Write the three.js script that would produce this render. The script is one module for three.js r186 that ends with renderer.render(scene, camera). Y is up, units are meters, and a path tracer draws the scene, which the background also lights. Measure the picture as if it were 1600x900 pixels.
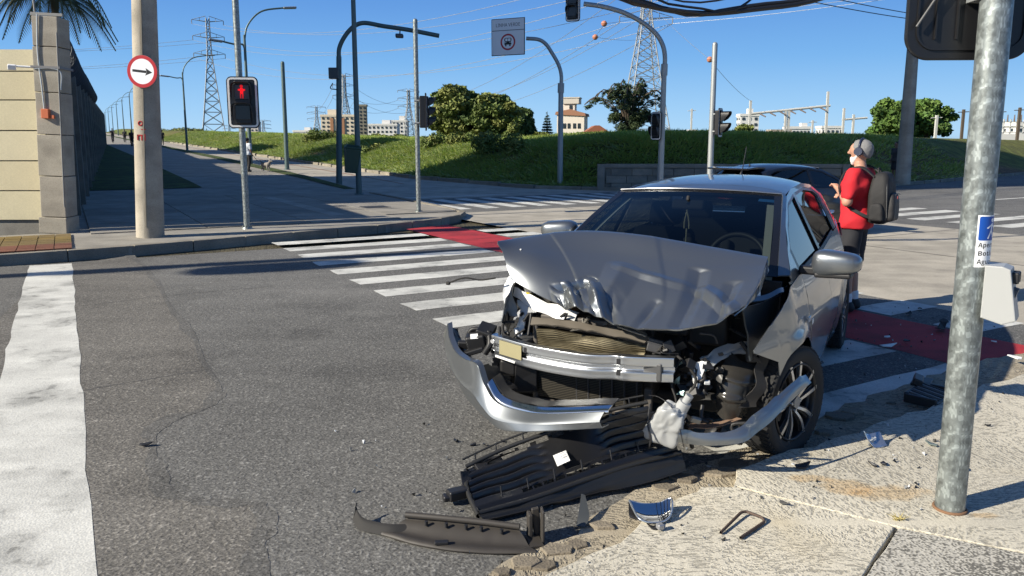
import * as THREE from 'three';
import { mergeGeometries } from 'three/addons/utils/BufferGeometryUtils.js';
import { RoundedBoxGeometry } from 'three/addons/geometries/RoundedBoxGeometry.js';

// ---------------------------------------------------------------- camera, sky, sun, exposure
const scene = new THREE.Scene();
const EYE = 1.72, FPX = 1200, PPY = 412, PITCH = Math.atan((PPY - 226) / FPX);   // optical centre sits a little above the middle of the picture
const camera = new THREE.PerspectiveCamera(2 * Math.atan(450 / FPX) * 180 / Math.PI, 16 / 9, 0.05, 6000);
camera.position.set(0, EYE, 0);
camera.rotation.set(-PITCH, 0, 0);
camera.setViewOffset(1600, 900, 0, 450 - PPY, 1600, 900);
const SUN_AZ = 15.5 * Math.PI / 180, SUN_EL = 30 * Math.PI / 180;
const sunDir = new THREE.Vector3(-Math.cos(SUN_AZ) * Math.cos(SUN_EL), Math.sin(SUN_EL), Math.sin(SUN_AZ) * Math.cos(SUN_EL));
const sun = new THREE.DirectionalLight(new THREE.Color(1, 0.92, 0.78), 4.8);
sun.position.copy(sunDir).multiplyScalar(120);
sun.target.position.set(0, 0, -15);
sun.castShadow = true;
Object.assign(sun.shadow.camera, { left: -70, right: 70, top: 70, bottom: -70, near: 1, far: 300 });
sun.shadow.mapSize.set(4096, 4096);
sun.shadow.radius = 1;
scene.add(sun, sun.target);
{
  const W = 512, H = 256, d = new Float32Array(W * H * 4);
  const stops = [[-90, .10, .10, .10], [-2, .16, .18, .2], [0, .30, .45, .58], [2.5, .22, .39, .58], [6, .125, .29, .535], [10, .078, .205, .47], [20, .042, .12, .31], [45, .024, .066, .18], [90, .016, .044, .125]];
  const up = new THREE.Vector3();
  for (let j = 0; j < H; j++) for (let i = 0; i < W; i++) {
    const el = ((j + .5) / H - .5) * Math.PI, az = ((i + .5) / W - .5) * 2 * Math.PI, e = el * 180 / Math.PI;
    let k = 0; while (k < stops.length - 2 && e > stops[k + 1][0]) k++;
    const A = stops[k], B = stops[k + 1], t = Math.min(1, Math.max(0, (e - A[0]) / (B[0] - A[0])));
    up.set(Math.cos(el) * Math.cos(az), Math.sin(el), Math.cos(el) * Math.sin(az));
    const g = Math.max(0, up.dot(sunDir)), mie = e > -2 ? .30 * Math.pow(g, 24) + .07 * Math.pow(g, 4) : 0;
    const o = (j * W + i) * 4;
    for (let c = 0; c < 3; c++) d[o + c] = A[c + 1] + (B[c + 1] - A[c + 1]) * t + mie * [1, .95, .85][c];
    d[o + 3] = 1;
  }
  const sky = new THREE.DataTexture(d, W, H, THREE.RGBAFormat, THREE.FloatType);
  sky.mapping = THREE.EquirectangularReflectionMapping;
  sky.magFilter = sky.minFilter = THREE.LinearFilter; sky.wrapS = THREE.RepeatWrapping; sky.needsUpdate = true;
  scene.background = sky; scene.environment = sky;
}
const renderer = new THREE.WebGLRenderer({ antialias: true });
renderer.setSize(1024, 576);
renderer.toneMapping = THREE.LinearToneMapping;
renderer.toneMappingExposure = 1.62;
renderer.shadowMap.enabled = true;

// ---------------------------------------------------------------- helpers
let seed = 20240611;
const rnd = () => { seed = (seed + 0x6D2B79F5) | 0; let t = Math.imul(seed ^ (seed >>> 15), 1 | seed); t = (t + Math.imul(t ^ (t >>> 7), 61 | t)) ^ t; return ((t ^ (t >>> 14)) >>> 0) / 4294967296; };
const rr = (a, b) => a + (b - a) * rnd();
const clamp = (x, a = 0, b = 1) => Math.min(b, Math.max(a, x));
const mix = (a, b, t) => a + (b - a) * t;
const smooth = (a, b, x) => { const t = clamp((x - a) / (b - a)); return t * t * (3 - 2 * t); };
const V = (x, y, z) => new THREE.Vector3(x, y, z);
const R = d => d * Math.PI / 180;
const rgb = (r, g, b) => new THREE.Color().setRGB(r, g, b);
const hash2 = (x, y, s = 0) => { let h = Math.imul(x | 0, 374761393) + Math.imul(y | 0, 668265263) + Math.imul(s | 0, 1274126177); h = Math.imul(h ^ (h >>> 13), 1274126177); return ((h ^ (h >>> 16)) >>> 0) / 4294967296; };
function vn(x, y, per, s) {           // value noise, tiles every `per` cells
  const xi = Math.floor(x), yi = Math.floor(y), fx = x - xi, fy = y - yi, u = fx * fx * (3 - 2 * fx), v = fy * fy * (3 - 2 * fy);
  const m = n => per ? ((n % per) + per) % per : n;
  const a = hash2(m(xi), m(yi), s), b = hash2(m(xi + 1), m(yi), s), c = hash2(m(xi), m(yi + 1), s), d = hash2(m(xi + 1), m(yi + 1), s);
  return a + (b - a) * u + (c - a) * v + (a - b - c + d) * u * v;
}
const ln = (x, y, s) => { const i = Math.floor(x), j = Math.floor(y), a = x - i, b = y - j, h = (p, q) => hash2(p, q, s); return a > b ? h(i, j) + (h(i + 1, j) - h(i, j)) * a + (h(i + 1, j + 1) - h(i + 1, j)) * b : h(i, j) + (h(i, j + 1) - h(i, j)) * b + (h(i + 1, j + 1) - h(i, j + 1)) * a; };   // faceted noise
const fbm = (x, y, per, oct, s) => { let r = 0, a = .5, f = 1; for (let k = 0; k < oct; k++) { r += a * vn(x * f, y * f, per ? per * f : 0, s + k * 7); a *= .5; f *= 2; } return r / (1 - Math.pow(.5, oct)); };
// textures: fn(u, v, i, j) -> [r, g, b (0..1, srgb-ish display), height]
function tex(n, fn, metres, bump = true) {
  const c = new Uint8Array(n * n * 4), h = bump ? new Uint8Array(n * n * 4) : null;
  for (let j = 0; j < n; j++) for (let i = 0; i < n; i++) {
    const r = fn(i / n, j / n, i, j), o = (j * n + i) * 4;
    c[o] = clamp(r[0]) * 255; c[o + 1] = clamp(r[1]) * 255; c[o + 2] = clamp(r[2]) * 255; c[o + 3] = 255;
    if (h) { h[o] = h[o + 1] = h[o + 2] = clamp(r[3]) * 255; h[o + 3] = 255; }
  }
  const mk = (d, srgb) => { const t = new THREE.DataTexture(d, n, n); t.wrapS = t.wrapT = THREE.RepeatWrapping; t.magFilter = THREE.LinearFilter; t.minFilter = THREE.LinearMipmapLinearFilter; t.generateMipmaps = true; if (srgb) t.colorSpace = THREE.SRGBColorSpace; t.repeat.set(1 / metres, 1 / metres); t.needsUpdate = true; return t; };
  return { map: mk(c, true), bumpMap: h ? mk(h, false) : null };
}
// slow-varying field, computed coarse and interpolated; tiles
function field2(n, fn) { const d = new Float32Array(n * n); for (let j = 0; j < n; j++) for (let i = 0; i < n; i++) d[j * n + i] = fn(i / n, j / n); return (u, v) => { const x = u * n, y = v * n, i = Math.floor(x), j = Math.floor(y), a = x - i, b = y - j, i0 = i % n, i1 = (i + 1) % n, j0 = (j % n) * n, j1 = ((j + 1) % n) * n; return mix(mix(d[j0 + i0], d[j0 + i1], a), mix(d[j1 + i0], d[j1 + i1], a), b); }; }
const canvasTex = (w, h, draw) => { const cv = document.createElement('canvas'); cv.width = w; cv.height = h; draw(cv.getContext('2d'), w, h); const t = new THREE.CanvasTexture(cv); t.colorSpace = THREE.SRGBColorSpace; return t; };
const std = (r, g, b, rough = .8, metal = 0, extra = {}) => new THREE.MeshStandardMaterial({ color: rgb(r, g, b), roughness: rough, metalness: metal, side: THREE.DoubleSide, ...extra });
const texMat = (T, tint = [1, 1, 1], rough = .9, bump = .004, extra = {}) => new THREE.MeshStandardMaterial({ color: rgb(...tint), map: T.map, bumpMap: T.bumpMap, bumpScale: bump, roughness: rough, side: THREE.DoubleSide, ...extra });

const names = {};
const numbered = n => { const k = names[n] = (names[n] ?? -1) + 1; return k ? `${n}_${String(k).padStart(3, '0')}` : n; };
function tag(o, label, category, group, kind) { if (label) o.userData.label = label; if (category) o.userData.category = category; if (group) o.userData.group = group; if (kind) o.userData.kind = kind; return o; }
function thing(name, label, category, pos = [0, 0, 0], turn = 0, group) { const o = new THREE.Group(); o.name = numbered(name); o.position.set(...pos); o.rotation.y = turn; scene.add(o); return tag(o, label, category, group); }
function part(name, geo, m, parent, label) {
  if (Array.isArray(geo)) geo = merge(geo);
  const o = new THREE.Mesh(geo, m); o.name = name; parent.add(o); if (label) o.userData.label = label; return o;
}
function single(name, geo, m, label, category, group) { const o = part(numbered(name), geo, m, scene); return tag(o, label, category, group); }
function struct(name, geo, m) { const o = part(numbered(name), geo, m, scene); o.userData.kind = 'structure'; return o; }
const dupe = (root, pos, turn, label) => { const c = root.clone(); c.name = numbered(root.name.replace(/_\d{3}$/, '')); c.position.set(...pos); if (turn !== undefined) c.rotation.y = turn; c.userData = { ...root.userData }; if (label) c.userData.label = label; scene.add(c); return c; };
function merge(list) {
  const g = list.map(x => { let q = x.index ? x.toNonIndexed() : x; for (const k of Object.keys(q.attributes)) if (!['position', 'normal', 'uv'].includes(k)) { q = q.clone(); q.deleteAttribute(k); } if (!q.attributes.uv) q.setAttribute('uv', new THREE.Float32BufferAttribute(new Float32Array(q.attributes.position.count * 2), 2)); if (!q.attributes.normal) q.computeVertexNormals(); return q; });
  return g.length === 1 ? g[0] : mergeGeometries(g);
}
const xf = (g, x = 0, y = 0, z = 0, rx = 0, ry = 0, rz = 0) => g.applyMatrix4(new THREE.Matrix4().compose(V(x, y, z), new THREE.Quaternion().setFromEuler(new THREE.Euler(rx, ry, rz, 'YXZ')), V(1, 1, 1)));
const bx = (w, h, d, x, y, z, ry = 0, rx = 0, rz = 0) => xf(new THREE.BoxGeometry(w, h, d), x, y, z, rx, ry, rz);
const rbx = (w, h, d, r, x, y, z, ry = 0, rx = 0, rz = 0) => xf(new RoundedBoxGeometry(w, h, d, 3, r), x, y, z, rx, ry, rz);
function bar(a, b, r0, r1 = r0, n = 8) {      // round bar from a to b
  const A = a.isVector3 ? a : V(...a), B = b.isVector3 ? b : V(...b), L = A.distanceTo(B);
  const g = new THREE.CylinderGeometry(r1, r0, L, n);
  const q = new THREE.Quaternion().setFromUnitVectors(V(0, 1, 0), B.clone().sub(A).normalize());
  return g.applyMatrix4(new THREE.Matrix4().compose(A.clone().add(B).multiplyScalar(.5), q, V(1, 1, 1)));
}
const curve = pts => new THREE.CatmullRomCurve3(pts.map(p => p.isVector3 ? p : V(...p)), false, 'centripetal');
const tube = (pts, r, seg = 0, n = 6) => new THREE.TubeGeometry(curve(pts), seg || pts.length * 5, r, n);
// surface through rows of control points (each row the same count)
function skin(rows, nu = 24, nv = 24, bend, thick = 0) {
  const cr = (p0, p1, p2, p3, t) => .5 * (2 * p1 + (p2 - p0) * t + (2 * p0 - 5 * p1 + 4 * p2 - p3) * t * t + (3 * p1 - p0 - 3 * p2 + p3) * t * t * t);
  const ev = (arr, t) => { const n = arr.length - 1, x = clamp(t) * n, i = Math.min(n - 1, Math.floor(x)), f = x - i, g = k => arr[clamp(k, 0, n)]; const e0 = i > 0 ? g(i - 1) : g(0).map((v, c) => 2 * v - g(1)[c]), e3 = i < n - 1 ? g(i + 2) : g(n).map((v, c) => 2 * v - g(n - 1)[c]); return [0, 1, 2].map(c => cr(e0[c], g(i)[c], g(i + 1)[c], e3[c], f)); };
  const P = [];
  for (let j = 0; j <= nv; j++) { const v = j / nv; for (let i = 0; i <= nu; i++) { const u = i / nu; let p = ev(rows.map(r => ev(r, u)), v); if (bend) p = bend(p, u, v) || p; P.push(p); } }
  return gridGeo(P, nu, nv, thick);
}
function gridGeo(P, nu, nv, thick = 0, drop) {
  const pos = [], uv = [], idx = [];
  for (let j = 0; j <= nv; j++) for (let i = 0; i <= nu; i++) { const p = P[j * (nu + 1) + i]; pos.push(p[0], p[1], p[2]); uv.push(i / nu, j / nv); }
  for (let j = 0; j < nv; j++) for (let i = 0; i < nu; i++) { if (drop && drop(i, j)) continue; const a = j * (nu + 1) + i, b = a + 1, c = a + nu + 1, d = c + 1; idx.push(a, b, d, a, d, c); }
  const g = new THREE.BufferGeometry(); g.setAttribute('position', new THREE.Float32BufferAttribute(pos, 3)); g.setAttribute('uv', new THREE.Float32BufferAttribute(uv, 2)); g.setIndex(idx); g.computeVertexNormals();
  if (!thick) return g;
  const N = g.attributes.normal, n = (nu + 1) * (nv + 1), b = g.clone(), bp = b.attributes.position;
  for (let k = 0; k < n; k++) bp.setXYZ(k, pos[3 * k] - N.getX(k) * thick, pos[3 * k + 1] - N.getY(k) * thick, pos[3 * k + 2] - N.getZ(k) * thick);
  b.index.array.reverse(); b.computeVertexNormals();
  const rim = [], ring = []; for (let i = 0; i < nu; i++) ring.push(i); for (let j = 0; j < nv; j++) ring.push(j * (nu + 1) + nu); for (let i = nu; i > 0; i--) ring.push(nv * (nu + 1) + i); for (let j = nv; j > 0; j--) ring.push(j * (nu + 1));
  ring.forEach((k, q) => { const m = ring[(q + 1) % ring.length]; const f = i => [pos[3 * i], pos[3 * i + 1], pos[3 * i + 2]], h = i => [bp.getX(i), bp.getY(i), bp.getZ(i)]; rim.push(...f(k), ...h(k), ...f(m), ...f(m), ...h(k), ...h(m)); });
  const rg = new THREE.BufferGeometry(); rg.setAttribute('position', new THREE.Float32BufferAttribute(rim, 3)); rg.computeVertexNormals();
  return merge([g, b, rg]);
}
const ribbon = (A, B, n = 12, thick = 0) => skin([A, B], n, 1, null, thick);
// flat polygon (x, z) lying at height y, uv in metres, with optional thickness downwards
function slab(pts, y, thick = 0, bevel = 0) {
  const s = new THREE.Shape(pts.map(p => new THREE.Vector2(p[0], -p[1])));
  let g;
  if (thick) { g = new THREE.ExtrudeGeometry(s, { depth: thick - bevel, bevelEnabled: bevel > 0, bevelSize: bevel * .8, bevelOffset: -bevel * .8, bevelThickness: bevel, bevelSegments: 2 }); g.rotateX(-Math.PI / 2); g.translate(0, y - thick, 0); }
  else { g = new THREE.ShapeGeometry(s); g.rotateX(-Math.PI / 2); g.translate(0, y, 0); }
  metricUV(g); return g;
}
function metricUV(g) {
  const p = g.attributes.position, n = g.attributes.normal, u = new Float32Array(p.count * 2);
  for (let i = 0; i < p.count; i++) { const ax = Math.abs(n.getX(i)), ay = Math.abs(n.getY(i)), az = Math.abs(n.getZ(i)); if (ay >= ax && ay >= az) { u[2 * i] = p.getX(i); u[2 * i + 1] = p.getZ(i); } else if (ax > az) { u[2 * i] = p.getZ(i); u[2 * i + 1] = p.getY(i); } else { u[2 * i] = p.getX(i); u[2 * i + 1] = p.getY(i); } }
  g.setAttribute('uv', new THREE.BufferAttribute(u, 2)); return g;
}
const tubeUV = (g, r, len) => { const u = g.attributes.uv; for (let i = 0; i < u.count; i++) u.setXY(i, u.getX(i) * 2 * Math.PI * r, u.getY(i) * len); return g; };
// street grid: p runs along the cross street (right and away), q along the avenue (left and away)
const PQ = (p, q) => [.866 * p - .5 * q, -.5 * p - .866 * q];
const toPQ = (x, z) => [.866 * x - .5 * z, -.5 * x - .866 * z];
// survey: bearing through the lens and a distance -> place
const CT = Math.cos(PITCH), ST = Math.sin(PITCH);
const rayDir = (px, py) => { const X = (px - 800) / FPX, Y = (PPY - py) / FPX; return [X, Y * CT - ST, -CT - Y * ST]; };
const at = (px, py, z) => { const d = rayDir(px, py), t = z / d[2]; return [d[0] * t, EYE + d[1] * t, z]; };
const gp = (px, py, h = 0) => { const d = rayDir(px, py), t = (h - EYE) / d[1]; return [d[0] * t, h, d[2] * t]; };

// ---------------------------------------------------------------- surface textures (colour and grain only)
const speck = (i, j, n, s, sz) => vn(i / sz, j / sz, Math.round(n / sz), s);
const aF = field2(256, (u, v) => fbm(u * 5, v * 5, 5, 5, 21)), aT = field2(256, (u, v) => fbm(u * 3, v * 14, 3, 4, 23)), aS = field2(256, (u, v) => smooth(.60, .74, fbm(u * 9, v * 9, 9, 4, 27)));
const T_asphalt = tex(2048, (u, v, i, j) => {
  const st = speck(i, j, 2048, 3, 4), fi = speck(i, j, 2048, 9, 2), pix = hash2(i, j, 5);
  let c = .395 + .11 * (aF(u, v) - .5) + .07 * (aT(u, v) - .5) - .035 * aS(u, v) + .13 * (st - .5) + .15 * (fi - .5) + .13 * (pix - .5);
  if (st > .84) c += .12 * (st - .84) / .16 + .04; if (fi < .12) c -= .08; if (pix > .992) c += .16;
  return [c, c * .995, c * .972, .35 + .45 * st + .2 * (fi - .5)];
}, 5.6);
const T_concrete = tex(1024, (u, v, i, j) => {
  const a = fbm(u * 8, v * 8, 8, 5, 31), b = speck(i, j, 1024, 33, 2), st = fbm(u * 3, v * 24, 3, 3, 35), c = .66 + .22 * (a - .5) + .10 * (b - .5) + .06 * (st - .5) - (hash2(i >> 1, j >> 1, 36) > .985 ? .16 : 0);
  return [c, c * .97, c * .915, .5 + .4 * (b - .5) + .3 * (a - .5)];
}, 3);
const bW1 = field2(256, (u, v) => fbm(u * 5, v * 5, 5, 3, 41)), bW2 = field2(256, (u, v) => fbm(u * 5 + 2, v * 5 + 1, 5, 3, 47)), bD = field2(128, (u, v) => fbm(u * 4, v * 4, 4, 2, 51)), bS = field2(256, (u, v) => fbm(u * 4, v * 4, 4, 5, 59)), bR = field2(256, (u, v) => smooth(.60, .80, fbm(u * 3, v * 3, 3, 5, 79)));
const brushed = (u, v, i, j) => {
  const x = u + .12 * (bW1(u, v) - .5), y = v + .12 * (bW2(u, v) - .5);
  const s1 = vn(x * 130, y * 430, 0, 53) * .55 + .45 * vn(x * 420, y * 760, 0, 54), s2 = vn(x * 400, y * 190, 0, 55) * .55 + .45 * vn(x * 700, y * 480, 0, 56), s = mix(s1, s2, smooth(.42, .58, bD(u, v)));
  const edge = Math.min(u, 1 - u, v, 1 - v), sp = hash2(i >> 1, j >> 1, 57), ss = mix(.5, s, smooth(0, .02, edge)), groove = smooth(.56, .28, ss), stain = bS(u, v), rust = bR(u, v);
  const c = .855 - .20 * groove + .16 * (sp - .5) + .24 * (stain - .5);
  return [c - .01 * rust, c * .975 - .045 * rust, c * .905 - .11 * rust, .75 - .6 * groove + .15 * sp];
};
const T_brushed = tex(2048, brushed, 3.2);
// the same concrete with the rust and iron stains round the pole foot (patches with ragged, grainy outlines)
const stains = [[1.83, -3.50, .20, .10, 0], [1.66, -3.56, .17, .09, 0], [2.14, -3.27, .08, .035, 0], [1.50, -3.66, .10, .05, 0]];
const T_stained = tex(1024, (u, v, i, j) => {
  const r = brushed(u, v, i * 2, j * 2), n = fbm(u * 30, v * 30, 30, 4, 88), gr = hash2(i, j, 89);
  for (const [x, z, a, b, k] of stains) { let dx = Math.abs(u * 3.2 - ((x % 3.2) + 3.2) % 3.2), dz = Math.abs(v * 3.2 - ((z % 3.2) + 3.2) % 3.2); dx = Math.min(dx, 3.2 - dx); dz = Math.min(dz, 3.2 - dz); const m = smooth(1.15, .55, Math.hypot(dx / a, dz / b) + 1.1 * (n - .5)) * (gr > .25 ? 1 : .4); const t = k ? [.40, .30, .24] : [.78, .60, .36]; for (let c = 0; c < 3; c++) r[c] = mix(r[c], r[c] * t[c] * 1.25, m * (k ? .7 : .34)); }
  return r;
}, 3.2);
// old slab overgrown with dark lichen specks
const wF = field2(256, (u, v) => fbm(u * 6, v * 6, 6, 5, 95));
const T_lichen = tex(1024, (u, v, i, j) => { const b = speck(i, j, 1024, 96, 3), f = speck(i, j, 1024, 98, 2), l = smooth(.40, .62, .55 * b + .45 * wF(u, v)), h = hash2(i, j, 97), c = .80 - .34 * l + .16 * (f - .5) + .12 * (h - .5); return [c, c * .985, c * .94, .5 + .5 * (b - .5)]; }, 2.4);
const pA = field2(256, (u, v) => fbm(u * 7, v * 7, 7, 5, 61)), pS = field2(256, (u, v) => fbm(u * 4, v * 14, 4, 4, 63)), pW = field2(256, (u, v) => smooth(.52, .74, fbm(u * 6, v * 6, 6, 5, 67))), pC = field2(512, (u, v) => smooth(.62, .72, fbm(u * 40, v * 40, 40, 3, 69)));
const T_paint = tex(1024, (u, v, i, j) => {
  const b = speck(i, j, 1024, 65, 3), wr = pW(u, v), c = .90 - .13 * wr - .16 * (pS(u, v) - .5) - .15 * pC(u, v) * (.2 + .8 * wr) + .10 * (b - .5) + .12 * (pA(u, v) - .5) - (hash2(i, j, 68) > .985 ? .2 : 0);
  return [c, c * .995, c * .965, .5 + .35 * (b - .5) + .5 * (pA(u, v) - .5)];
}, 2.2);
const T_plaster = tex(512, (u, v, i, j) => { const a = fbm(u * 5, v * 5, 5, 5, 71), b = speck(i, j, 512, 73, 2), s = fbm(u * 14, v * 2, 14, 3, 77), c = .80 + .10 * (a - .5) + .05 * (b - .5) - .10 * smooth(.6, .85, s); return [c, c * .985, c * .93, .5 + .5 * (b - .5)]; }, 3);
const T_galv = tex(512, (u, v, i, j) => { const a = fbm(u * 18, v * 18, 18, 3, 81), b = fbm(u * 24, v * 14, 0, 2, 83), c = .60 + .22 * (a - .5) + .14 * smooth(.62, .74, b) - .08 * smooth(.36, .28, b); return [c * .97, c * 1.0, c * .99, .5 + .3 * (a - .5)]; }, .38);
const T_grass = tex(512, (u, v, i, j) => { const a = fbm(u * 10, v * 10, 10, 4, 91), b = speck(i, j, 512, 93, 2); const c = .75 + .5 * (a - .5) + .3 * (b - .5); return [c, c, c * .9, b]; }, 4);

const M = {
  asphalt: texMat(T_asphalt, [1, .99, .965], .92, .005), asphaltOld: texMat(T_asphalt, [1.04, .99, .92], .93, .005),
  concreteRoad: texMat(T_concrete, [.94, .92, .86], .9, .003), walk: texMat(T_concrete, [.70, .70, .68], .9, .003), slab: texMat(T_brushed, [.82, .81, .78], .92, .003), slabLichen: texMat(T_lichen, [.82, .81, .78], .93, .003), slabPole: texMat(T_stained, [.82, .81, .78], .92, .003), kerb: texMat(T_concrete, [.62, .60, .55], .95, .006), dirt: texMat(T_concrete, [.40, .34, .26], 1, .01),
  paint: texMat(T_paint, [.76, .765, .755], .75, .003), red: texMat(T_paint, [.50, .030, .040], .8, .003), pole: texMat(T_galv, [.80, .83, .83], .42, .0006, { metalness: .55 }), poleFar: std(.36, .38, .38, .5, .5), poleGreen: std(.10, .15, .15, .5, .3),
  roundConcrete: texMat(T_concrete, [.86, .83, .76], .95, .004), wallCream: texMat(T_plaster, [.92, .86, .66], .92, .002), wallGrey: texMat(T_concrete, [.55, .56, .56], .95, .004), block: texMat(T_concrete, [.46, .46, .44], .95, .005),
  black: std(.018, .018, .02, .45), blackRough: std(.022, .021, .02, .8), white: std(.8, .8, .78, .5), steel: std(.55, .55, .55, .35, 1), tarSeam: std(.085, .083, .08, .9),
};

// ---------------------------------------------------------------- terrain
const EDGE = [[13.0, 420], [13.3, 120], [13.5, 60], [13.8, 33], [16.0, 25.8], [18.3, 22.8], [25, 20.3], [31, 20.2], [52, 25], [320, 90]];
function bermDist(p, q) {
  let d = 1e9, ins = false; const P = [...EDGE, [420, 420]];
  for (let i = 0, j = P.length - 1; i < P.length; j = i++) {
    const [ax, ay] = P[j], [cx, cy] = P[i];
    if ((cy > q) !== (ay > q) && p < (ax - cx) * (q - cy) / (ay - cy) + cx) ins = !ins;
    if (i > 0 && i < EDGE.length) { const dx = cx - ax, dy = cy - ay, t = clamp(((p - ax) * dx + (q - ay) * dy) / (dx * dx + dy * dy)); d = Math.min(d, Math.hypot(p - ax - dx * t, q - ay - dy * t)); }
  }
  return ins ? d : -d;
}
const rise = (p, q) => .0205 * Math.max(0, q - 24) * smooth(0, 8, q - 24) * (1 - smooth(20, 70, p));
function terr(p, q) {
  let h = rise(p, Math.min(q, 330)); const d = bermDist(p, q);
  if (d > 0) { const top = mix(1.32, 2.0, smooth(15, 26, p + (30 - q) * .5)); h += (top + .22 * (fbm(p * .25, q * .25, 0, 3, 5) - .5)) * smooth(.5, 6.5, d) + .10 * smooth(0, .6, d); }
  return h;
}
const terrXZ = (x, z) => terr(...toPQ(x, z));
{
  const axis = segs => { const r = []; for (const [a, b, s] of segs) for (let x = a; x < b - 1e-6; x += s) r.push(x); r.push(segs[segs.length - 1][1]); return r; };
  const ps = axis([[-3000, -600, 400], [-600, -60, 60], [-60, 10, 5], [10, 46, .75], [46, 130, 4], [130, 600, 40], [600, 3000, 400]]);
  const qs = axis([[-3000, -600, 400], [-600, -60, 60], [-60, 18, 6], [18, 50, .75], [50, 140, 2.5], [140, 420, 20], [420, 900, 60], [900, 3000, 350]]);
  const P = [], col = [];
  for (const q of qs) for (const p of ps) {
    const [x, z] = PQ(p, q), d = bermDist(p, q); P.push([x, terr(p, q) - (d > 0 ? 0 : .05), z]);
    const n = fbm(p * .3, q * .3, 0, 4, 3), m = fbm(p * 1.3, q * 1.3, 0, 3, 13), soil = smooth(.60, .72, fbm(p * .16, q * .16, 0, 3, 17));
    const c = d > .6 ? [mix(.17, .28, n) + soil * .08, mix(.23, .30, m) - soil * .06, mix(.04, .06, n) + soil * .06] : [.14, .12, .085]; col.push(...c);
  }
  const g = gridGeo(P, ps.length - 1, qs.length - 1); const u = g.attributes.uv; P.forEach((p, k) => u.setXY(k, p[0], p[2])); g.setAttribute('color', new THREE.Float32BufferAttribute(col, 3));
  struct('ground', g, new THREE.MeshStandardMaterial({ vertexColors: true, map: T_grass.map, bumpMap: T_grass.bumpMap, bumpScale: .04, roughness: 1 }));
}
// a sheet between two p-limits along q, following the terrain
function strip(pl, pr, q0, q1, dq, dy, np = 3) {
  const f = a => typeof a === 'function' ? a : () => a, L = f(pl), Rt = f(pr), n = Math.max(1, Math.round((q1 - q0) / dq)), P = [];
  for (let j = 0; j <= n; j++) { const q = mix(q0, q1, j / n); for (let i = 0; i <= np; i++) { const p = mix(L(q), Rt(q), i / np), [x, z] = PQ(p, q); P.push([x, rise(p, Math.min(q, 330)) + dy, z]); } }
  const g = gridGeo(P, np, n); const u = g.attributes.uv; P.forEach((p, k) => u.setXY(k, p[0], p[2])); return g;
}
const poly = (pts, y, th, bv) => slab(pts.map(a => PQ(...a)), y, th, bv);
const lin = (tab) => q => { let k = 0; while (k < tab.length - 2 && q > tab[k + 1][0]) k++; const [a, b] = [tab[k], tab[k + 1]]; return mix(a[1], b[1], clamp((q - a[0]) / (b[0] - a[0]))); };
const walkEdge = lin([[15.6, 7.6], [16.8, 8.4], [19, 8.6], [27, 9.2], [40, 9.7], [60, 10.0], [420, 10.0]]);
const farEdge = lin([[20, 20], [25.8, 16.0], [33, 13.8], [60, 13.5], [420, 13.0]]);
// roads
struct('road', [poly([[-90, -40], [90, -40], [330, 92], [52, 25.2], [31, 20.6], [25, 20.7], [18.3, 23.2], [16, 26], [14.2, 32], [8.3, 32], [8.0, 13], [-90, 13]], 0)], M.asphalt);
struct('concrete_road', [strip(7.9, 15.8, -30, 17.6, 6, .0012), strip(walkEdge, farEdge, 22.6, 420, 4, .0015)], M.concreteRoad);
{ // seams of the concrete lanes
  const g = []; for (const q of [-2, 3.5, 9, 14.2, 27, 32, 38, 44, 50]) g.push(strip(8.0, q > 20 ? 13.7 : 15.7, q, q + .035, 1, .003, 1)); g.push(strip(11.8, 11.84, -20, 17.6, 8, .0034, 1));
  struct('road_joint', g, M.tarSeam);
}
struct('road_line', [strip(12.05, 12.17, 30, 330, 5, .008, 1)], texMat(T_paint, [.36, .17, .10], .9, .002));
struct('road_line', [poly([[8.8, 23.3], [13.3, 23.3], [13.3, 23.55], [8.8, 23.55]], .005)], M.paint);
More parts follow.
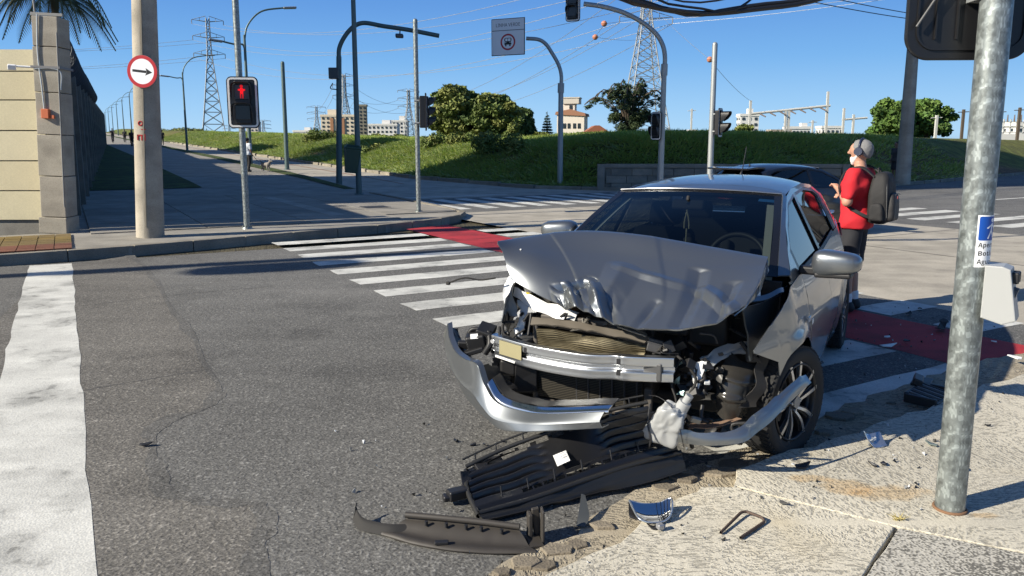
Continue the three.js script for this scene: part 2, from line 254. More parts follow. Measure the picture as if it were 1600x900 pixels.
// older asphalt beside the stop bar with a wandering tar seam
{
  const seam = [[206, 399], [239, 433], [267, 477], [298, 520], [323, 570], [342, 614], [330, 630], [311, 642], [275, 652], [249, 666], [238, 690], [246, 730], [267, 769], [300, 780], [348, 783], [404, 788], [423, 819], [412, 840], [398, 866], [420, 930], [470, 1010]].map(p => { const g = gp(...p); return [g[0], 0, g[2]]; });
  const c = curve(seam), pts = c.getPoints(120).map((p, k) => [p.x + .035 * (vn(k * .7, 1, 0, 8) - .5), p.z + .035 * (vn(k * .7, 9, 0, 8) - .5)]);
  struct('asphalt_patch', [slab([...pts, [-1.6, -1.6], [-2.6, -1.5], PQ(-.25, 12.6)], .0009)], M.asphaltOld);
  const L = [], Rg = []; pts.forEach((p, k) => { const n = pts[Math.min(k + 1, pts.length - 1)], o = pts[Math.max(0, k - 1)], dx = n[0] - o[0], dz = n[1] - o[1], l = Math.hypot(dx, dz), w = .015 + .08 * vn(k * .35, 3, 0, 2); L.push([p[0] - dz / l * w, .0075, p[1] + dx / l * w]); Rg.push([p[0] + dz / l * w * .6, .0075, p[1] - dx / l * w * .6]); });
  struct('tar_seam', slab([...L.map(p => [p[0], p[2]]), ...Rg.reverse().map(p => [p[0], p[2]])], .0017), texMat(T_asphalt, [.84, .825, .80], .95, .004));
  const cr = (a, w) => { const q = curve(a.map(p => { const g = gp(...p); return [g[0], 0, g[2]]; })).getPoints(40), A = [], B = []; q.forEach((p, k) => { const ww = w * (.3 + vn(k * .6, 2, 0, 4)), jz = .02 * (vn(k * .5, 5, 0, 6) - .5); A.push([p.x, .0022, p.z + jz - ww]); B.push([p.x, .0022, p.z + jz + ww]); }); return gridGeo([...A, ...B], 40, 1); };
  struct('road_crack', [cr([[132, 610], [210, 596], [322, 578]], .010), cr([[131, 478], [260, 462], [420, 448]], .008), cr([[0, 494], [70, 486]], .01)], M.tarSeam);
}
// paint
const wob = (pts, amp, s, step = .22) => { const o = []; pts.forEach((a, k) => { const b = pts[(k + 1) % pts.length], L = Math.hypot(b[0] - a[0], b[1] - a[1]), n = Math.max(1, Math.round(L / step)); for (let i = 0; i < n; i++) { const t = i / n; o.push([mix(a[0], b[0], t) + amp * (vn(o.length * .6, s, 0, 3) - .5), mix(a[1], b[1], t) + amp * (vn(o.length * .6, s + 40, 0, 3) - .5)]); } }); return o; };
function marking(name, stripes) { const g = new THREE.Group(); g.name = numbered(name); g.userData.kind = 'structure'; scene.add(g); stripes.forEach(([pts, m, y], k) => part('stripe', poly(wob(pts, .03, k * 3 + 1), y ?? .0028), m || M.paint, g)); return g; }
{
  const z = []; for (let k = 0; k < 13; k++) { const q = 13.85 - .872 * k; z.push([[[3.06, q], [5.93, q], [5.93, q - .43], [3.06, q - .43]]]); if (k !== 2) z.push([[[7.14, q], [7.98, q], [7.98, q - .43], [7.14, q - .43]], M.paint, .0029]); }
  marking('crosswalk', z);
  struct('cycle_lane', poly(wob([[5.98, 14.75], [7.08, 15.05], [7.08, 2.95], [5.98, 2.75]], .04, 5), .0018), M.red);
  marking('stop_line', [[[[-.55, 12.9], [-.02, 12.85], [-.02, 2.5], [-.55, 2.4]]]]);
  const y = []; for (let k = 0; k < 12; k++) { const p = 9.0 + .86 * k * (k > 6 ? 1.02 : 1); y.push([[[p, 18.5], [p + .45, 18.5], [p + .45, 22.3], [p, 22.3]]]); } marking('crosswalk', y);
  const w = []; for (let k = 0; k < 16; k++) { const q = 17.6 - .95 * k; w.push([[[17.0, q], [20.2, q], [20.2, q - .45], [17.0, q - .45]]]); } marking('crosswalk', w);
  marking('lane_line', [[[[-3.6, 9.0], [-.75, 9.0], [-.75, 8.88], [-3.6, 8.88]]], [[[-6, 5.66], [-.8, 5.66], [-.8, 5.52], [-6, 5.52]]], [[[24, 13.5], [28, 13.5], [28, 13.35], [24, 13.35]]]]);
}
// far pavement: bed, slabs, kerb stones, tactile paving, verge
{
  const bed = new THREE.Group(); bed.name = 'pavement'; bed.userData.kind = 'structure'; scene.add(bed);
  const kerbLine = [[-14, 13.2], [-3, 13.25], [.8, 13.5], [3.14, 14.1], [5.6, 14.75], [7.3, 15.5], [8.25, 16.5], [8.6, 19], [9.0, 25]];
  part('bed', [poly([...kerbLine, [-.2, 25], [-.2, 16.5], [-14, 16.5]], .10, .16), strip(-.2, walkEdge, 25, 420, 4, .10)], M.walk, bed);
  const k3 = curve(kerbLine.map(a => [a[0], 0, a[1]])).getSpacedPoints(34);
  for (let i = 0; i < 34; i++) { const a = k3[i], b = k3[i + 1], dx = b.x - a.x, dz = b.z - a.z, l = Math.hypot(dx, dz), nx = -dz / l, nz = dx / l, e = .008, low = (i > 18 && i < 25) ? .07 : 0, w = .15; part('kerb_stone', poly([[a.x + dx / l * e, a.z + dz / l * e], [b.x - dx / l * e, b.z - dz / l * e], [b.x - dx / l * e + nx * w, b.z - dz / l * e + nz * w], [a.x + dx / l * e + nx * w, a.z + dz / l * e + nz * w]], .128 - low * .12 + .006 * rnd(), .17, .012), M.kerb, bed); }
  const tones = [.0, -.06, .05].map(t => texMat(T_concrete, [.70 + t, .69 + t, .66 + t], .92, .003));
  for (let i = 0; i < 4; i++) for (let j = 0; j < 6; j++) { const p0 = .3 + i * 2.02, q0 = 15.9 + j * 2.0 + (i === 3 ? 1.0 : 0), e = .012; if (q0 > 26) continue; part('paving_slab', poly([[p0 + e, q0 + e], [p0 + 2.02 - e, q0 + e], [p0 + 2.02 - e, q0 + 2 - e], [p0 + e, q0 + 2 - e]], .122, .02), tones[(i * 7 + j * 5) % 3], bed); }
  const yel = [[.50, .36, .10], [.46, .34, .13], [.36, .13, .08], [.40, .16, .10]].map(c => texMat(T_concrete, c, .9, .006));
  for (let i = 0; i < 16; i++) for (let j = 0; j < 9; j++) part('paver', poly([[-4 + i * .25 + .006, 13.75 + j * .25 + .006], [-4 + i * .25 + .244, 13.75 + j * .25 + .006], [-4 + i * .25 + .244, 13.75 + j * .25 + .244], [-4 + i * .25 + .006, 13.75 + j * .25 + .244]], .124 + .004 * rnd(), .02), yel[(j < 3 ? 2 : 0) + (hash2(i, j, 3) > .5 ? 1 : 0)], bed);
  part('tactile_strip', poly([[5.15, 17.2], [5.5, 17.2], [5.5, 24.2], [5.15, 24.2]], .127, .01), texMat(T_concrete, [.86, .86, .84], .9, .004), bed);
  part('drain_cover', poly([[6.55, 18.7], [7.2, 18.7], [7.2, 19.3], [6.55, 19.3]], .128, .01), std(.05, .05, .05, .7, .4), bed);
  struct('verge', [strip(0, lin([[30, 4.2], [60, 4.4], [420, 4.4]]), 29.5, 300, 3, .12), strip(lin([[26, 8.6], [30, 8.7], [60, 9.0], [420, 9.0]]), q => walkEdge(q) - .15, 27, 300, 3, .12)], new THREE.MeshStandardMaterial({ color: rgb(.10, .15, .03), map: T_grass.map, bumpMap: T_grass.bumpMap, bumpScale: .04, roughness: 1 }));
  const ks = new THREE.Group(); ks.name = 'far_kerb'; ks.userData.kind = 'structure'; scene.add(ks);
  for (let i = 1; i < EDGE.length - 1; i++) { const [a, b] = [EDGE[i], EDGE[i + 1]], L = Math.hypot(b[0] - a[0], b[1] - a[1]), n = Math.max(1, Math.min(14, Math.round(L / 2))); for (let k = 0; k < n; k++) { const t0 = k / n + .004, t1 = (k + 1) / n - .004, A = [mix(a[0], b[0], t0), mix(a[1], b[1], t0)], B = [mix(a[0], b[0], t1), mix(a[1], b[1], t1)], dx = B[0] - A[0], dz = B[1] - A[1], l = Math.hypot(dx, dz), nx = -dz / l * .16, nz = dx / l * .16; const g = poly([A, B, [B[0] - nx, B[1] - nz], [A[0] - nx, A[1] - nz]], .13, .3, .012); g.translate(0, rise(A[0], A[1]), 0); part('kerb_stone', g, M.kerb, ks); } }
}
// near pavement under the camera and the broken gutter
{
  const nb = new THREE.Group(); nb.name = 'near_pavement'; nb.userData.kind = 'structure'; scene.add(nb);
  const jit = (pts, amp, s) => { const o = []; pts.forEach((a, k) => { if (k === pts.length - 1) { o.push(a); return; } const b = pts[k + 1], L = Math.hypot(b[0] - a[0], b[1] - a[1]), n = Math.max(1, Math.round(L / .07)); for (let i = 0; i < n; i++) { const t = i / n; o.push([mix(a[0], b[0], t) + amp * (vn(o.length * .5, s, 0, 3) - .5), mix(a[1], b[1], t) + amp * (vn(o.length * .5, s + 9, 0, 3) - .5)]); } }); return o; };
  part('paving_slab', slab([...jit([[-3.5, .4], [-1.2, -1.6], [.2, -2.82], [.44, -3.05], [.77, -3.44], [.93, -3.56]], .05, 1), ...jit([[1.1, -3.56], [1.68, -3.165]], .005, 4), ...jit([[1.675, -3.15], [1.36, -2.76], [.42, -1.5]], .010, 6), [-.6, .4]], .06, .12, .005), M.slab, nb);
  part('paving_slab', slab([...jit([[1.70, -3.150], [2.12, -2.932], [4.6, -1.68]], .005, 8), [3.6, .4], [-.55, .4], ...jit([[.43, -1.5], [1.372, -2.76], [1.69, -3.145]], .010, 10)], .059, .12, .005), M.slabLichen, nb);
  part('paving_slab', slab([...jit([[1.108, -3.568], [1.15, -3.76], [1.38, -3.9], [1.8, -4.16], [2.5, -4.6], [3.2, -5.1], [4.0, -5.55], [5.0, -6.05], [8, -7.6]], .07, 2), [10, -5.2], [4.65, -1.70], ...jit([[2.123, -2.942], [1.686, -3.173], [1.108, -3.568]], .005, 12)], .0595, .12, .004), M.slabPole, nb);
  part('gutter', slab([...jit([[-2.6, -.6], [-.5, -2.4], [-.08, -2.87], [.03, -3.0], [.2, -3.1], [.39, -3.36], [.62, -3.62], [.87, -3.82], [1.2, -4.1], [1.6, -4.33], [2.35, -5.0], [3.08, -5.5], [3.82, -6.0], [5, -6.6]], .06, 5), [5, -6], [2.5, -4.5], [.9, -3.4], [-1.5, -.8]], .012, .03), texMat(T_brushed, [.52, .48, .42], .95, .006), nb);
  const chunkM = [texMat(T_concrete, [.58, .53, .45], .95, .006), texMat(T_concrete, [.44, .40, .34], .95, .006)];
  const spine = curve([[-.6, 0, -2.25], [-.02, 0, -2.86], [.25, 0, -3.05], [.55, 0, -3.42], [.95, 0, -3.75], [1.5, 0, -4.12], [2.3, 0, -4.75], [3.2, 0, -5.3]]);
  for (let k = 0; k < 24; k++) { const p = spine.getPoint((k + rnd() * .8) / 24); p.x += rr(-.05, .05); p.z += rr(-.05, .05); const s = rr(.02, .085), n = 5 + Math.floor(rnd() * 3), a0 = rnd() * 6; const pts = []; if (Math.hypot(p.x - .65, p.z + 3.35) < .22) continue; for (let i = 0; i < n; i++) pts.push([p.x + Math.cos(a0 + i / n * 6.28) * s * rr(.7, 1.2) * 1.3, p.z + Math.sin(a0 + i / n * 6.28) * s * rr(.6, 1)]); const g = slab(pts, rr(.018, .04), .045, .006); part('concrete_chunk', g, chunkM[k % 2], nb); }
}

// ---------------------------------------------------------------- walls and buildings on the corner
{
  const w = thing('corner_wall', 'cream precast boundary wall of wide horizontal panels beside the tiled driveway', 'wall');
  const ys = [.30, .86, 1.42, 1.98, 2.54, 3.06, 3.46];
  const tones = [[.92, .86, .66], [.90, .83, .63], [.94, .88, .69]].map(c => texMat(T_plaster, c, .92, .002));
  for (let k = 0; k < 6; k++) for (let i = 0; i < 4; i++) { const g = bx(3.4 - .012, ys[k + 1] - ys[k] - .022, .14, 0, 0, 0); metricUV(g); const x = -8.72 - 3.4 * (i + .5), z = -14.62; part('wall_panel', xf(g, x, (ys[k] + ys[k + 1]) / 2, z, 0, 0, 0), tones[(k + i * 2) % 3], w); }
  const x = -15.5, z = -14.68; part('plinth', metricUV(bx(13.6, .40, .16, x, .20, z)), M.wallGrey, w); part('core', bx(13.5, 3.1, .06, x, 1.75, z), M.wallGrey, w);
}
{
  const [x, z] = PQ(-.18, 16.62), c = thing('wall_column', 'tall grey concrete corner column of stacked blocks with wires and a floodlight', 'column', [x, .1, z], R(4)); c.rotation.z = R(-2.4);
  const ys = [0, .30, 1.05, 1.80, 2.55, 3.35, 3.88], cm = [texMat(T_concrete, [.95, .92, .84], .95, .004), texMat(T_concrete, [.90, .87, .80], .95, .004)];
  for (let k = 0; k < 6; k++) part('block', metricUV(rbx(.44 + (k === 0 ? .05 : 0), ys[k + 1] - ys[k] - .012, .44 + (k === 0 ? .05 : 0), .012, (k % 2) * .01, (ys[k] + ys[k + 1]) / 2, 0)), cm[k % 2], c);
  part('cap_rail', [bx(.55, .05, .05, 0, 3.92, .1), bar([-.2, 3.9, .1], [-.25, 4.6, .1], .018), bar([.22, 3.6, .24], [.22, 0.5, .24], .012)], std(.25, .25, .24, .6, .4), c);
  part('conduit', [tube([[-.1, 3.9, .24], [-.12, 3.2, .235], [-.08, 2.7, .24], [-.05, 2.2, .235]], .012), tube([[-.2, 2.95, .235], [.1, 2.97, .24], [.25, 2.92, .235], [.25, 2.6, .235]], .010)], std(.45, .5, .52, .7), c);
  const f = part('floodlight', [bar([-.22, 2.98, .2], [-.52, 2.98, .25], .02), rbx(.13, .09, .10, .015, -.56, 2.96, .26, .4, .3)], M.white, c);
  part('strap', bx(.5, .04, .5, 0, 2.99, 0), std(.2, .2, .2, .6), c);
  part('alarm_box', [rbx(.13, .17, .08, .01, -.02, 2.17, .26), bx(.05, .06, .04, .1, 2.12, .26)], std(.62, .16, .06, .5), c);
}
const AW = (q, o = 0) => { const t = q - 16.6; return [-8.55 - .455 * t + .89 * o, -14.5 - .89 * t - .455 * o]; };   // line of the avenue wall
{
  const w = thing('avenue_wall', 'grey weathered block wall running along the avenue behind the shaded grass', 'wall');
  for (let i = 0; i < 26; i++) { const q0 = 16.9 + i * 3.4, q = q0 + 1.7, [x, z] = AW(q); part('wall_panel', metricUV(bx(3.38, 3.5, .16, x, 1.65 + rise(0, q) + (i % 2) * .012, z, R(27.1 + 90))), i % 3 ? M.wallGrey : M.block, w); const [x2, z2] = AW(q0, .08); part('wall_pier', metricUV(bx(.3, 3.62, .26, x2, 1.71 + rise(0, q), z2, R(117.1))), M.block, w); }
}
{
  const coil = [], n = 900, rz = thing('razor_wire', 'coil of dark razor wire standing on the avenue wall', 'wire');
  for (let i = 0; i <= n; i++) { const q = 19 + i / n * 30, a = i / n * Math.PI * 2 * 90, [x, z] = AW(q, .34 * Math.cos(a)), y = 3.78 + rise(0, q) + .36 * Math.sin(a); coil.push(V(x, y, z)); }
  part('coil', new THREE.TubeGeometry(new THREE.CatmullRomCurve3(coil), 1500, .016, 4), std(.06, .065, .07, .6, .5), rz);
  for (let i = 0; i < 9; i++) { const q = 19 + i * 3.6, [x, z] = AW(q), y = 3.36 + rise(0, q); part('stay', bar([x, y, z], [x, y + .85, z], .02), std(.08, .08, .08, .6, .5), rz); }
}
function block(name, label, cat, p0, p1, q0, q1, y0, h, wallM, winM, rows, cols, group) {
  const t = thing(name, label, cat, [0, 0, 0], 0, group), pc = (p0 + p1) / 2, qc = (q0 + q1) / 2, [x, z] = PQ(pc, qc);
  part('wall', metricUV(bx(p1 - p0, h, q1 - q0, x, y0 + h / 2, z, R(30))), wallM, t); part('parapet', bx(p1 - p0 + .3, .5, q1 - q0 + .3, x, y0 + h + .25, z, R(30)), wallM, t);
  const wg = new THREE.BoxGeometry(.1, 1.3, 1.4), wf = new THREE.BoxGeometry(1.4, 1.3, .1);
  for (let r = 0; r < rows; r++) for (let c = 0; c < cols; c++) { const y = y0 + 2 + r * (h - 2) / rows; { const o = part('window', wg, winM, t); const a = PQ(p1 + .02, q0 + (c + .5) * (q1 - q0) / cols); o.position.set(a[0], y, a[1]); o.rotation.y = R(30); } { const o = part('window', wf, winM, t); const a = PQ(p0 + (c + .5) * (p1 - p0) / cols, q0 - .02); o.position.set(a[0], y, a[1]); o.rotation.y = R(30); } }
  return t;
}
const winDark = std(.03, .04, .05, .15);
block('apartment_tower', 'tall beige apartment tower standing behind the corner wall', 'building', -24, -4.5, 24.3, 37.7, 0, 36, M.wallCream, winDark, 10, 4);
block('apartment_block', 'tan apartment block behind the palm tree and the grey wall', 'building', -20, -5, 52, 57.5, .5, 15, texMat(T_plaster, [.62, .47, .31], .92, .002), winDark, 4, 3);
block('apartment_block', 'low tan housing block farther along the avenue wall', 'building', -20, -5, 72, 84, 1, 12, texMat(T_plaster, [.66, .52, .36], .92, .002), winDark, 3, 3);
{ // low retaining wall in front of the bank
  const w = thing('retaining_wall', 'low grey blockwork retaining wall at the foot of the grassy bank', 'wall'), A = [3.25, -29.3], B = [12.6, -29.0], L = Math.hypot(B[0] - A[0], B[1] - A[1]), ry = -Math.atan2(B[1] - A[1], B[0] - A[0]);
  const tones = [[.52, .53, .52], [.47, .48, .47], [.56, .56, .54]].map(c => texMat(T_concrete, c, .95, .006)), bw = .78, bh = .28;
  for (let r = 0; r < 3; r++) for (let i = 0; i < 12; i++) { const s = .5 + (i + .5) * bw + (r % 2 ? -.2 : 0); if (s + bw / 2 > L - .1) continue; part('block', metricUV(bx(bw - .02, bh - .018, .2, A[0] + (B[0] - A[0]) * s / L, .14 + r * bh, A[1] + (B[1] - A[1]) * s / L, ry)), tones[(r * 5 + i * 7) % 3], w); }
  part('coping', metricUV(bx(L, .14, .26, (A[0] + B[0]) / 2, .93, (A[1] + B[1]) / 2, ry)), tones[2], w); part('core', bx(L - .1, .85, .12, (A[0] + B[0]) / 2, .43, (A[1] + B[1]) / 2 - .02, ry), tones[1], w);
  for (const s of [.12, L / 2 + .3, L - .12]) part('pier', metricUV(bx(.26, 1.0, .3, A[0] + (B[0] - A[0]) * s / L, .5, A[1] + (B[1] - A[1]) * s / L + .02, ry)), tones[2], w);
  for (let k = 0; k < 5; k++) { const s = 1.4 + k * 1.9; part('drain_hole', xf(new THREE.CylinderGeometry(.05, .05, .02, 10), A[0] + (B[0] - A[0]) * s / L, .2, A[1] + .11, R(90)), M.black, w); }
}

// ---------------------------------------------------------------- poles, signals and signs
const upright = (h, r0, r1 = r0, n = 16) => { const g = new THREE.CylinderGeometry(r1, r0, h, n, 1); tubeUV(g, r0, h); g.translate(0, h / 2, 0); return g; };
const roundRect = (w, h, r) => { const s = new THREE.Shape(), x = -w / 2, y = -h / 2; s.moveTo(x + r, y); s.lineTo(x + w - r, y); s.absarc(x + w - r, y + r, r, -Math.PI / 2, 0); s.lineTo(x + w, y + h - r); s.absarc(x + w - r, y + h - r, r, 0, Math.PI / 2); s.lineTo(x + r, y + h); s.absarc(x + r, y + h - r, r, Math.PI / 2, Math.PI); s.lineTo(x, y + r); s.absarc(x + r, y + r, r, Math.PI, Math.PI * 1.5); return s; };
const plate = (w, h, r, d, z = 0) => { const g = new THREE.ExtrudeGeometry(roundRect(w, h, r), { depth: d, bevelEnabled: true, bevelSize: .006, bevelThickness: .006, bevelSegments: 2, curveSegments: 6 }); g.translate(0, 0, z); return g; };
const frameRing = (w, h, r, t, d, z) => { const s = roundRect(w, h, r); s.holes.push(new THREE.Path(roundRect(w - 2 * t, h - 2 * t, Math.max(.01, r - t)).getPoints(6).reverse())); const g = new THREE.ExtrudeGeometry(s, { depth: d, bevelEnabled: false, curveSegments: 6 }); g.translate(0, 0, z); return g; };
const sigBlack = std(.012, .012, .013, .38), sigBorder = std(.72, .72, .70, .5), lensOff = std(.02, .02, .022, .2);
// signal head facing +z: back plate with pale border, two or three lamp sections with visors
function signalHead(name, label, pos, turn, { w = .57, h = .93, n = 2, lit = false, visor = .2, group } = {}) {
  const t = thing(name, label, 'traffic signal', pos, turn, group);
  part('back_plate', plate(w, h, .09, .02, -.02), sigBlack, t); part('border', frameRing(w - .03, h - .03, .075, .035, .004, .008), sigBorder, t);
  part('housing', [rbx(w * .55, h * .86, .16, .03, 0, 0, -.08), rbx(w * .5, h * .84, .07, .02, 0, 0, .02)], sigBlack, t);
  for (let k = 0; k < n; k++) {
    const y = h * .8 * (.5 - (k + .5) / n), s = h * .8 / n * .84;
    part('lens', rbx(s * .86, s * .86, .02, .02, 0, y, .062), lensOff, t);
    if (visor) part('visor', skin([[[-s * .55, y - s * .48, .06], [-s * .56, y + s * .2, .06], [-s * .4, y + s * .52, .06], [s * .4, y + s * .52, .06], [s * .56, y + s * .2, .06], [s * .55, y - s * .48, .06]], [[-s * .55, y - s * .2, .06 + visor * .55], [-s * .56, y + s * .2, .06 + visor * .9], [-s * .4, y + s * .52, .06 + visor], [s * .4, y + s * .52, .06 + visor], [s * .56, y + s * .2, .06 + visor * .9], [s * .55, y - s * .2, .06 + visor * .55]]], 16, 3, null, .006), sigBlack, t);
  }
  if (lit) { // standing figure in red lamps
    const m = new THREE.MeshStandardMaterial({ color: rgb(.3, .01, .01), emissive: rgb(1, .03, .05), emissiveIntensity: .22 }); const y = h * .22;
    part('red_figure', [bx(.05, .11, .008, 0, y, .08), bx(.13, .03, .008, 0, y + .02, .08), xf(new THREE.CylinderGeometry(.028, .028, .008, 12), 0, y + .085, .08, R(90)), bx(.02, .09, .008, -.02, y - .09, .08), bx(.02, .09, .008, .02, y - .09, .08)], m, t);
    const L = new THREE.PointLight(rgb(1, .05, .05), .03, 3); L.position.set(0, y, .14); t.add(L);
  }
  part('bracket', [bar([0, h * .3, -.16], [0, h * .3, -.28], .025), bar([0, -h * .3, -.16], [0, -h * .3, -.28], .025)], M.poleFar, t);
  return t;
}
const simplePole = (name, label, x, z, h, r0, r1, m, y0 = .1, group) => { const t = thing(name, label, 'pole', [x, y0, z], 0, group); part('shaft', upright(h, r0, r1), m, t); part('base_plate', [xf(new THREE.CylinderGeometry(r0 * 1.5, r0 * 1.7, .03, 16), 0, .015, 0), ...[0, 1, 2, 3].map(k => xf(new THREE.CylinderGeometry(.012, .012, .05, 6), Math.cos(k * 1.57) * r0 * 1.35, .035, Math.sin(k * 1.57) * r0 * 1.35))], m, t); part('top_cap', xf(new THREE.SphereGeometry(r1 * 1.03, 12, 6, 0, 6.3, 0, 1.57), 0, h, 0), m, t); return t; };
// near galvanised pole with crossing button
{
  const x = 2.02, z = -3.33, t = thing('signal_pole', 'thick mottled galvanised pole rising from the rough pavement', 'pole', [x, .058, z]);
  const g = upright(3.2, .0625, .0625, 48); part('shaft', g, M.pole, t);
  part('rust_collar', xf(new THREE.TorusGeometry(.066, .007, 8, 32), 0, .006, 0, R(90)), std(.20, .11, .06, .9), t); part('cap', xf(new THREE.SphereGeometry(.0635, 24, 8, 0, 6.3, 0, 1.57), 0, 3.2, 0), M.pole, t);
  const st = canvasTex(512, 1024, (c, w, h) => { c.fillStyle = '#f2f3f2'; c.fillRect(0, 0, w, h); c.fillStyle = '#1c50a8'; c.beginPath(); c.roundRect(26, 26, w - 52, 470, 30); c.fill(); c.strokeStyle = '#f4f4f4'; c.fillStyle = '#f4f4f4'; c.lineWidth = 30; c.lineCap = 'round'; c.beginPath(); c.arc(270, 100, 38, 0, 7); c.fill(); c.beginPath(); c.moveTo(265, 165); c.lineTo(250, 300); c.moveTo(250, 300); c.lineTo(190, 450); c.moveTo(255, 300); c.lineTo(330, 450); c.moveTo(262, 180); c.lineTo(170, 250); c.moveTo(262, 180); c.lineTo(350, 260); c.stroke(); c.fillStyle = '#141414'; c.font = 'bold 128px sans-serif'; ['Aperte o', 'Botão e', 'Aguarde'].forEach((s, k) => c.fillText(s, 34, 630 + k * 165, w - 60)); });
  const sg = new THREE.CylinderGeometry(.0645, .0645, .225, 24, 1, true, R(-54), R(118)); const sgn = single('button_notice', xf(sg, x, 1.31, z, 0, R(28), 0), new THREE.MeshStandardMaterial({ map: st, roughness: .35, side: THREE.DoubleSide }), 'blue and white pedestrian notice wrapped round the galvanised pole', 'notice');
  const b = thing('push_button_box', 'white wedge-shaped crossing button box on the galvanised pole', 'button box', [x, 1.10, z], R(-38));
  const s = new THREE.Shape([[0, -.115], [.075, -.135], [.12, -.115], [.085, .095], [.06, .105], [0, .105]].map(a => new THREE.Vector2(...a))); const eg = new THREE.ExtrudeGeometry(s, { depth: .125, bevelEnabled: true, bevelSize: .005, bevelThickness: .005, bevelSegments: 2 }); eg.translate(.060, 0, -.0625);
  part('housing', eg, std(.36, .37, .365, .4), b); part('hinge', [rbx(.03, .05, .03, .008, .165, .06, .02), rbx(.03, .05, .03, .008, .165, .06, -.03)], M.black, b); part('button', xf(new THREE.CylinderGeometry(.028, .028, .02, 20), .165, -.01, 0, 0, 0, R(75)), std(.1, .1, .1, .4), b); part('seam', bx(.003, .2, .128, .078, 0, 0), std(.25, .25, .25, .6), b);
  const h = thing('vehicle_signal', 'large black back plate of a signal seen from behind at the pole top', 'traffic signal', [x - .04, 2.42, z - .11], R(178));
  part('back_plate', plate(.53, .66, .10, .012), sigBlack, h);
  part('ribs', [...[-.12, .06, .15].map(q => bx(.006, .5, .014, q, 0, -.012)), frameRing(.46, .59, .08, .008, .012, -.014)], sigBlack, h); part('stay', bar([.24, -.2, -.03], [.06, .1, -.04], .006), std(.12, .12, .12, .5, .5), h);
  part('housing', rbx(.30, .52, .16, .03, 0, .04, .09), sigBlack, h); part('lens', xf(new THREE.CylinderGeometry(.1, .1, .02, 24), 0, .04, .175, R(90)), lensOff, h); part('bracket', bx(.06, .3, .1, 0, .05, -.06), M.poleFar, h);
}
// round concrete pole with one-way disc
{
  const t = thing('concrete_pole', 'stout round weathered concrete pole at the far corner', 'pole', [-6.42, .1, -13.55]); t.rotation.z = R(-2.6); const g = new THREE.CylinderGeometry(.15, .232, 9.5, 28); tubeUV(g, .2, 9.5); g.translate(0, 4.75, 0); part('shaft', g, M.roundConcrete, t); part('seam', bx(.02, 8.6, .02, .035, 4.5, .197, 0, R(-.4)), texMat(T_concrete, [.6, .58, .52], 1), t);
  const mark = std(.42, .03, .03, .9); part('red_stencil', [xf(new THREE.TorusGeometry(.035, .012, 6, 14), -.02, 1.98, .213), bx(.07, .016, .012, .03, 1.88, .216), bx(.1, .02, .012, -.03, 1.78, .217), bx(.02, .09, .012, -.07, 1.74, .217), bx(.02, .09, .012, 0, 1.74, .219), bx(.02, .11, .012, .05, 1.75, .217)], mark, t);
  const ct = canvasTex(512, 512, (c) => { c.fillStyle = '#b01822'; c.fillRect(0, 0, 512, 512); c.fillStyle = '#e9ebee'; c.beginPath(); c.arc(256, 256, 200, 0, 7); c.fill(); c.fillStyle = '#101010'; c.fillRect(90, 236, 240, 40); c.beginPath(); c.moveTo(310, 196); c.lineTo(430, 256); c.lineTo(310, 316); c.lineTo(335, 256); c.fill(); });
  const d = thing('direction_sign', 'round white sign with red rim and black arrow pointing right', 'sign', [-6.24, 2.94, -13.30], R(-6)); d.rotation.z = R(-7);
  part('disc', xf(new THREE.CylinderGeometry(.27, .27, .006, 40), 0, 0, -.005, R(90)), std(.3, .3, .3, .4, .6), d); part('face', new THREE.CircleGeometry(.268, 40), new THREE.MeshStandardMaterial({ map: ct, roughness: .4, side: THREE.DoubleSide }), d);
}
simplePole('signal_pole', 'slim pale pole carrying the pedestrian signal with red figure', -5.16, -14.9, 6.4, .06, .06, M.pole, .1);
signalHead('pedestrian_signal', 'black pedestrian signal with pale border and glowing red standing figure', [-5.04, 2.50, -14.68], R(8), { lit: true, w: .56, h: .94, visor: .14 });
simplePole('signal_pole', 'slim galvanised pole at the kerb corner with signal seen edge-on', -2.25, -18.5, 4.46, .055, .055, M.pole, .1);
signalHead('pedestrian_signal', 'black signal seen edge-on beside the slim pole at the kerb corner', [-2.02, 2.48, -18.42], R(97), { n: 3, w: .34, h: .86, visor: .17 });
{ const [x, , z] = gp(561, 300, .2); simplePole('lighting_column', 'very tall slender dark pole holding a green litter bin', x, z, 9.5, .095, .06, M.poleGreen, .12);
  const b = thing('litter_bin', 'dark green plastic litter bin strapped to the tall pole', 'litter bin', [x - .22, .82, z + .12], R(20)); b.rotation.z = R(-6);
  const gm = std(.015, .055, .035, .5); part('body', skin([[[-.17, 0, .12], [.17, 0, .12], [.17, 0, -.12], [-.17, 0, -.12], [-.17, 0, .12]], [[-.24, .75, .17], [.24, .75, .17], [.24, .75, -.17], [-.24, .75, -.17], [-.24, .75, .17]]].map(r => r.flatMap((p, i) => i ? [r[i - 1].map((v, c) => mix(v, p[c], .5)), p] : [p])), 32, 6), gm, b); part('base', bx(.33, .02, .23, 0, .01, 0), gm, b); part('lid', [rbx(.52, .10, .38, .04, 0, .80, 0), rbx(.4, .06, .3, .03, 0, .87, -.01)], gm, b); part('rim', bx(.51, .03, .37, 0, .74, 0), std(.02, .07, .045, .5), b); }
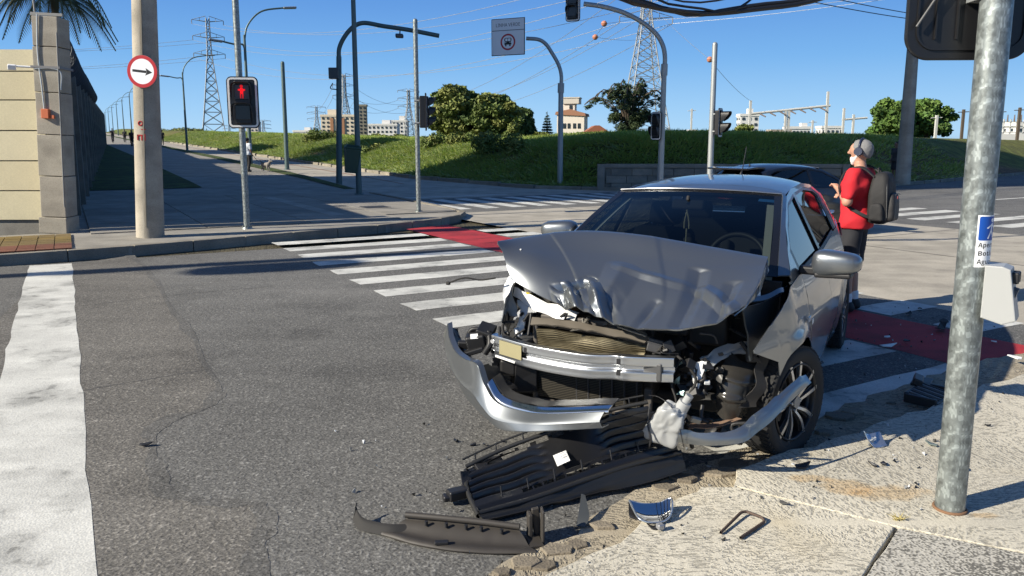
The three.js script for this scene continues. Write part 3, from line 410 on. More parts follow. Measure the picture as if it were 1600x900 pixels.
{ const z = -30.6, A = at(530, 292, z), t = thing('mast_arm', 'dark bent mast arm with control box and small floodlight over the avenue', 'pole', [A[0], rise(...toPQ(A[0], z)), z]), L = (px, py) => { const p = at(px, py, z); return [p[0] - A[0], p[1] - rise(...toPQ(A[0], z)), 0]; };
  part('shaft', bar([0, 0, 0], L(529.5, 88), .12, .10, 14), M.poleGreen, t); part('arm', tube([L(529.5, 92), L(530, 76), L(538, 58), L(552, 42), L(566, 36), L(600, 41), L(640, 47), L(686, 56)], .085, 60, 10), M.poleGreen, t);
  const c = L(523, 115); part('control_box', rbx(.38, .42, .25, .02, c[0], c[1], .12), std(.08, .09, .09, .5, .2), t); const f = L(625, 48); part('floodlight', [bar([f[0], f[1], 0], [f[0], f[1] - .12, .05], .025), rbx(.30, .14, .22, .04, f[0] - .02, f[1] - .2, .06, .3, .4)], std(.1, .1, .1, .4, .3), t); const cbl = L(521, 130); part('cable_loop', tube([[cbl[0], cbl[1], .1], [cbl[0] - .1, cbl[1] - .2, .1], [cbl[0] + .15, cbl[1] - .25, .1]], .02), M.black, t); }
{ const z = -42, A = at(455, 275, z), q = toPQ(A[0], z), y0 = rise(...q); simplePole('lighting_column', 'plain dark green pole standing alone on the verge', A[0] - .2, z, 6 - y0, .12, .10, M.poleGreen, y0); }
{ // gantry sign
  const z = -31, A = gp(875, 292, .12), t = thing('sign_gantry', 'cranked galvanised pole carrying the white bus sign', 'sign post', [at(875, 292, z)[0], .1, z]), L = (px, py) => { const p = at(px, py, z); return [p[0] - at(875, 292, z)[0], p[1] - .1, 0]; };
  part('shaft', bar([0, 0, 0], L(876.5, 135), .11, .10, 14), M.poleFar, t); part('arm', tube([L(876.5, 138), L(877, 118), L(873, 102), L(862, 82), L(852, 68), L(842, 62), L(822, 60)], .075, 50, 10), M.poleFar, t); part('sleeve', bar(L(876.2, 145), L(876.6, 130), .13, .13, 14), M.poleFar, t);
  const st = canvasTex(1024, 1024, (c, w, h) => { c.fillStyle = '#eceff2'; c.fillRect(0, 0, w, h); c.strokeStyle = '#1b1d20'; c.lineWidth = 16; c.strokeRect(10, 10, w - 20, h - 20); c.fillRect(0, 0, 0, 0); c.beginPath(); c.moveTo(0, 330); c.lineTo(w, 330); c.stroke(); c.fillStyle = '#1d2024'; c.font = '132px sans-serif'; c.textAlign = 'center'; c.fillText('LINHA VERDE', w / 2, 225, 760);
    c.strokeStyle = '#b5202c'; c.lineWidth = 46; c.beginPath(); c.arc(512, 655, 205, 0, 7); c.stroke(); c.fillStyle = '#15171a'; c.fillRect(415, 540, 194, 150); c.fillStyle = '#eceff2'; c.fillRect(432, 556, 160, 76); c.fillStyle = '#15171a'; c.fillRect(500, 556, 14, 76); c.fillRect(400, 560, 14, 60); c.fillRect(610, 560, 14, 60); c.fillRect(405, 690, 214, 36); c.fillRect(428, 726, 40, 46); c.fillRect(556, 726, 40, 46); c.fillStyle = '#eceff2'; c.beginPath(); c.arc(446, 664, 14, 0, 7); c.arc(578, 664, 14, 0, 7); c.fill(); });
  const a = at(765, 29, z), b = at(822, 87, z), s = thing('route_sign', 'white square LINHA VERDE sign with a bus in a red ring', 'sign', [(a[0] + b[0]) / 2, (a[1] + b[1]) / 2, z + .1], R(-24)), W = b[0] - a[0], H = a[1] - b[1];
  part('panel', rbx(W, H, .04, .015, 0, 0, -.025), std(.25, .25, .25, .5, .5), s); const f = part('face', new THREE.PlaneGeometry(W - .01, H - .01), new THREE.MeshStandardMaterial({ map: st, roughness: .45, side: THREE.DoubleSide }), s); f.position.z = .002; part('rail', [bx(W * .9, .06, .05, 0, H * .25, -.07), bx(W * .9, .06, .05, 0, -H * .25, -.07)], M.poleFar, s);
}
{ // curved signal mast behind the wreck
  const z = -26, A = at(1031, 305, z), t = thing('signal_mast', 'curved galvanised signal mast rising behind the wrecked car', 'pole', [A[0], .06, z]), L = (px, py) => { const p = at(px, py, z); return [p[0] - A[0], p[1] - .06, 0]; };
  part('shaft', bar([0, 0, 0], L(1038, 105), .105, .085, 16), M.poleFar, t); part('arm', tube([L(1038, 108), L(1039, 90), L(1036, 72), L(1026, 54), L(1005, 36), L(975, 20), L(940, 10), L(912, 6)], .075, 60, 10), M.poleFar, t); part('sleeve', bar(L(1037.6, 118), L(1038.2, 100), .11, .11, 14), M.poleFar, t);
  const s = at(895, 14, z); signalHead('vehicle_signal', 'black vehicle signal hanging at the end of the curved mast', [s[0], s[1] + .1, z + .02], R(-28), { n: 2, w: .5, h: .98, visor: .16 });
  const d = at(1025, 197, z); signalHead('pedestrian_signal', 'black signal head on the curved mast shaft above the car roof', [d[0] - .02, d[1], z + .12], R(-48), { n: 2, w: .42, h: .92, visor: .16 });
}
{ const z = -25.5, A = at(1108, 305, z); simplePole('signal_pole', 'straight grey signal pole rising behind the car roof beside the mast', A[0], z, at(1119, 70, z)[1] - .06, .10, .085, M.poleFar, .06); const d = at(1122, 192, z); signalHead('pedestrian_signal', 'black visored signal on the straight grey pole beside the mast', [d[0] + .02, d[1], z + .2], R(58), { n: 2, w: .42, h: .92, visor: .26 }); }
function utilityPole(label, x, z, h, y0, w = .30, turn = .3, drum = false) {
  const t = thing('utility_pole', label, 'pole', [x, y0, z], turn); const s = new THREE.CylinderGeometry(w * .46, w * .8, h, 4); s.rotateY(Math.PI / 4); tubeUV(s, w * .5, h); s.translate(0, h / 2, 0); part('shaft', s, texMat(T_concrete, [.85, .84, .80], .95, .004), t);
  for (const y of [.96, .885]) part('crossarm', rbx(1.9, .1, .1, .01, 0, h * y, .16), std(.3, .29, .27, .8), t); for (let k = 0; k < 4; k++) part('insulator', xf(new THREE.CylinderGeometry(.05, .07, .18, 10), -.8 + k * .53, h * .96 + .14, .16), std(.3, .22, .18, .3), t);
  part('cable_clamp', [bx(.34, .06, .34, 0, h * .74, 0), bx(.34, .06, .34, 0, h * .70, 0)], M.black, t);
  if (drum) { part('transformer', [xf(new THREE.CylinderGeometry(.36, .36, .95, 20), .1, h * .78, .62), xf(new THREE.CylinderGeometry(.38, .38, .05, 20), .1, h * .78 + .5, .62), ...[0, 1, 2, 3, 4, 5].map(k => bx(.05, .7, .16, .1 + Math.cos(k) * .4, h * .78, .62 + Math.sin(k) * .4, -k))], std(.35, .36, .36, .5), t); part('cable_coil', [0, 1, 2].map(k => xf(new THREE.TorusGeometry(.35 + k * .03, .03, 6, 24), -.4, h * .70, .1 + k * .05, 0, .5)), M.black, t); }
  return t;
}
utilityPole('tall tapered concrete utility pole on the verge below the bank', ...(() => { const p = gp(1410, 288, .12); return [p[0], p[2]]; })(), 9.2, .12, .36, .35);
utilityPole('concrete utility pole with transformer on the pavement beside the stop line', -17.3, -5.5, 10.4, .1, .36, .2, true);
utilityPole('concrete utility pole on the near pavement holding the black cable bundle', 13.5, -13.6, 9, .0, .36, .8);
// street lamps along the avenue
function streetLamp(label, x, z, y0, h, turn, group, arms = [1, -1], reach = 2.4) {
  const t = thing('street_lamp', label, 'street lamp', [x, y0, z], turn, group); part('shaft', upright(h, .12, .07, 10), M.poleGreen, t);
  arms.forEach((s, k) => { const top = k ? h * .86 : h, r = k ? reach * .55 : reach; part('arm', tube([[0, top - .3, 0], [s * r * .08, top + .5, 0], [s * r * .4, top + (k ? .5 : 1.35), 0], [s * r, top + (k ? .65 : 1.7), 0]], .055, 24, 6), M.poleGreen, t); part('lantern', rbx(.75, .13, .26, .05, s * (r + .25), top + (k ? .65 : 1.7), 0, 0, 0, s * .1), std(.25, .26, .27, .4, .3), t); });
  return t;
}
{ const z = -46, x = at(393, 275, z)[0], y0 = rise(...toPQ(x, z)); streetLamp('street lamp directly behind the pedestrian signal pole', x, z, y0, 8.0 - y0, R(25), 'street lamps along the avenue');
  const z2 = -76, x2 = at(293, 240, z2)[0], y2 = rise(...toPQ(x2, z2)); streetLamp('street lamp beside the far path with double curved arms', x2, z2, y2, 8.3 - y2 + .3, R(20), 'street lamps along the avenue');
  for (let k = 0; k < 8; k++) { const q = 125 + k * 26 + k * k * 1.5, p = 8.6 + .022 * (q - 60), [a, b] = PQ(p, q), y = rise(p, Math.min(330, q)); streetLamp('small far street lamp in the row toward the horizon', a, b, y, 7.8, R(20), 'far row of street lamps', [1], 2.6); } }

// ---------------------------------------------------------------- cars (local frame: x = car's left, y = up, z = forward from the front axle)
const ccPaint = (r, g, b, o = {}) => new THREE.MeshPhysicalMaterial({ color: rgb(r, g, b), metalness: .8, roughness: .40, clearcoat: .8, clearcoatRoughness: .03, side: THREE.DoubleSide, ...o });
const plasticBlack = std(.014, .014, .015, .5), plasticGrey = std(.045, .045, .047, .55), rubber = std(.018, .018, .018, .85), chrome = std(.75, .76, .78, .10, 1), alu = std(.62, .64, .66, .30, 1), whiteMetal = std(.66, .67, .67, .4, .1), interiorM = std(.018, .018, .02, .8), seatM = std(.030, .032, .036, .9);
const glassWind = new THREE.MeshPhysicalMaterial({ color: rgb(.30, .34, .34), transmission: 1, specularIntensity: .7, thickness: 0, roughness: .02, ior: 1.5, side: THREE.DoubleSide });
const glassSide = new THREE.MeshPhysicalMaterial({ color: rgb(.12, .14, .14), transmission: 1, thickness: 0, roughness: .02, ior: 1.55, side: THREE.DoubleSide });
const tab = t => x => { const n = t.length - 1; if (x >= t[0][0]) return t[0][1]; if (x <= t[n][0]) return t[n][1]; let k = 0; while (x < t[k + 1][0]) k++; const [a, b] = [t[k], t[k + 1]], f = (x - a[0]) / (b[0] - a[0]), s = f * f * (3 - 2 * f); return mix(a[1], b[1], mix(f, s, .5)); };
const halfW = tab([[.8, .66], [.55, .735], [.3, .825], [.05, .853], [-1.3, .868], [-2.6, .852], [-3.1, .80], [-3.5, .70]]);
const tuck = y => { const t = [[.14, .085], [.25, .038], [.4, .010], [.55, 0], [.69, .003], [.73, .016], [.85, .038], [.95, .070], [1.06, .11]]; let k = 0; while (k < t.length - 2 && y > t[k + 1][0]) k++; return mix(t[k][1], t[k + 1][1], clamp((y - t[k][0]) / (t[k + 1][0] - t[k][0]))); };
const bodyB = (a, y) => halfW(a) - tuck(y) + .02 * Math.exp(-Math.pow((Math.hypot(a, y - .31) - .37) / .05, 2)) + .02 * Math.exp(-Math.pow((Math.hypot(a + 2.62, y - .31) - .37) / .05, 2));
const belt = tab([[.2, .95], [-.3, .968], [-1.3, .988], [-2.4, 1.03], [-3.0, 1.055], [-3.5, 1.04]]);
const railY = tab([[-.10, .99], [-.35, 1.12], [-.65, 1.262], [-.95, 1.372], [-1.3, 1.415], [-1.8, 1.43], [-2.2, 1.405], [-2.6, 1.315], [-2.9, 1.18], [-3.1, 1.07]]);
const sideB = (a, y) => { const b0 = belt(a), w = bodyB(a, b0) - .008; return w - (y - b0) * .50; };
function sidePanel(s, a0, a1, yb, yt, bf, na = 24, ny = 14, off = 0, thick = .006, bend) { const f = v => typeof v === 'function' ? v : () => v, B = f(yb), Tp = f(yt), P = []; for (let j = 0; j <= ny; j++) for (let i = 0; i <= na; i++) { const a = mix(a0, a1, i / na), y = mix(B(a), Tp(a), j / ny); let p = [s * (bf(a, y) + off), y, a]; if (bend) p = bend(p); P.push(p); } return gridGeo(P, na, ny, thick); }
const arch = (c, r, low) => a => { const d = Math.abs(a - c); return d < r ? Math.max(low, .31 + Math.sqrt(r * r - d * d)) : low; };
function wheel(parent, x, y, z, steer, side) {
  const w = new THREE.Group(); w.name = 'wheel'; w.position.set(x, y, z); w.rotation.y = steer; parent.add(w);
  const tp = [[.222, -.085], [.25, -.100], [.285, -.103], [.302, -.092], [.311, -.07], [.312, 0], [.311, .07], [.302, .092], [.285, .103], [.25, .100], [.222, .085], [.215, 0], [.222, -.085]].map(p => new THREE.Vector2(...p));
  const tread = []; for (let k = 0; k < 60; k++) { const a = k / 60 * 6.283; tread.push(xf(bx(.06, .012, .02, -.06, 0, 0, .25), 0, 0, 0).applyMatrix4(new THREE.Matrix4().makeRotationX(a).multiply(new THREE.Matrix4().makeTranslation(0, .309, 0))), xf(bx(.06, .012, .02, .06, 0, 0, -.25), 0, 0, 0).applyMatrix4(new THREE.Matrix4().makeRotationX(a + .05).multiply(new THREE.Matrix4().makeTranslation(0, .309, 0)))); }
  part('tyre', [new THREE.LatheGeometry(tp, 56).rotateZ(Math.PI / 2), ...tread], rubber, w);
  part('rim', [new THREE.LatheGeometry([[.20, -.09], [.212, -.095], [.217, -.07], [.19, -.05], [.185, .05], [.217, .075], [.222, .088], [.212, .095], [.205, .085], [.20, .05]].map(p => new THREE.Vector2(...p)), 48).rotateZ(-Math.PI / 2 * side), xf(new THREE.CylinderGeometry(.055, .06, .05, 24), side * .05, 0, 0, 0, 0, R(90))], std(.02, .02, .022, .35, .4), w);
  const sp = [], sd = []; for (let k = 0; k < 10; k++) { const a = k / 10 * 6.283 + (k % 2 ? .12 : -.02), m = new THREE.Matrix4().makeRotationX(a); const twist = .10; sp.push(skin([[[side * .075, .045, -.008], [side * .092, .12, .006 + twist * .3], [side * .090, .212, .02 + twist * .5]], [[side * .075, .045, .008], [side * .092, .12, .026 + twist * .3], [side * .090, .212, .045 + twist * .5]]], 8, 2, null, .012 * side).applyMatrix4(m)); sd.push(skin([[[side * .06, .045, -.014], [side * .078, .12, twist * .3 - .006], [side * .076, .212, twist * .5]], [[side * .06, .045, .014], [side * .078, .12, .038 + twist * .3], [side * .076, .212, .065 + twist * .5]]], 8, 2, null, .02 * side).applyMatrix4(m)); }
  part('spokes', sp, std(.52, .53, .54, .3, 1), w); part('spoke_backs', sd, std(.02, .02, .022, .4, .3), w); part('hub_cap', [xf(new THREE.CylinderGeometry(.03, .034, .02, 20), side * .085, 0, 0, 0, 0, R(90))], std(.35, .36, .37, .3, .8), w);
  const nuts = []; for (let k = 0; k < 4; k++) nuts.push(xf(new THREE.CylinderGeometry(.009, .009, .02, 6), side * .082, Math.cos(k * 1.57) * .045, Math.sin(k * 1.57) * .045, 0, 0, R(90))); part('wheel_nuts', nuts, alu, w);
  part('brake_disc', xf(new THREE.CylinderGeometry(.13, .13, .02, 30), side * .0, 0, 0, 0, 0, R(90)), std(.25, .24, .23, .4, .9), w);
  return w;
}
function carShell(t, pm, crashed) {
  const lr = [1, -1];
  for (const s of lr) {
    const tear = crashed && s > 0;
    part('front_fender', sidePanel(s, -.36, crashed ? .56 : .78, a => Math.max(arch(0, .36, .24)(a), a > .30 && crashed ? mix(.60, .70, (a - .3) / .26) : 0), tear ? (a => a > .10 ? mix(.950, .715, (a - .10) / .46) : mix(.950, .975, (.10 - a) / .46)) : tab([[.78, .76], [.5, .86], [.2, .93], [-.36, .975]]), bodyB, 44, 14, 0, .005, tear ? (p => { const [x, y, a] = p; const flat = .862 - .31 * Math.max(0, a - .06) - tuck(y) * .6, w = smooth(.02, .22, a); return [mix(x, flat, w) + .004 * (fbm(a * 5, y * 5, 0, 2, 4) - .5), y, a]; }) : null), pm, t);
    part('a_pillar_base', sidePanel(s, -.36, -.02, belt, a => Math.max(belt(a) + .005, railY(a) - .02), sideB, 8, 4), pm, t);
    for (const [n, a0, a1] of [['front_door', -1.312, -.365], ['rear_door', -2.25, -1.317]]) { const d = part(n, sidePanel(s, a0, a1, n === 'rear_door' ? arch(-2.62, .39, .225) : .225, belt, bodyB, 30, 18), pm, t); const hb = a0 + .17; part('handle', rbx(.022, .028, .19, .01, s * (bodyB(hb, .86) + .022), .865, hb), pm, d); part('handle_cup', bx(.006, .05, .1, s * (bodyB(hb, .86) + .002), .855, hb), plasticBlack, d); part('belt_trim', sidePanel(s, a0, a1, a => belt(a) - .004, a => belt(a) + .018, (a, y) => sideB(a, y) + .004, 16, 1), plasticBlack, d); part('inner_panel', sidePanel(s, a0 + .01, a1 - .01, .3, belt, bodyB, 8, 4, -.07, 0), interiorM, d); }
    part('rear_quarter', sidePanel(s, -3.5, -2.255, a => arch(-2.62, .37, .26)(a), belt, bodyB, 50, 14), pm, t);
    part('sill', sidePanel(s, -2.25, -.36, .15, .22, bodyB, 20, 3), pm, t);
    part('front_window', sidePanel(s, -1.27, -.42, a => belt(a) + .018, a => Math.max(belt(a) + .02, railY(a) - .045), sideB, 20, 6, -.012, 0), glassSide, t);
    part('rear_window', sidePanel(s, -2.42, -1.355, a => belt(a) + .018, a => Math.max(belt(a) + .02, railY(a) - .045), sideB, 20, 6, -.012, 0), glassSide, t);
    part('b_pillar', sidePanel(s, -1.355, -1.27, a => belt(a), a => railY(a) - .03, sideB, 4, 6, -.004), std(.01, .01, .011, .15), t);
    part('window_frame', [sidePanel(s, -2.5, -.36, a => Math.max(belt(a), railY(a) - .052), a => railY(a) - .026, sideB, 40, 1, -.004), sidePanel(s, -2.48, -2.41, belt, a => railY(a) - .04, sideB, 3, 5, -.004), sidePanel(s, -.44, -.34, belt, a => railY(a) - .03, sideB, 3, 4, -.004)], std(.012, .012, .013, .3), t);
    part('roof_rail', sidePanel(s, -3.08, -.10, a => railY(a) - .03, railY, sideB, 50, 2), pm, t);
    part('c_pillar', sidePanel(s, -3.08, -2.47, belt, a => Math.max(belt(a) + .002, railY(a) - .028), sideB, 14, 6), pm, t);
    const e = [0, .25, .5, .75, 1].map(k => { const a = mix(-.04, -.95, k), y = mix(.992, 1.392, k) + .022 * Math.sin(k * 3.14); return [s * mix(.700, .560, k), y, a]; }), o = [0, .25, .5, .75, 1].map(k => { const a = mix(-.10, -.98, k), y = railY(a); return [s * sideB(a, y), y, a]; });
    part('a_pillar', ribbon(e, o, 16, .01), pm, t); part('a_pillar_trim', ribbon(e.map(p => [p[0] - s * .095, p[1] - .035, p[2] - .03]), e.map(p => [p[0] - s * .035, p[1] - .035, p[2] - .05]), 12, .01), std(.55, .55, .50, .8), t);
    // mirrors
    const mr = new THREE.Group(); mr.name = 'door_mirror'; if (crashed && s < 0) mr.position.set(-.885, 1.115, -.60); else mr.position.set(s * .975, 1.045, -.37); mr.rotation.y = s * R(-6); t.add(mr);
    const cap = new THREE.SphereGeometry(1, 28, 18); { const p = cap.attributes.position; for (let i = 0; i < p.count; i++) { let x = p.getX(i), y = p.getY(i), z = p.getZ(i); const sq = Math.pow(Math.abs(x), 4) + Math.pow(Math.abs(y), 4) + Math.pow(Math.abs(z), 4), k = .82 * Math.pow(sq, -.25) + .18; x *= k; y *= k; z *= k; const tp = 1 - .22 * s * x; p.setXYZ(i, x * .135, y * .073 * tp + (x * s) * .006, z > 0 ? z * .09 : z * .035); } cap.computeVertexNormals(); }
    part('mirror_cap', cap, pm, mr); part('mirror_base', [rbx(.2, .03, .10, .012, -s * .01, -.067, .02, 0, 0, s * .04), rbx(.10, .05, .08, .015, -s * .15, -.05, .02)], plasticBlack, mr); part('mirror_glass', bx(.22, .11, .004, 0, .003, -.037), chrome, mr);
  }
  const cols = [-1, -.82, -.45, 0, .45, .82, 1];
  const roofRow = (a, yc, bow) => cols.map(c => { const aa = a - bow * c * c, y = railY(aa), b = sideB(aa, y); return [c * b * .985, mix(yc, y - .004, Math.pow(Math.abs(c), 3.2)), aa]; });
  const roof = part('roof', skin([roofRow(-.87, 1.418, .09), roofRow(-1.1, 1.452, .06), roofRow(-1.5, 1.478, .02), roofRow(-1.95, 1.484, 0), roofRow(-2.3, 1.462, 0), roofRow(-2.62, 1.408, 0)], 30, 30), pm, t);
  part('antenna', [tube([[0, 1.46, -2.35], [0, 1.52, -2.40], [.0, 1.70, -2.52]], .004, 10, 6), xf(new THREE.ConeGeometry(.025, .05, 12), 0, 1.475, -2.35)], plasticBlack, roof);
  part('roof_lining', skin([roofRow(-.90, 1.395, .09), roofRow(-1.5, 1.44, .02), roofRow(-2.55, 1.385, 0)].map(r => r.map(p => [p[0] * .93, p[1] - .03, p[2]])), 10, 10), std(.16, .16, .155, .95), t);
  const wsTop = [-.56, -.3, 0, .3, .56].map(b => [b, 1.414 - .075 * b * b, -.875 - .24 * b * b]), wsMid = [-.635, -.33, 0, .33, .635].map(b => [b, 1.232 - .05 * b * b, -.335 - .38 * b * b]), wsBot = [-.70, -.36, 0, .36, .70].map(b => [b, 1.0 - .02 * b * b, .13 - .34 * b * b]);
  part('windscreen', skin([wsTop, wsMid, wsBot], 24, 16), glassWind, t);
  part('windscreen_seal', [ribbon(wsTop.map(p => [p[0], p[1] + .003, p[2] + .003]), wsTop.map(p => [p[0], p[1] - .028, p[2] + .055]), 16), ribbon(wsBot.map(p => [p[0], p[1] + .004, p[2]]), wsBot.map(p => [p[0] * .98, p[1] + .05, p[2] - .10]), 16), ...lr.map(s => ribbon([wsTop, wsMid, wsBot].map(r => { const p = r[s > 0 ? 4 : 0]; return [p[0], p[1] + .003, p[2] + .003]; }), [wsTop, wsMid, wsBot].map(r => { const p = r[s > 0 ? 4 : 0]; return [p[0] - s * .045, p[1] + .004, p[2] + .012]; }), 14))], std(.008, .008, .009, .2), t);
  part('windscreen_gasket', tube(wsTop.map(p => [p[0], p[1] + .008, p[2] + .004]), .006, 30), std(.45, .46, .48, .25, .9), t);
  part('rear_screen', skin([roofRow(-2.64, 1.400, 0).map(p => [p[0] * .93, p[1], p[2]]), cols.map(c => [c * .58, 1.10, -3.02 + .04 * c * c])], 12, 6), glassSide, t);
  part('boot_lid', skin([cols.map(c => [c * .62, 1.09, -3.03 + .04 * c * c]), cols.map(c => [c * .66, 1.10, -3.3]), cols.map(c => [c * .64, 1.085, -3.53 + .08 * c * c]), cols.map(c => [c * .64, .75, -3.58 + .1 * c * c])], 16, 14), pm, t);
  part('rear_bumper', skin([cols.map(c => [c * .70, .76, -3.58 + .12 * c * c]), cols.map(c => [c * .74, .5, -3.66 + .2 * c * c]), cols.map(c => [c * .72, .25, -3.58 + .2 * c * c])], 16, 10), pm, t);
  for (const s of lr) part('tail_lamp', skin([[[s * .40, .98, -3.56], [s * .60, 1.0, -3.52], [s * .71, 1.0, -3.4]], [[s * .40, .86, -3.60], [s * .62, .85, -3.55], [s * .735, .88, -3.4]]], 8, 4, null, .01), std(.25, .01, .015, .2), t);
  part('floor_pan', [bx(1.5, .06, 3.4, 0, .2, -1.75), bx(1.46, .7, .04, 0, .62, -.02), bx(1.4, .8, .05, 0, .65, -2.75)], interiorM, t);
  for (const s of lr) part('wheel_liner', [xf(new THREE.CylinderGeometry(.375, .375, .30, 24, 1, true, 0, Math.PI), s * .62, .31, -2.62, 0, 0, R(90))], plasticBlack, t);
  // cabin
  part('dashboard', skin([[-.70, -.35, 0, .35, .70].map(b => [b, .985, -.02 - .2 * b * b]), [-.72, -.35, 0, .35, .72].map(b => [b, .965 + (b > .2 && b < .5 ? .03 : 0), -.38]), [-.72, -.35, 0, .35, .72].map(b => [b, .86, -.52]), [-.72, -.35, 0, .35, .72].map(b => [b, .5, -.5])], 20, 16), interiorM, t);
  const sw = new THREE.Group(); sw.name = 'steering_wheel'; sw.position.set(.36, .985, -.58); sw.rotation.x = R(180 - 24); t.add(sw); part('wheel_rim', new THREE.TorusGeometry(.18, .017, 10, 40), std(.03, .03, .032, .5), sw); part('wheel_boss', [rbx(.12, .10, .05, .02, 0, 0, 0), rbx(.34, .03, .02, .008, 0, 0, 0), rbx(.04, .16, .02, .008, 0, .09, 0)], interiorM, sw); part('emblem', xf(new THREE.CylinderGeometry(.022, .022, .006, 18), 0, 0, -.03, R(90)), chrome, sw);
  for (const b of [-.36, .36]) { const st = new THREE.Group(); st.name = 'front_seat'; st.position.set(b, .30, -1.0); t.add(st); part('cushion', rbx(.50, .20, .52, .07, 0, .12, 0, 0, R(-6)), seatM, st); part('backrest', [rbx(.48, .62, .16, .07, 0, .50, -.30, 0, R(-16)), rbx(.08, .5, .2, .03, -.22, .48, -.26, 0, R(-16)), rbx(.08, .5, .2, .03, .22, .48, -.26, 0, R(-16))], seatM, st); part('headrest', [rbx(.26, .18, .10, .05, 0, .90, -.42, 0, R(-14)), bar([-.06, .75, -.38], [-.06, .85, -.41], .008), bar([.06, .75, -.38], [.06, .85, -.41], .008)], seatM, st); }
  part('rear_seat', [rbx(1.2, .2, .5, .06, 0, .42, -2.1), rbx(1.2, .6, .16, .06, 0, .78, -2.42, 0, R(-18)), ...[-.4, .4].map(b => rbx(.24, .16, .1, .04, b, 1.14, -2.55))], seatM, t);
  const rm = part('rear_view_mirror', [rbx(.22, .07, .035, .03, 0, 1.322, -.72, 0, R(-15)), bar([0, 1.33, -.70], [0, 1.38, -.72], .012)], interiorM, t); part('mirror_glass', [rbx(.205, .055, .008, .004, 0, 1.319, -.742, 0, R(-15))], chrome, rm);
}
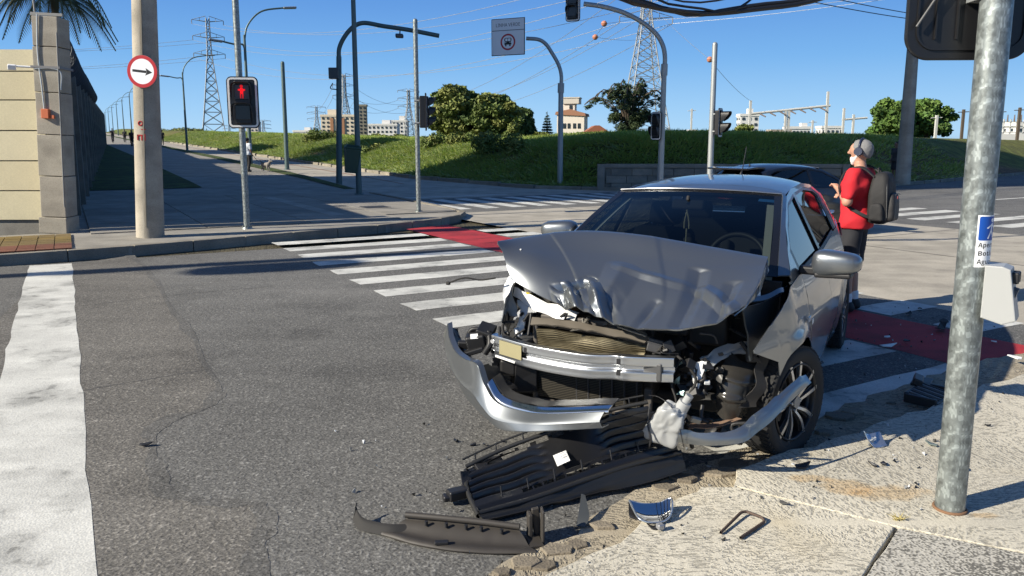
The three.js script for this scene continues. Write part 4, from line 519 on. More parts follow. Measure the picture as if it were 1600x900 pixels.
// sheet with a crisp fold: short return flange above and below a flat face
function mergeSkins(top, mid, bot) { const up = top.map(p => [p[0] + .012, p[1] + .006, p[2] - .03]), lo = bot.map(p => [p[0] + .01, p[1] - .002, p[2] - .06]); const crease = mid.map((p, k) => [p[0], mix(p[1], bot[k][1], .35), p[2] + .010]); return merge([skin([up, top], 80, 3, null, .004), skin([top, mid, crease], 80, 8, null, .004), skin([crease, bot], 80, 4, null, .004), skin([bot, lo], 80, 3, null, .004)]); }
function placeCar(name, label, x, z, turn) { return thing(name, label, 'car', [x, .0, z], turn); }
const CAR_TURN = Math.atan2(-.473, .881);
const wreck = placeCar('wrecked_sedan', 'silver grey sedan with crushed front and crumpled bonnet standing on the crosswalk', .84, -4.51, CAR_TURN);
{
  const t = wreck, pm = ccPaint(.205, .220, .232, { roughness: .34 });
  carShell(t, pm, true);
  wheel(t, .765, .312, 0, R(-20), 1); wheel(t, -.765, .312, 0, R(-20), -1); wheel(t, .765, .312, -2.62, 0, 1); wheel(t, -.765, .312, -2.62, 0, -1);
  // bonnet: buckled sheet, rear edge lifted in front of the windscreen, creased nose
  const rear = [[-.70, 1.02, .10], [-.66, 1.04, .02], [-.52, 1.06, -.06], [-.33, 1.06, -.12], [-.03, 1.05, -.13], [.32, 1.03, -.12], [.62, 1.02, -.10]];
  const rows = [rear, [[-.81, 1.146, .42], [-.753, 1.154, .25], [-.587, 1.179, .1], [-.367, 1.191, .02], [-.049, 1.179, 0], [.328, 1.135, -.02], [.649, 1.098, -.02]],
    [[-.77, 1.096, .46], [-.63, 1.085, .38], [-.44, 1.082, .28], [-.223, 1.076, .22], [.06, 1.064, .2], [.382, 1.05, .18], [.66, 1.062, .12]],
    [[-.719, 1.029, .5], [-.519, .995, .5], [-.29, .962, .48], [-.077, .955, .44], [.171, .945, .42], [.453, .95, .38], [.67, 1.005, .3]],
    [[-.669, .951, .53], [-.449, .885, .6], [-.228, .835, .655], [.008, .80, .69], [.238, .795, .70], [.5, .839, .66], [.645, .925, .50]]];
  const crease = (u, v, x0, y0, x1, y1, w, h) => { const dx = x1 - x0, dy = y1 - y0, k = clamp(((u - x0) * dx + (v - y0) * dy) / (dx * dx + dy * dy)), d = Math.hypot(u - x0 - dx * k, (v - y0 - dy * k)); return h * Math.max(0, 1 - d / w) * (1 - .5 * Math.abs(2 * k - 1)); };
  const dent = (u, v, x, y, rx, ry, h) => h * Math.exp(-Math.pow((u - x) / rx, 2) - Math.pow((v - y) / ry, 2));
  const bend = (p, u, v) => {
    let d = crease(u, v, .55, .62, .42, .98, .07, .034) + crease(u, v, .55, .62, .74, .70, .045, .018) + crease(u, v, .74, .98, .80, .55, .035, -.034) + crease(u, v, .80, .72, .93, .98, .04, .034) + crease(u, v, .90, .70, .86, 1, .04, -.03)
      + crease(u, v, .26, .86, .40, .74, .04, -.07) + crease(u, v, .40, .74, .47, 1, .035, .07) + crease(u, v, .30, .80, .36, 1, .03, .05) + crease(u, v, .66, .84, .60, 1, .025, -.02) + dent(u, v, .34, .96, .07, .12, .02) + dent(u, v, .62, .86, .10, .10, -.008) + dent(u, v, .18, .55, .1, .15, .012);
    const z1 = smooth(.72, .98, v) * smooth(.20, .30, u) * (1 - smooth(.48, .56, u)); d += z1 * .075 * (ln(u * 17, v * 9 + u * 3, 77) - .5) + z1 * .03 * (ln(u * 34 + v * 5, v * 16, 78) - .5) + smooth(.72, .95, v) * smooth(.56, .7, u) * .018 * (ln(u * 13 - v * 3, v * 8, 31) - .5);
    d += .006 * (smooth(.285, .30, u - .06 * v) - smooth(.70, .715, u + .03 * v)) * smooth(.22, .3, v) * smooth(1, .7, v);
    return [p[0], p[1] + d * .8, p[2] + d * .75];
  };
  const bn = part('bonnet', skin(rows, 200, 150, bend, .008), pm, t, 'buckled bonnet with creased nose');
  part('side_flange', skin([[.649, .655, .66, .66, .65].map((b, k) => [b + .004, [1.092, 1.066, 1.03, .985, .925][k], [-.02, .1, .25, .38, .5][k]]), [.66, .668, .66, .63, .60].map((b, k) => [b, [1.03, 1.0, .945, .905, .875][k], [0, .12, .3, .42, .55][k]])], 20, 4, (p, u, v) => [p[0] + .012 * (fbm(u * 9, v * 3, 0, 2, 5) - .5), p[1], p[2]], .006), pm, bn);
  const chip = []; for (const [b, y, a] of [[-.50, 1.145, .14], [-.46, 1.138, .17], [-.10, 1.10, .13], [.06, 1.13, .06], [-.68, 1.10, .40], [.10, 1.07, .17]]) chip.push(xf(new THREE.IcosahedronGeometry(.006, 0), b, y + .01, a)); part('paint_chips', chip, M.white, bn);
  // bumper beam
  const prof = [[.064, -.055], [.065, -.03], [.065, -.006], [.062, 0], [.040, 0], [.020, 0], [.016, -.004], [.012, -.022], [0, -.024], [-.012, -.022], [-.016, -.004], [-.020, 0], [-.040, 0], [-.062, 0], [-.065, -.006], [-.065, -.03], [-.064, -.055]];
  const spine = [[-.775, .560, .585], [-.70, .562, .62], [-.45, .556, .69], [-.15, .556, .715], [.02, .566, .690], [.10, .572, .70], [.325, .578, .635]];
  const bm = part('bumper_beam', skin(prof.map(([dy, da]) => spine.map(p => [p[0], p[1] + dy, p[2] + da])), 40, 96), alu, t);
  part('beam_sticker', skin([[[-.70, .612, .622], [-.60, .610, .652], [-.53, .609, .675]], [[-.70, .530, .622], [-.60, .528, .652], [-.53, .527, .675]]].map(r => r.map(p => [p[0], p[1], p[2] + .005])), 6, 4), std(.30, .27, .15, .6), bm); part('beam_label', skin([[[-.735, .517, .612], [-.58, .512, .665]], [[-.735, .504, .612], [-.58, .499, .665]]], 3, 1), M.white, bm);
  part('beam_bolts', [[.17, .60], [.235, .60], [.17, .545], [-.76, .59], [-.76, .53]].map(([b, y]) => xf(new THREE.CylinderGeometry(.014, .014, .02, 6), b, y, b > 0 ? .682 - (b - .1) * .29 : .592, R(90))), chrome, bm); part('beam_slots', [bx(.03, .03, .006, -.50, .590, .678), bx(.03, .03, .006, .055, .605, .697), bx(.03, .03, .006, .055, .545, .697)], M.black, bm);
  part('crash_box', [rbx(.1, .1, .3, .01, -.62, .55, .48), rbx(.1, .1, .36, .01, .22, .56, .48)], std(.10, .10, .10, .5, .4), t);
  // radiator pack
  const finT = canvasTex(64, 512, (c) => { c.fillStyle = '#8d8369'; c.fillRect(0, 0, 64, 512); for (let k = 0; k < 14; k++) { c.fillStyle = '#1c1811'; c.fillRect(0, k * 37, 64, 15); c.fillStyle = '#6d644f'; c.fillRect(((k * 37) % 40), k * 37 + 18, 22, 8); } }); finT.wrapS = finT.wrapT = THREE.RepeatWrapping; finT.repeat.set(6, 1);
  const finD = canvasTex(64, 512, (c) => { c.fillStyle = '#2a2824'; c.fillRect(0, 0, 64, 512); for (let k = 0; k < 26; k++) { c.fillStyle = '#0b0a08'; c.fillRect(0, k * 20, 64, 9); c.fillStyle = '#5a554a'; c.fillRect(0, k * 20 + 9, 64, 5); } }); finD.wrapS = finD.wrapT = THREE.RepeatWrapping;
  const rowsRad = (y0, y1) => [[[-.53, y0, .47], [-.2, y0 - .012, .455], [.10, y0 - .035, .43]], [[-.53, y1, .45], [-.2, y1 + .004, .44], [.09, y1 + .012, .42]]];
  part('condenser', skin(rowsRad(.672, .53), 20, 12, (p, u, v) => [p[0], p[1] + .012 * (fbm(u * 6, v * 3, 0, 2, 3) - .5), p[2] + .03 * (fbm(u * 4, v * 2, 0, 2, 8) - .5) - .03 * smooth(.6, 1, u)], .02), new THREE.MeshStandardMaterial({ map: finT, roughness: .5, metalness: .6, side: THREE.DoubleSide }), t);
  const rd = part('radiator', skin(rowsRad(.53, .262).map(r => r.map(p => [p[0], p[1], p[2] - .01])), 20, 12, null, .03), new THREE.MeshStandardMaterial({ map: finD, roughness: .6, metalness: .4, side: THREE.DoubleSide }), t);
  for (let k = 0; k < 9; k++) { const b = -.50 + k * .072; part('grille_rib', bar([b, .27, .46], [b, .50, .475], .005), plasticGrey, rd); }
  part('radiator_frame', [tube([[-.56, .70, .45], [-.2, .690, .45], [.14, .65, .42]], .022), tube([[-.55, .235, .47], [-.2, .235, .46], [.14, .245, .44]], .018), bar([-.555, .7, .44], [-.545, .25, .46], .02), rbx(.045, .16, .03, .008, .145, .33, .47), rbx(.62, .05, .06, .01, -.22, .72, .40, R(2))], std(.10, .09, .08, .6, .3), t);
  part('radiator_seal', [skin([[[-.57, .72, .46], [-.2, .725, .48], [.15, .69, .46]], [[-.56, .69, .50], [-.2, .70, .52], [.12, .66, .49]]], 20, 3, (p, u, v) => [p[0], p[1] + .018 * (fbm(u * 12, v, 0, 2, 2) - .5), p[2]], .01)], std(.11, .095, .075, .7), t);
  part('air_duct', [skin([[[-.62, .52, .56], [-.55, .50, .52]], [[-.64, .3, .56], [-.56, .28, .5]]], 4, 6, null, .01), rbx(.13, .22, .03, .01, -.58, .40, .52, R(30)), rbx(.1, .1, .12, .02, -.70, .43, .5, .3)], plasticBlack, t);
  // pale inner wing and slam panel on the car's right
  part('inner_wing', [skin([[[-.80, .93, .33], [-.825, .86, .36], [-.815, .77, .37], [-.76, .70, .40]], [[-.745, .945, .32], [-.76, .87, .36], [-.745, .79, .38], [-.70, .71, .41]]], 18, 4, (p, u, v) => [p[0] + .02 * (fbm(u * 6, v * 2, 0, 2, 6) - .5), p[1], p[2] + .03 * (fbm(u * 5, v * 2, 0, 2, 16) - .5)], .008), skin([[[-.72, .80, .38], [-.68, .72, .41], [-.70, .62, .43]], [[-.64, .80, .38], [-.63, .72, .42], [-.655, .60, .44]]], 12, 3, (p, u, v) => [p[0], p[1], p[2] + .03 * (fbm(u * 7, v * 3, 0, 2, 9) - .5)], .006), skin([[[-.76, .865, .32], [-.60, .82, .36], [-.42, .795, .40], [-.30, .775, .41]], [[-.75, .82, .36], [-.60, .765, .41], [-.42, .735, .45], [-.31, .735, .45]]], 18, 4, (p, u, v) => [p[0], p[1] + .02 * (fbm(u * 8, v * 3, 0, 2, 26) - .5), p[2]], .006), tube([[-.78, .90, .33], [-.70, .93, .30], [-.60, .90, .28], [-.50, .87, .28]], .015), tube([[-.69, .64, .43], [-.67, .58, .45], [-.655, .53, .46]], .02)], whiteMetal, t, 'torn pale inner wing');
  part('lamp_bowl', [xf(new THREE.CylinderGeometry(.05, .032, .09, 20, 1, true), -.655, .89, .33, R(10)), xf(new THREE.TorusGeometry(.05, .008, 8, 24), -.655, .935, .337, R(100))], std(.30, .30, .29, .3, .5), t); part('bulb_cap', xf(new THREE.CylinderGeometry(.024, .02, .03, 14), -.655, .845, .335), std(.55, .42, .03, .5), t);
  part('right_lamp_unit', [rbx(.12, .11, .10, .015, -.905, .555, .53, .4, .2, .2), rbx(.10, .05, .12, .01, -.86, .62, .50, .2, .3, -.3), rbx(.16, .03, .06, .008, -.92, .50, .58, .5, 0, .3), tube([[-.98, .56, .53], [-.95, .62, .52], [-.88, .63, .5]], .014), tube([[-.83, .50, .57], [-.80, .56, .56], [-.83, .62, .52]], .02), rbx(.06, .05, .03, .006, -.99, .53, .55, .3, .4)], plasticBlack, t); part('unit_label', bx(.045, .03, .003, -.895, .60, .582, .4, -.5, .1), M.white, t);
  // engine bay contents
  const eb = [[.26, .18, .24, -.3, .80, .12, .10], [.34, .16, .30, .10, .74, .10, .06], [.30, .42, .36, -.05, .50, .15, .10], [.22, .2, .2, .36, .70, .05, .12], [.18, .2, .14, -.60, .72, .12, .08]];
  part('engine', eb.map(([w, h, d, x, y, z, c]) => rbx(w, h, d, .02, x, y, z, .1)), std(.05, .047, .045, .6, .3), t); part('manifold', [tube([[-.45, .80, .22], [-.30, .86, .26], [-.16, .82, .28]], .03), tube([[-.40, .76, .28], [-.25, .82, .32], [-.10, .78, .33]], .022), rbx(.12, .06, .08, .01, -.42, .80, .30, .3)], std(.16, .085, .04, .55, .4), t);
  const clutter = (n, box, sizes, m, name) => { const g = []; for (let k = 0; k < n; k++) { const x = rr(box[0], box[1]), y = rr(box[2], box[3]), z = rr(box[4], box[5]), s = rr(...sizes); g.push(rnd() < .45 ? rbx(s * rr(.6, 1.8), s * rr(.5, 1.4), s * rr(.3, 1), .004, x, y, z, rr(-1, 1), rr(-1, 1), rr(-1, 1)) : rnd() < .5 ? tube([[x, y, z], [x + rr(-.08, .08), y + rr(-.05, .07), z + rr(-.03, .06)], [x + rr(-.14, .14), y + rr(-.10, .08), z + rr(-.04, .06)]], rr(.004, .012), 10, 5) : skin([[[x, y, z], [x + s, y + rr(-s, s), z + rr(-s, s)]], [[x + rr(-s, s), y - s, z + rr(-.02, .04)], [x + s, y - s * rr(.4, 1.2), z + rr(-.02, .04)]]], 3, 3, (p) => [p[0], p[1], p[2] + rr(-.006, .006)], .004)); } part(name, g, m, t); };
  clutter(26, [.24, .46, .40, .68, .40, .56], [.025, .07], plasticBlack, 'torn_brackets'); clutter(16, [.30, .52, .34, .66, .36, .52], [.02, .05], std(.07, .07, .07, .45, .5), 'bent_steel'); clutter(6, [.28, .46, .42, .66, .48, .56], [.012, .026], std(.20, .30, .29, .4, .6), 'bare_metal_scraps'); part('pale_fragments', [skin([[[.40, .60, .50], [.46, .61, .49]], [[.39, .54, .52], [.44, .52, .52]], [[.41, .47, .53], [.43, .46, .53]]], 6, 8, (p, u, v) => [p[0], p[1], p[2] + .02 * (fbm(u * 5, v * 5, 0, 2, 3) - .5)], .006), rbx(.03, .02, .02, .004, .47, .505, .52, .4, .3)], whiteMetal, t);
  clutter(7, [-.66, -.30, .68, .75, .42, .47], [.02, .04], plasticBlack, 'torn_brackets'); clutter(12, [-.84, -.62, .50, .64, .46, .56], [.02, .05], plasticBlack, 'torn_brackets'); clutter(8, [-.30, .12, .70, .74, .44, .50], [.015, .035], std(.16, .15, .13, .5, .4), 'bent_steel'); clutter(12, [.20, .62, .22, .34, .42, .66], [.02, .06], plasticBlack, 'torn_brackets'); clutter(10, [.45, .72, .58, .92, .05, .4], [.02, .06], plasticGrey, 'torn_brackets');
  part('wiring', [tube([[.33, .62, .52], [.30, .5, .58], [.34, .40, .62], [.30, .30, .70]], .006), tube([[.26, .66, .52], [.36, .60, .55], [.42, .52, .55], [.38, .42, .56]], .008), tube([[-.60, .66, .50], [-.66, .60, .55], [-.62, .52, .6], [-.58, .46, .58]], .007), tube([[-.62, .60, .53], [-.72, .62, .53], [-.74, .68, .5], [-.68, .69, .48]], .009), tube([[.18, .62, .52], [.24, .66, .54], [.30, .62, .56]], .010), tube([[-.84, .93, .42], [-.93, .915, .45], [-1.02, .925, .48], [-1.12, .89, .5]], .005), rbx(.025, .02, .02, .005, -1.125, .886, .5)], M.blackRough, t);
  part('support_pad', [rbx(.085, .075, .03, .008, .19, .665, .52, .2, -.1, -.2), bx(.085, .006, .034, .19, .68, .522, .2, -.1, -.2)], plasticGrey, t); part('torn_tab', rbx(.04, .05, .008, .003, .27, .672, .54, .3, .2, .7), std(.35, .35, .34, .5), t);
  // car's left: rail, liner, arch, wing support
  part('left_rail', [skin([[[.40, .605, .40], [.47, .635, .33], [.56, .655, .24], [.64, .66, .14]], [[.415, .54, .42], [.48, .575, .36], [.57, .60, .28], [.66, .61, .18]]], 20, 6, (p, u, v) => [p[0], p[1] + .03 * (fbm(u * 7, v * 3, 0, 2, 61) - .5), p[2] + .05 * (fbm(u * 6, v * 3, 0, 2, 66) - .5)], .01)], std(.42, .43, .43, .45, .2), t); part('wing_support', [skin([[[.50, .905, .42], [.60, .918, .30], [.70, .93, .14], [.74, .94, .04]], [[.51, .885, .44], [.61, .90, .33], [.71, .91, .17], [.75, .92, .07]]], 16, 3, (p, u, v) => [p[0], p[1] + .008 * Math.sin(u * 9), p[2]], .012)], pm, t);
  part('left_inner_wing', [skin([[[.62, .90, .45], [.70, .90, .1], [.72, .92, -.2]], [[.66, .62, .42], [.70, .66, .1], [.72, .66, -.2]]], 12, 6, (p, u, v) => [p[0] + .03 * (fbm(u * 5, v * 4, 0, 2, 71) - .5), p[1], p[2]], .008), bx(.5, .25, .02, .40, .80, -.02)], std(.05, .06, .07, .3, .5), t); part('washer_filler', [xf(new THREE.CylinderGeometry(.022, .03, .06, 14), .63, .95, .20), xf(new THREE.CylinderGeometry(.018, .018, .03, 12), .63, .99, .20)], M.white, t);
  part('wheel_arch_liner', skin([[[.54, .62, .30], [.60, .58, .28], [.67, .56, .24], [.72, .55, .2]], [[.50, .53, .40], [.57, .52, .39], [.63, .50, .36], [.68, .48, .3]], [[.50, .42, .42], [.56, .41, .42], [.62, .40, .39], [.66, .38, .33]], [[.50, .31, .40], [.55, .29, .41], [.60, .29, .38], [.63, .29, .32]]], 30, 30, (p, u, v) => { const r = Math.exp(-Math.pow((v - .36) / .03, 2)) + Math.exp(-Math.pow((v - .66) / .03, 2)); return [p[0], p[1], p[2] + .02 * r + .03 * Math.sin(u * 3.1)]; }, .004), std(.035, .033, .03, .22), t); part('arch_flap', [skin([[[.66, .66, .30], [.71, .64, .26]], [[.68, .52, .34], [.72, .50, .30]], [[.62, .36, .42], [.70, .36, .36]]], 6, 14, (p, u, v) => [p[0] + .015 * Math.sin(v * 12), p[1], p[2]], .006), tube([[.60, .70, .36], [.66, .64, .38], [.70, .60, .34]], .012), rbx(.05, .06, .04, .01, .655, .63, .36, .4)], M.blackRough, t);
  part('undershield_scrap', [skin([[[.42, .295, .66], [.55, .30, .58], [.64, .315, .45]], [[.40, .285, .56], [.52, .285, .48], [.60, .30, .40]]], 10, 4, (p, u, v) => [p[0], p[1] + .012 * (fbm(u * 8, v * 4, 0, 2, 3) - .5), p[2]], .004)], std(.24, .155, .105, .8), t); part('clip_plate', rbx(.05, .03, .02, .004, .455, .345, .66, .4, .4, -.3), std(.36, .34, .30, .5, .3), t);
  part('suspension', [bar([.2, .25, .0], [.68, .22, 0], .03), bar([.62, .3, 0], [.58, .72, -.02], .028), rbx(.9, .09, .12, .03, 0, .26, .1)], std(.04, .04, .04, .7, .3), t);
  { // crushed washer bottle
    const g = new THREE.SphereGeometry(1, 64, 44), p = g.attributes.position; for (let i = 0; i < p.count; i++) { let x = p.getX(i), y = p.getY(i), z = p.getZ(i); const k = .92 * Math.pow(Math.pow(Math.abs(x), 9) + Math.pow(Math.abs(y), 9) + Math.pow(Math.abs(z), 9), -1 / 9) + .08, n = .96 + .26 * (ln(x * 2.6 + 5.3 + z, y * 2.1 + z * 1.5, 19) - .5) + .16 * (ln(x * 6 + z * 3, y * 6 + x * 2, 12) - .5); p.setXYZ(i, x * k * .078 * n * (1 - .25 * y) + .02 * y, y * k * .115 * n, z * k * .048 * n); } g.computeVertexNormals(); const wb = part('washer_bottle', xf(g, .335, .335, .755, .3, 0, -.28), std(.36, .37, .37, .35), t, 'crushed pale washer bottle'); part('thin_hose', tube([[.22, .45, .70], [.30, .47, .77], [.37, .44, .80], [.41, .35, .80], [.43, .24, .78]], .0022, 24), M.black, wb); part('hose', tube([[.24, .42, .74], [.25, .34, .80], [.27, .26, .81], [.26, .21, .80]], .005, 24), M.black, wb); part('pump_neck', [xf(new THREE.CylinderGeometry(.032, .036, .07, 18), .405, .43, .745, 0, 0, -.5), xf(new THREE.CylinderGeometry(.02, .02, .05, 14), .43, .475, .745, 0, 0, -.5)], std(.34, .35, .35, .35), wb); }
  // bumper cover: long piece hanging on the car's right, lip on the left
  const top = [[-1.184, .610, .42], [-1.10, .552, .53], [-.985, .507, .64], [-.865, .500, .73], [-.745, .503, .80], [-.68, .405, .83], [-.585, .328, .865], [-.40, .320, .905], [-.218, .352, .95], [.095, .432, 1.0]], bot = [[-1.182, .500, .44], [-1.08, .400, .56], [-.96, .330, .66], [-.85, .285, .75], [-.75, .258, .815], [-.64, .234, .875], [-.53, .212, .925], [-.38, .240, .972], [-.23, .280, 1.0], [.092, .362, 1.02]];
  const midr = top.map((p, k) => [(p[0] + bot[k][0]) / 2 - .012, (p[1] + bot[k][1]) / 2 + .004, (p[2] + bot[k][2]) / 2 + .006]);
  const bc = part('bumper_cover', mergeSkins(top, midr, bot), pm, t, 'torn bumper cover hanging on one corner');
  part('chrome_strip', skin([top.slice(5).map(p => [p[0] + .03, p[1] + .030, p[2] - .03]), top.slice(5).map(p => [p[0] + .02, p[1] + .012, p[2] - .006]), top.slice(5).map(p => [p[0] + .02, p[1] + .002, p[2] - .002])], 30, 6, null, .004), chrome, bc); part('grille_lip', skin([top.slice(5).map(p => [p[0] + .04, p[1] + .045, p[2] - .10]), top.slice(5).map(p => [p[0] + .03, p[1] + .032, p[2] - .035])], 30, 3, (p, u) => [p[0], p[1] + .012 * (vn(u * 14, 1, 0, 2) - .4), p[2]], .005), plasticBlack, bc); part('lamp_pocket', skin([[[-.74, .50, .78], [-.70, .42, .79], [-.62, .345, .80]], [[-.70, .47, .66], [-.64, .40, .66], [-.56, .36, .66]]], 12, 6, (p, u, v) => [p[0], p[1] + .02 * (fbm(u * 8, v * 6, 0, 2, 2) - .5), p[2]], .006), plasticBlack, bc); part('corner_lining', skin([[[-1.175, .60, .41], [-1.08, .545, .52], [-.97, .50, .62]], [[-1.15, .56, .36], [-1.04, .50, .46], [-.92, .47, .56]]], 14, 4, (p, u, v) => [p[0], p[1] + .03 * (vn(u * 10, v * 3, 0, 2) - .5), p[2]], .006), plasticBlack, bc);
  const lt = [[.40, .322, .77], [.446, .316, .755], [.551, .312, .725], [.661, .340, .665], [.705, .372, .59], [.755, .408, .49], [.79, .440, .39], [.835, .478, .29], [.875, .497, .18], [.893, .486, .10]], lb = [[.395, .262, .775], [.439, .254, .76], [.553, .256, .735], [.69, .276, .675], [.742, .308, .59], [.787, .338, .50], [.824, .374, .40], [.86, .408, .30], [.90, .44, .18], [.925, .455, .10]];
  part('bumper_lip', skin([lt.map((p, k) => [p[0], p[1] + .014 * (vn(k * 1.3, 5, 0, 3) - .5), p[2]]), lt.map((p, k) => [(p[0] + lb[k][0]) / 2 + .004, (p[1] + lb[k][1]) / 2, (p[2] + lb[k][2]) / 2 + .004]), lb], 50, 16, (p, u, v) => [p[0], p[1] + (v < .3 ? .012 * (vn(u * 26, 1, 0, 5) - .5) : 0), p[2]], .004), pm, t, 'torn bumper lip across the front wheel');
  part('door_edge_sticker', bx(.003, .03, .05, .868, .70, -.33, 0), M.white, t); part('side_marker', rbx(.012, .03, .07, .005, .862, .735, -.22), std(.62, .62, .60, .2), t);
  part('windscreen_sticker', skin([[[.43, 1.372, -.885], [.53, 1.365, -.905]], [[.43, 1.357, -.85], [.53, 1.350, -.87]]].map(r => r.map(p => [p[0], p[1] - .004, p[2] + .012])), 3, 2), std(.06, .24, .62, .4), t);
  const ros = []; for (let k = 0; k < 26; k++) { const f = k / 25, sx = Math.sin(f * 3.14) * .018; for (const s of [1, -1]) if (f < .6 || s > 0) ros.push(xf(new THREE.SphereGeometry(.0065, 6, 5), .0 + s * sx * (f < .6 ? 1 : .1), 1.285 - f * .21, -.700 + .006 * s)); } ros.push(bx(.008, .05, .006, 0, 1.05, -.70), bx(.03, .008, .006, 0, 1.06, -.70));
  tag(t, null); const rs = single('rosary', merge(ros), std(.30, .28, .2, .5), 'beaded rosary hanging from the rear view mirror of the wreck', 'rosary'); rs.position.copy(t.position); rs.rotation.copy(t.rotation);
}
{ // dark car behind
  const t = placeCar('black_hatchback', 'black car standing across the road behind the silver wreck', 6.3, -15.5, Math.atan2(.866, -.5)), pm = ccPaint(.008, .008, .010, { metalness: .1 });
  t.scale.setScalar(.92); carShell(t, pm, false); part('spoiler', skin([[-.5, -.25, 0, .25, .5].map(b => [b, 1.425, -2.45]), [-.53, -.25, 0, .25, .53].map(b => [b, 1.43, -2.75]), [-.54, -.25, 0, .25, .54].map(b => [b, 1.41, -2.98])], 12, 8, null, .03), pm, t); for (const [b, a] of [[.765, 0], [-.765, 0], [.765, -2.62], [-.765, -2.62]]) wheel(t, b, .312, a, 0, Math.sign(b));
  const cols = [-1, -.6, 0, .6, 1]; part('bonnet', skin([cols.map(c => [c * .70, 1.0 - .02 * c * c, .1 - .15 * c * c]), cols.map(c => [c * .70, .95 - .03 * c * c, .45]), cols.map(c => [c * .62, .80, .80 - .12 * c * c])], 16, 12, null, .006), pm, t); part('front_bumper', skin([cols.map(c => [c * .64, .80, .80 - .12 * c * c]), cols.map(c => [c * .72, .5, .88 - .2 * c * c]), cols.map(c => [c * .70, .22, .82 - .2 * c * c])], 16, 10, null, .006), pm, t); part('grille', rbx(.7, .12, .04, .02, 0, .62, .86), plasticBlack, t); for (const s of [1, -1]) part('headlight', skin([[[s * .42, .76, .80], [s * .66, .80, .62]], [[s * .42, .68, .84], [s * .70, .70, .64]]], 6, 4, null, .01), std(.5, .52, .55, .1, .5), t);
}

// ---------------------------------------------------------------- wreckage on the ground
const G3 = a => gp(...a);
{
  const far = [[728, 735, .08], [790, 706, .15], [880, 673, .25], [960, 645, .34], [1012, 634, .38]].map(G3), mid = [[735, 770, .06], [808, 744, .09], [890, 716, .15], [975, 686, .21], [1040, 674, .26]].map(G3), near = [[748, 806, .03], [830, 783, .04], [905, 757, .07], [990, 729, .11], [1064, 710, .14]].map(G3);
  const t = thing('undertray', 'large ribbed black plastic undertray lying against the bumper', 'car part'), up = .014;
  const sheet = (() => { const nu = 120, nv = 64, rows = [far, mid, near], g0 = skin(rows, nu, nv), p = g0.attributes.position, P = []; for (let j = 0; j <= nv; j++) for (let i = 0; i <= nu; i++) { const k = j * (nu + 1) + i, u = i / nu, v = j / nv; const ends = Math.max(smooth(.42, .30, u), smooth(.62, .74, u)), rib = ends * smooth(.06, .1, v) * smooth(.74, .68, v) * Math.sin((v - .02) * 44 + .5 * Math.sin(u * 22)); P.push([p.getX(k), p.getY(k) + .022 * Math.tanh(2.2 * rib) + .012 * smooth(.68, .72, v) * smooth(.9, .86, v) + .008 * (fbm(u * 5, v * 3, 0, 2, 4) - .5), p.getZ(k)]); } return gridGeo(P, nu, nv, 0, (i, j) => { const u = i / nu, v = j / nv; if (u > .13 && u < .34 && v > .07 && v < .16) return true; if (v > .78 && v < .84 && u > .22 && u < .9 && (u * 18) % 1 > .12) return true; if (v < .05 && u > .15 && u < .75 && (u * 14) % 1 > .25) return true; return false; }); })();
  part('sheet', sheet, std(.012, .012, .013, .30), t);
  part('edge_rails', [tube(far.map(p => [p[0], p[1] + .02, p[2]]), .012, 40), tube(near.map(p => [p[0], p[1] + .012, p[2]]), .014, 40), tube([near[0], [.5 * (near[0][0] + far[0][0]) - .02, .06, .5 * (near[0][2] + far[0][2])], far[0]], .014, 20), tube(far.map((p, k) => [p[0] - .02, p[1] + .045, p[2] - .03]), .006, 40)], std(.018, .018, .018, .5), t);
  const pegs = []; for (let k = 1; k < 15; k++) { const f = curve(k % 2 ? far : near.map((p, i) => p.map((v, c) => mix(v, mid[i][c], .4)))).getPoint(k / 15); pegs.push(bar([f.x, f.y + .005, f.z], [f.x - .008, f.y + .055, f.z - .012], .004)); } part('pegs', pegs, M.black, t);
  const fl = near.map((p, k) => [p[0] + .012, Math.max(.03, p[1] - .035), p[2] + .022]); part('front_flange', skin([near.map(p => [p[0], p[1] + .005, p[2]]), fl, fl.map(p => [p[0] + .012, Math.max(.016, p[1] - .05), p[2] + .02])], 50, 8, (p, u, v) => [p[0], p[1] + .012 * Math.sin(v * 14) * v, p[2] + .02 * (vn(u * 12, v, 0, 4) - .5)], .005), std(.016, .016, .016, .42), t);
  const hk = far[0]; part('end_bracket', [rbx(.10, .05, .06, .01, hk[0] - .03, .05, hk[2] + .20, .5), rbx(.05, .03, .05, .01, hk[0] - .075, .04, hk[2] + .22, .3), skin([[[hk[0] - .02, .12, hk[2] + .1], [hk[0], .03, hk[2] + .18]], [[hk[0] + .03, .10, hk[2] + .05], [hk[0] + .04, .04, hk[2] + .2]]], 4, 4, null, .006), rbx(.16, .02, .10, .006, hk[0] + .12, .10, hk[2] - .03, .45, .2)], M.black, t);
  const lb = [[864, 714, .155], [884, 706, .175], [891, 722, .155], [871, 731, .135]].map(G3); part('white_label', skin([[lb[0], lb[1]], [lb[3], lb[2]]].map(r => r.map(p => [p[0], p[1] + .008, p[2]])), 3, 3), M.white, t); part('label_print', [.25, .5, .7].map(v => { const a = lb[0].map((c, i) => mix(mix(c, lb[1][i], .45), mix(lb[3][i], lb[2][i], .45), v)), b = lb[0].map((c, i) => mix(mix(c, lb[1][i], .9), mix(lb[3][i], lb[2][i], .9), v)); return bar([a[0], a[1] + .018, a[2]], [b[0], b[1] + .018, b[2]], .0016); }), std(.35, .35, .35, .8), t);
}
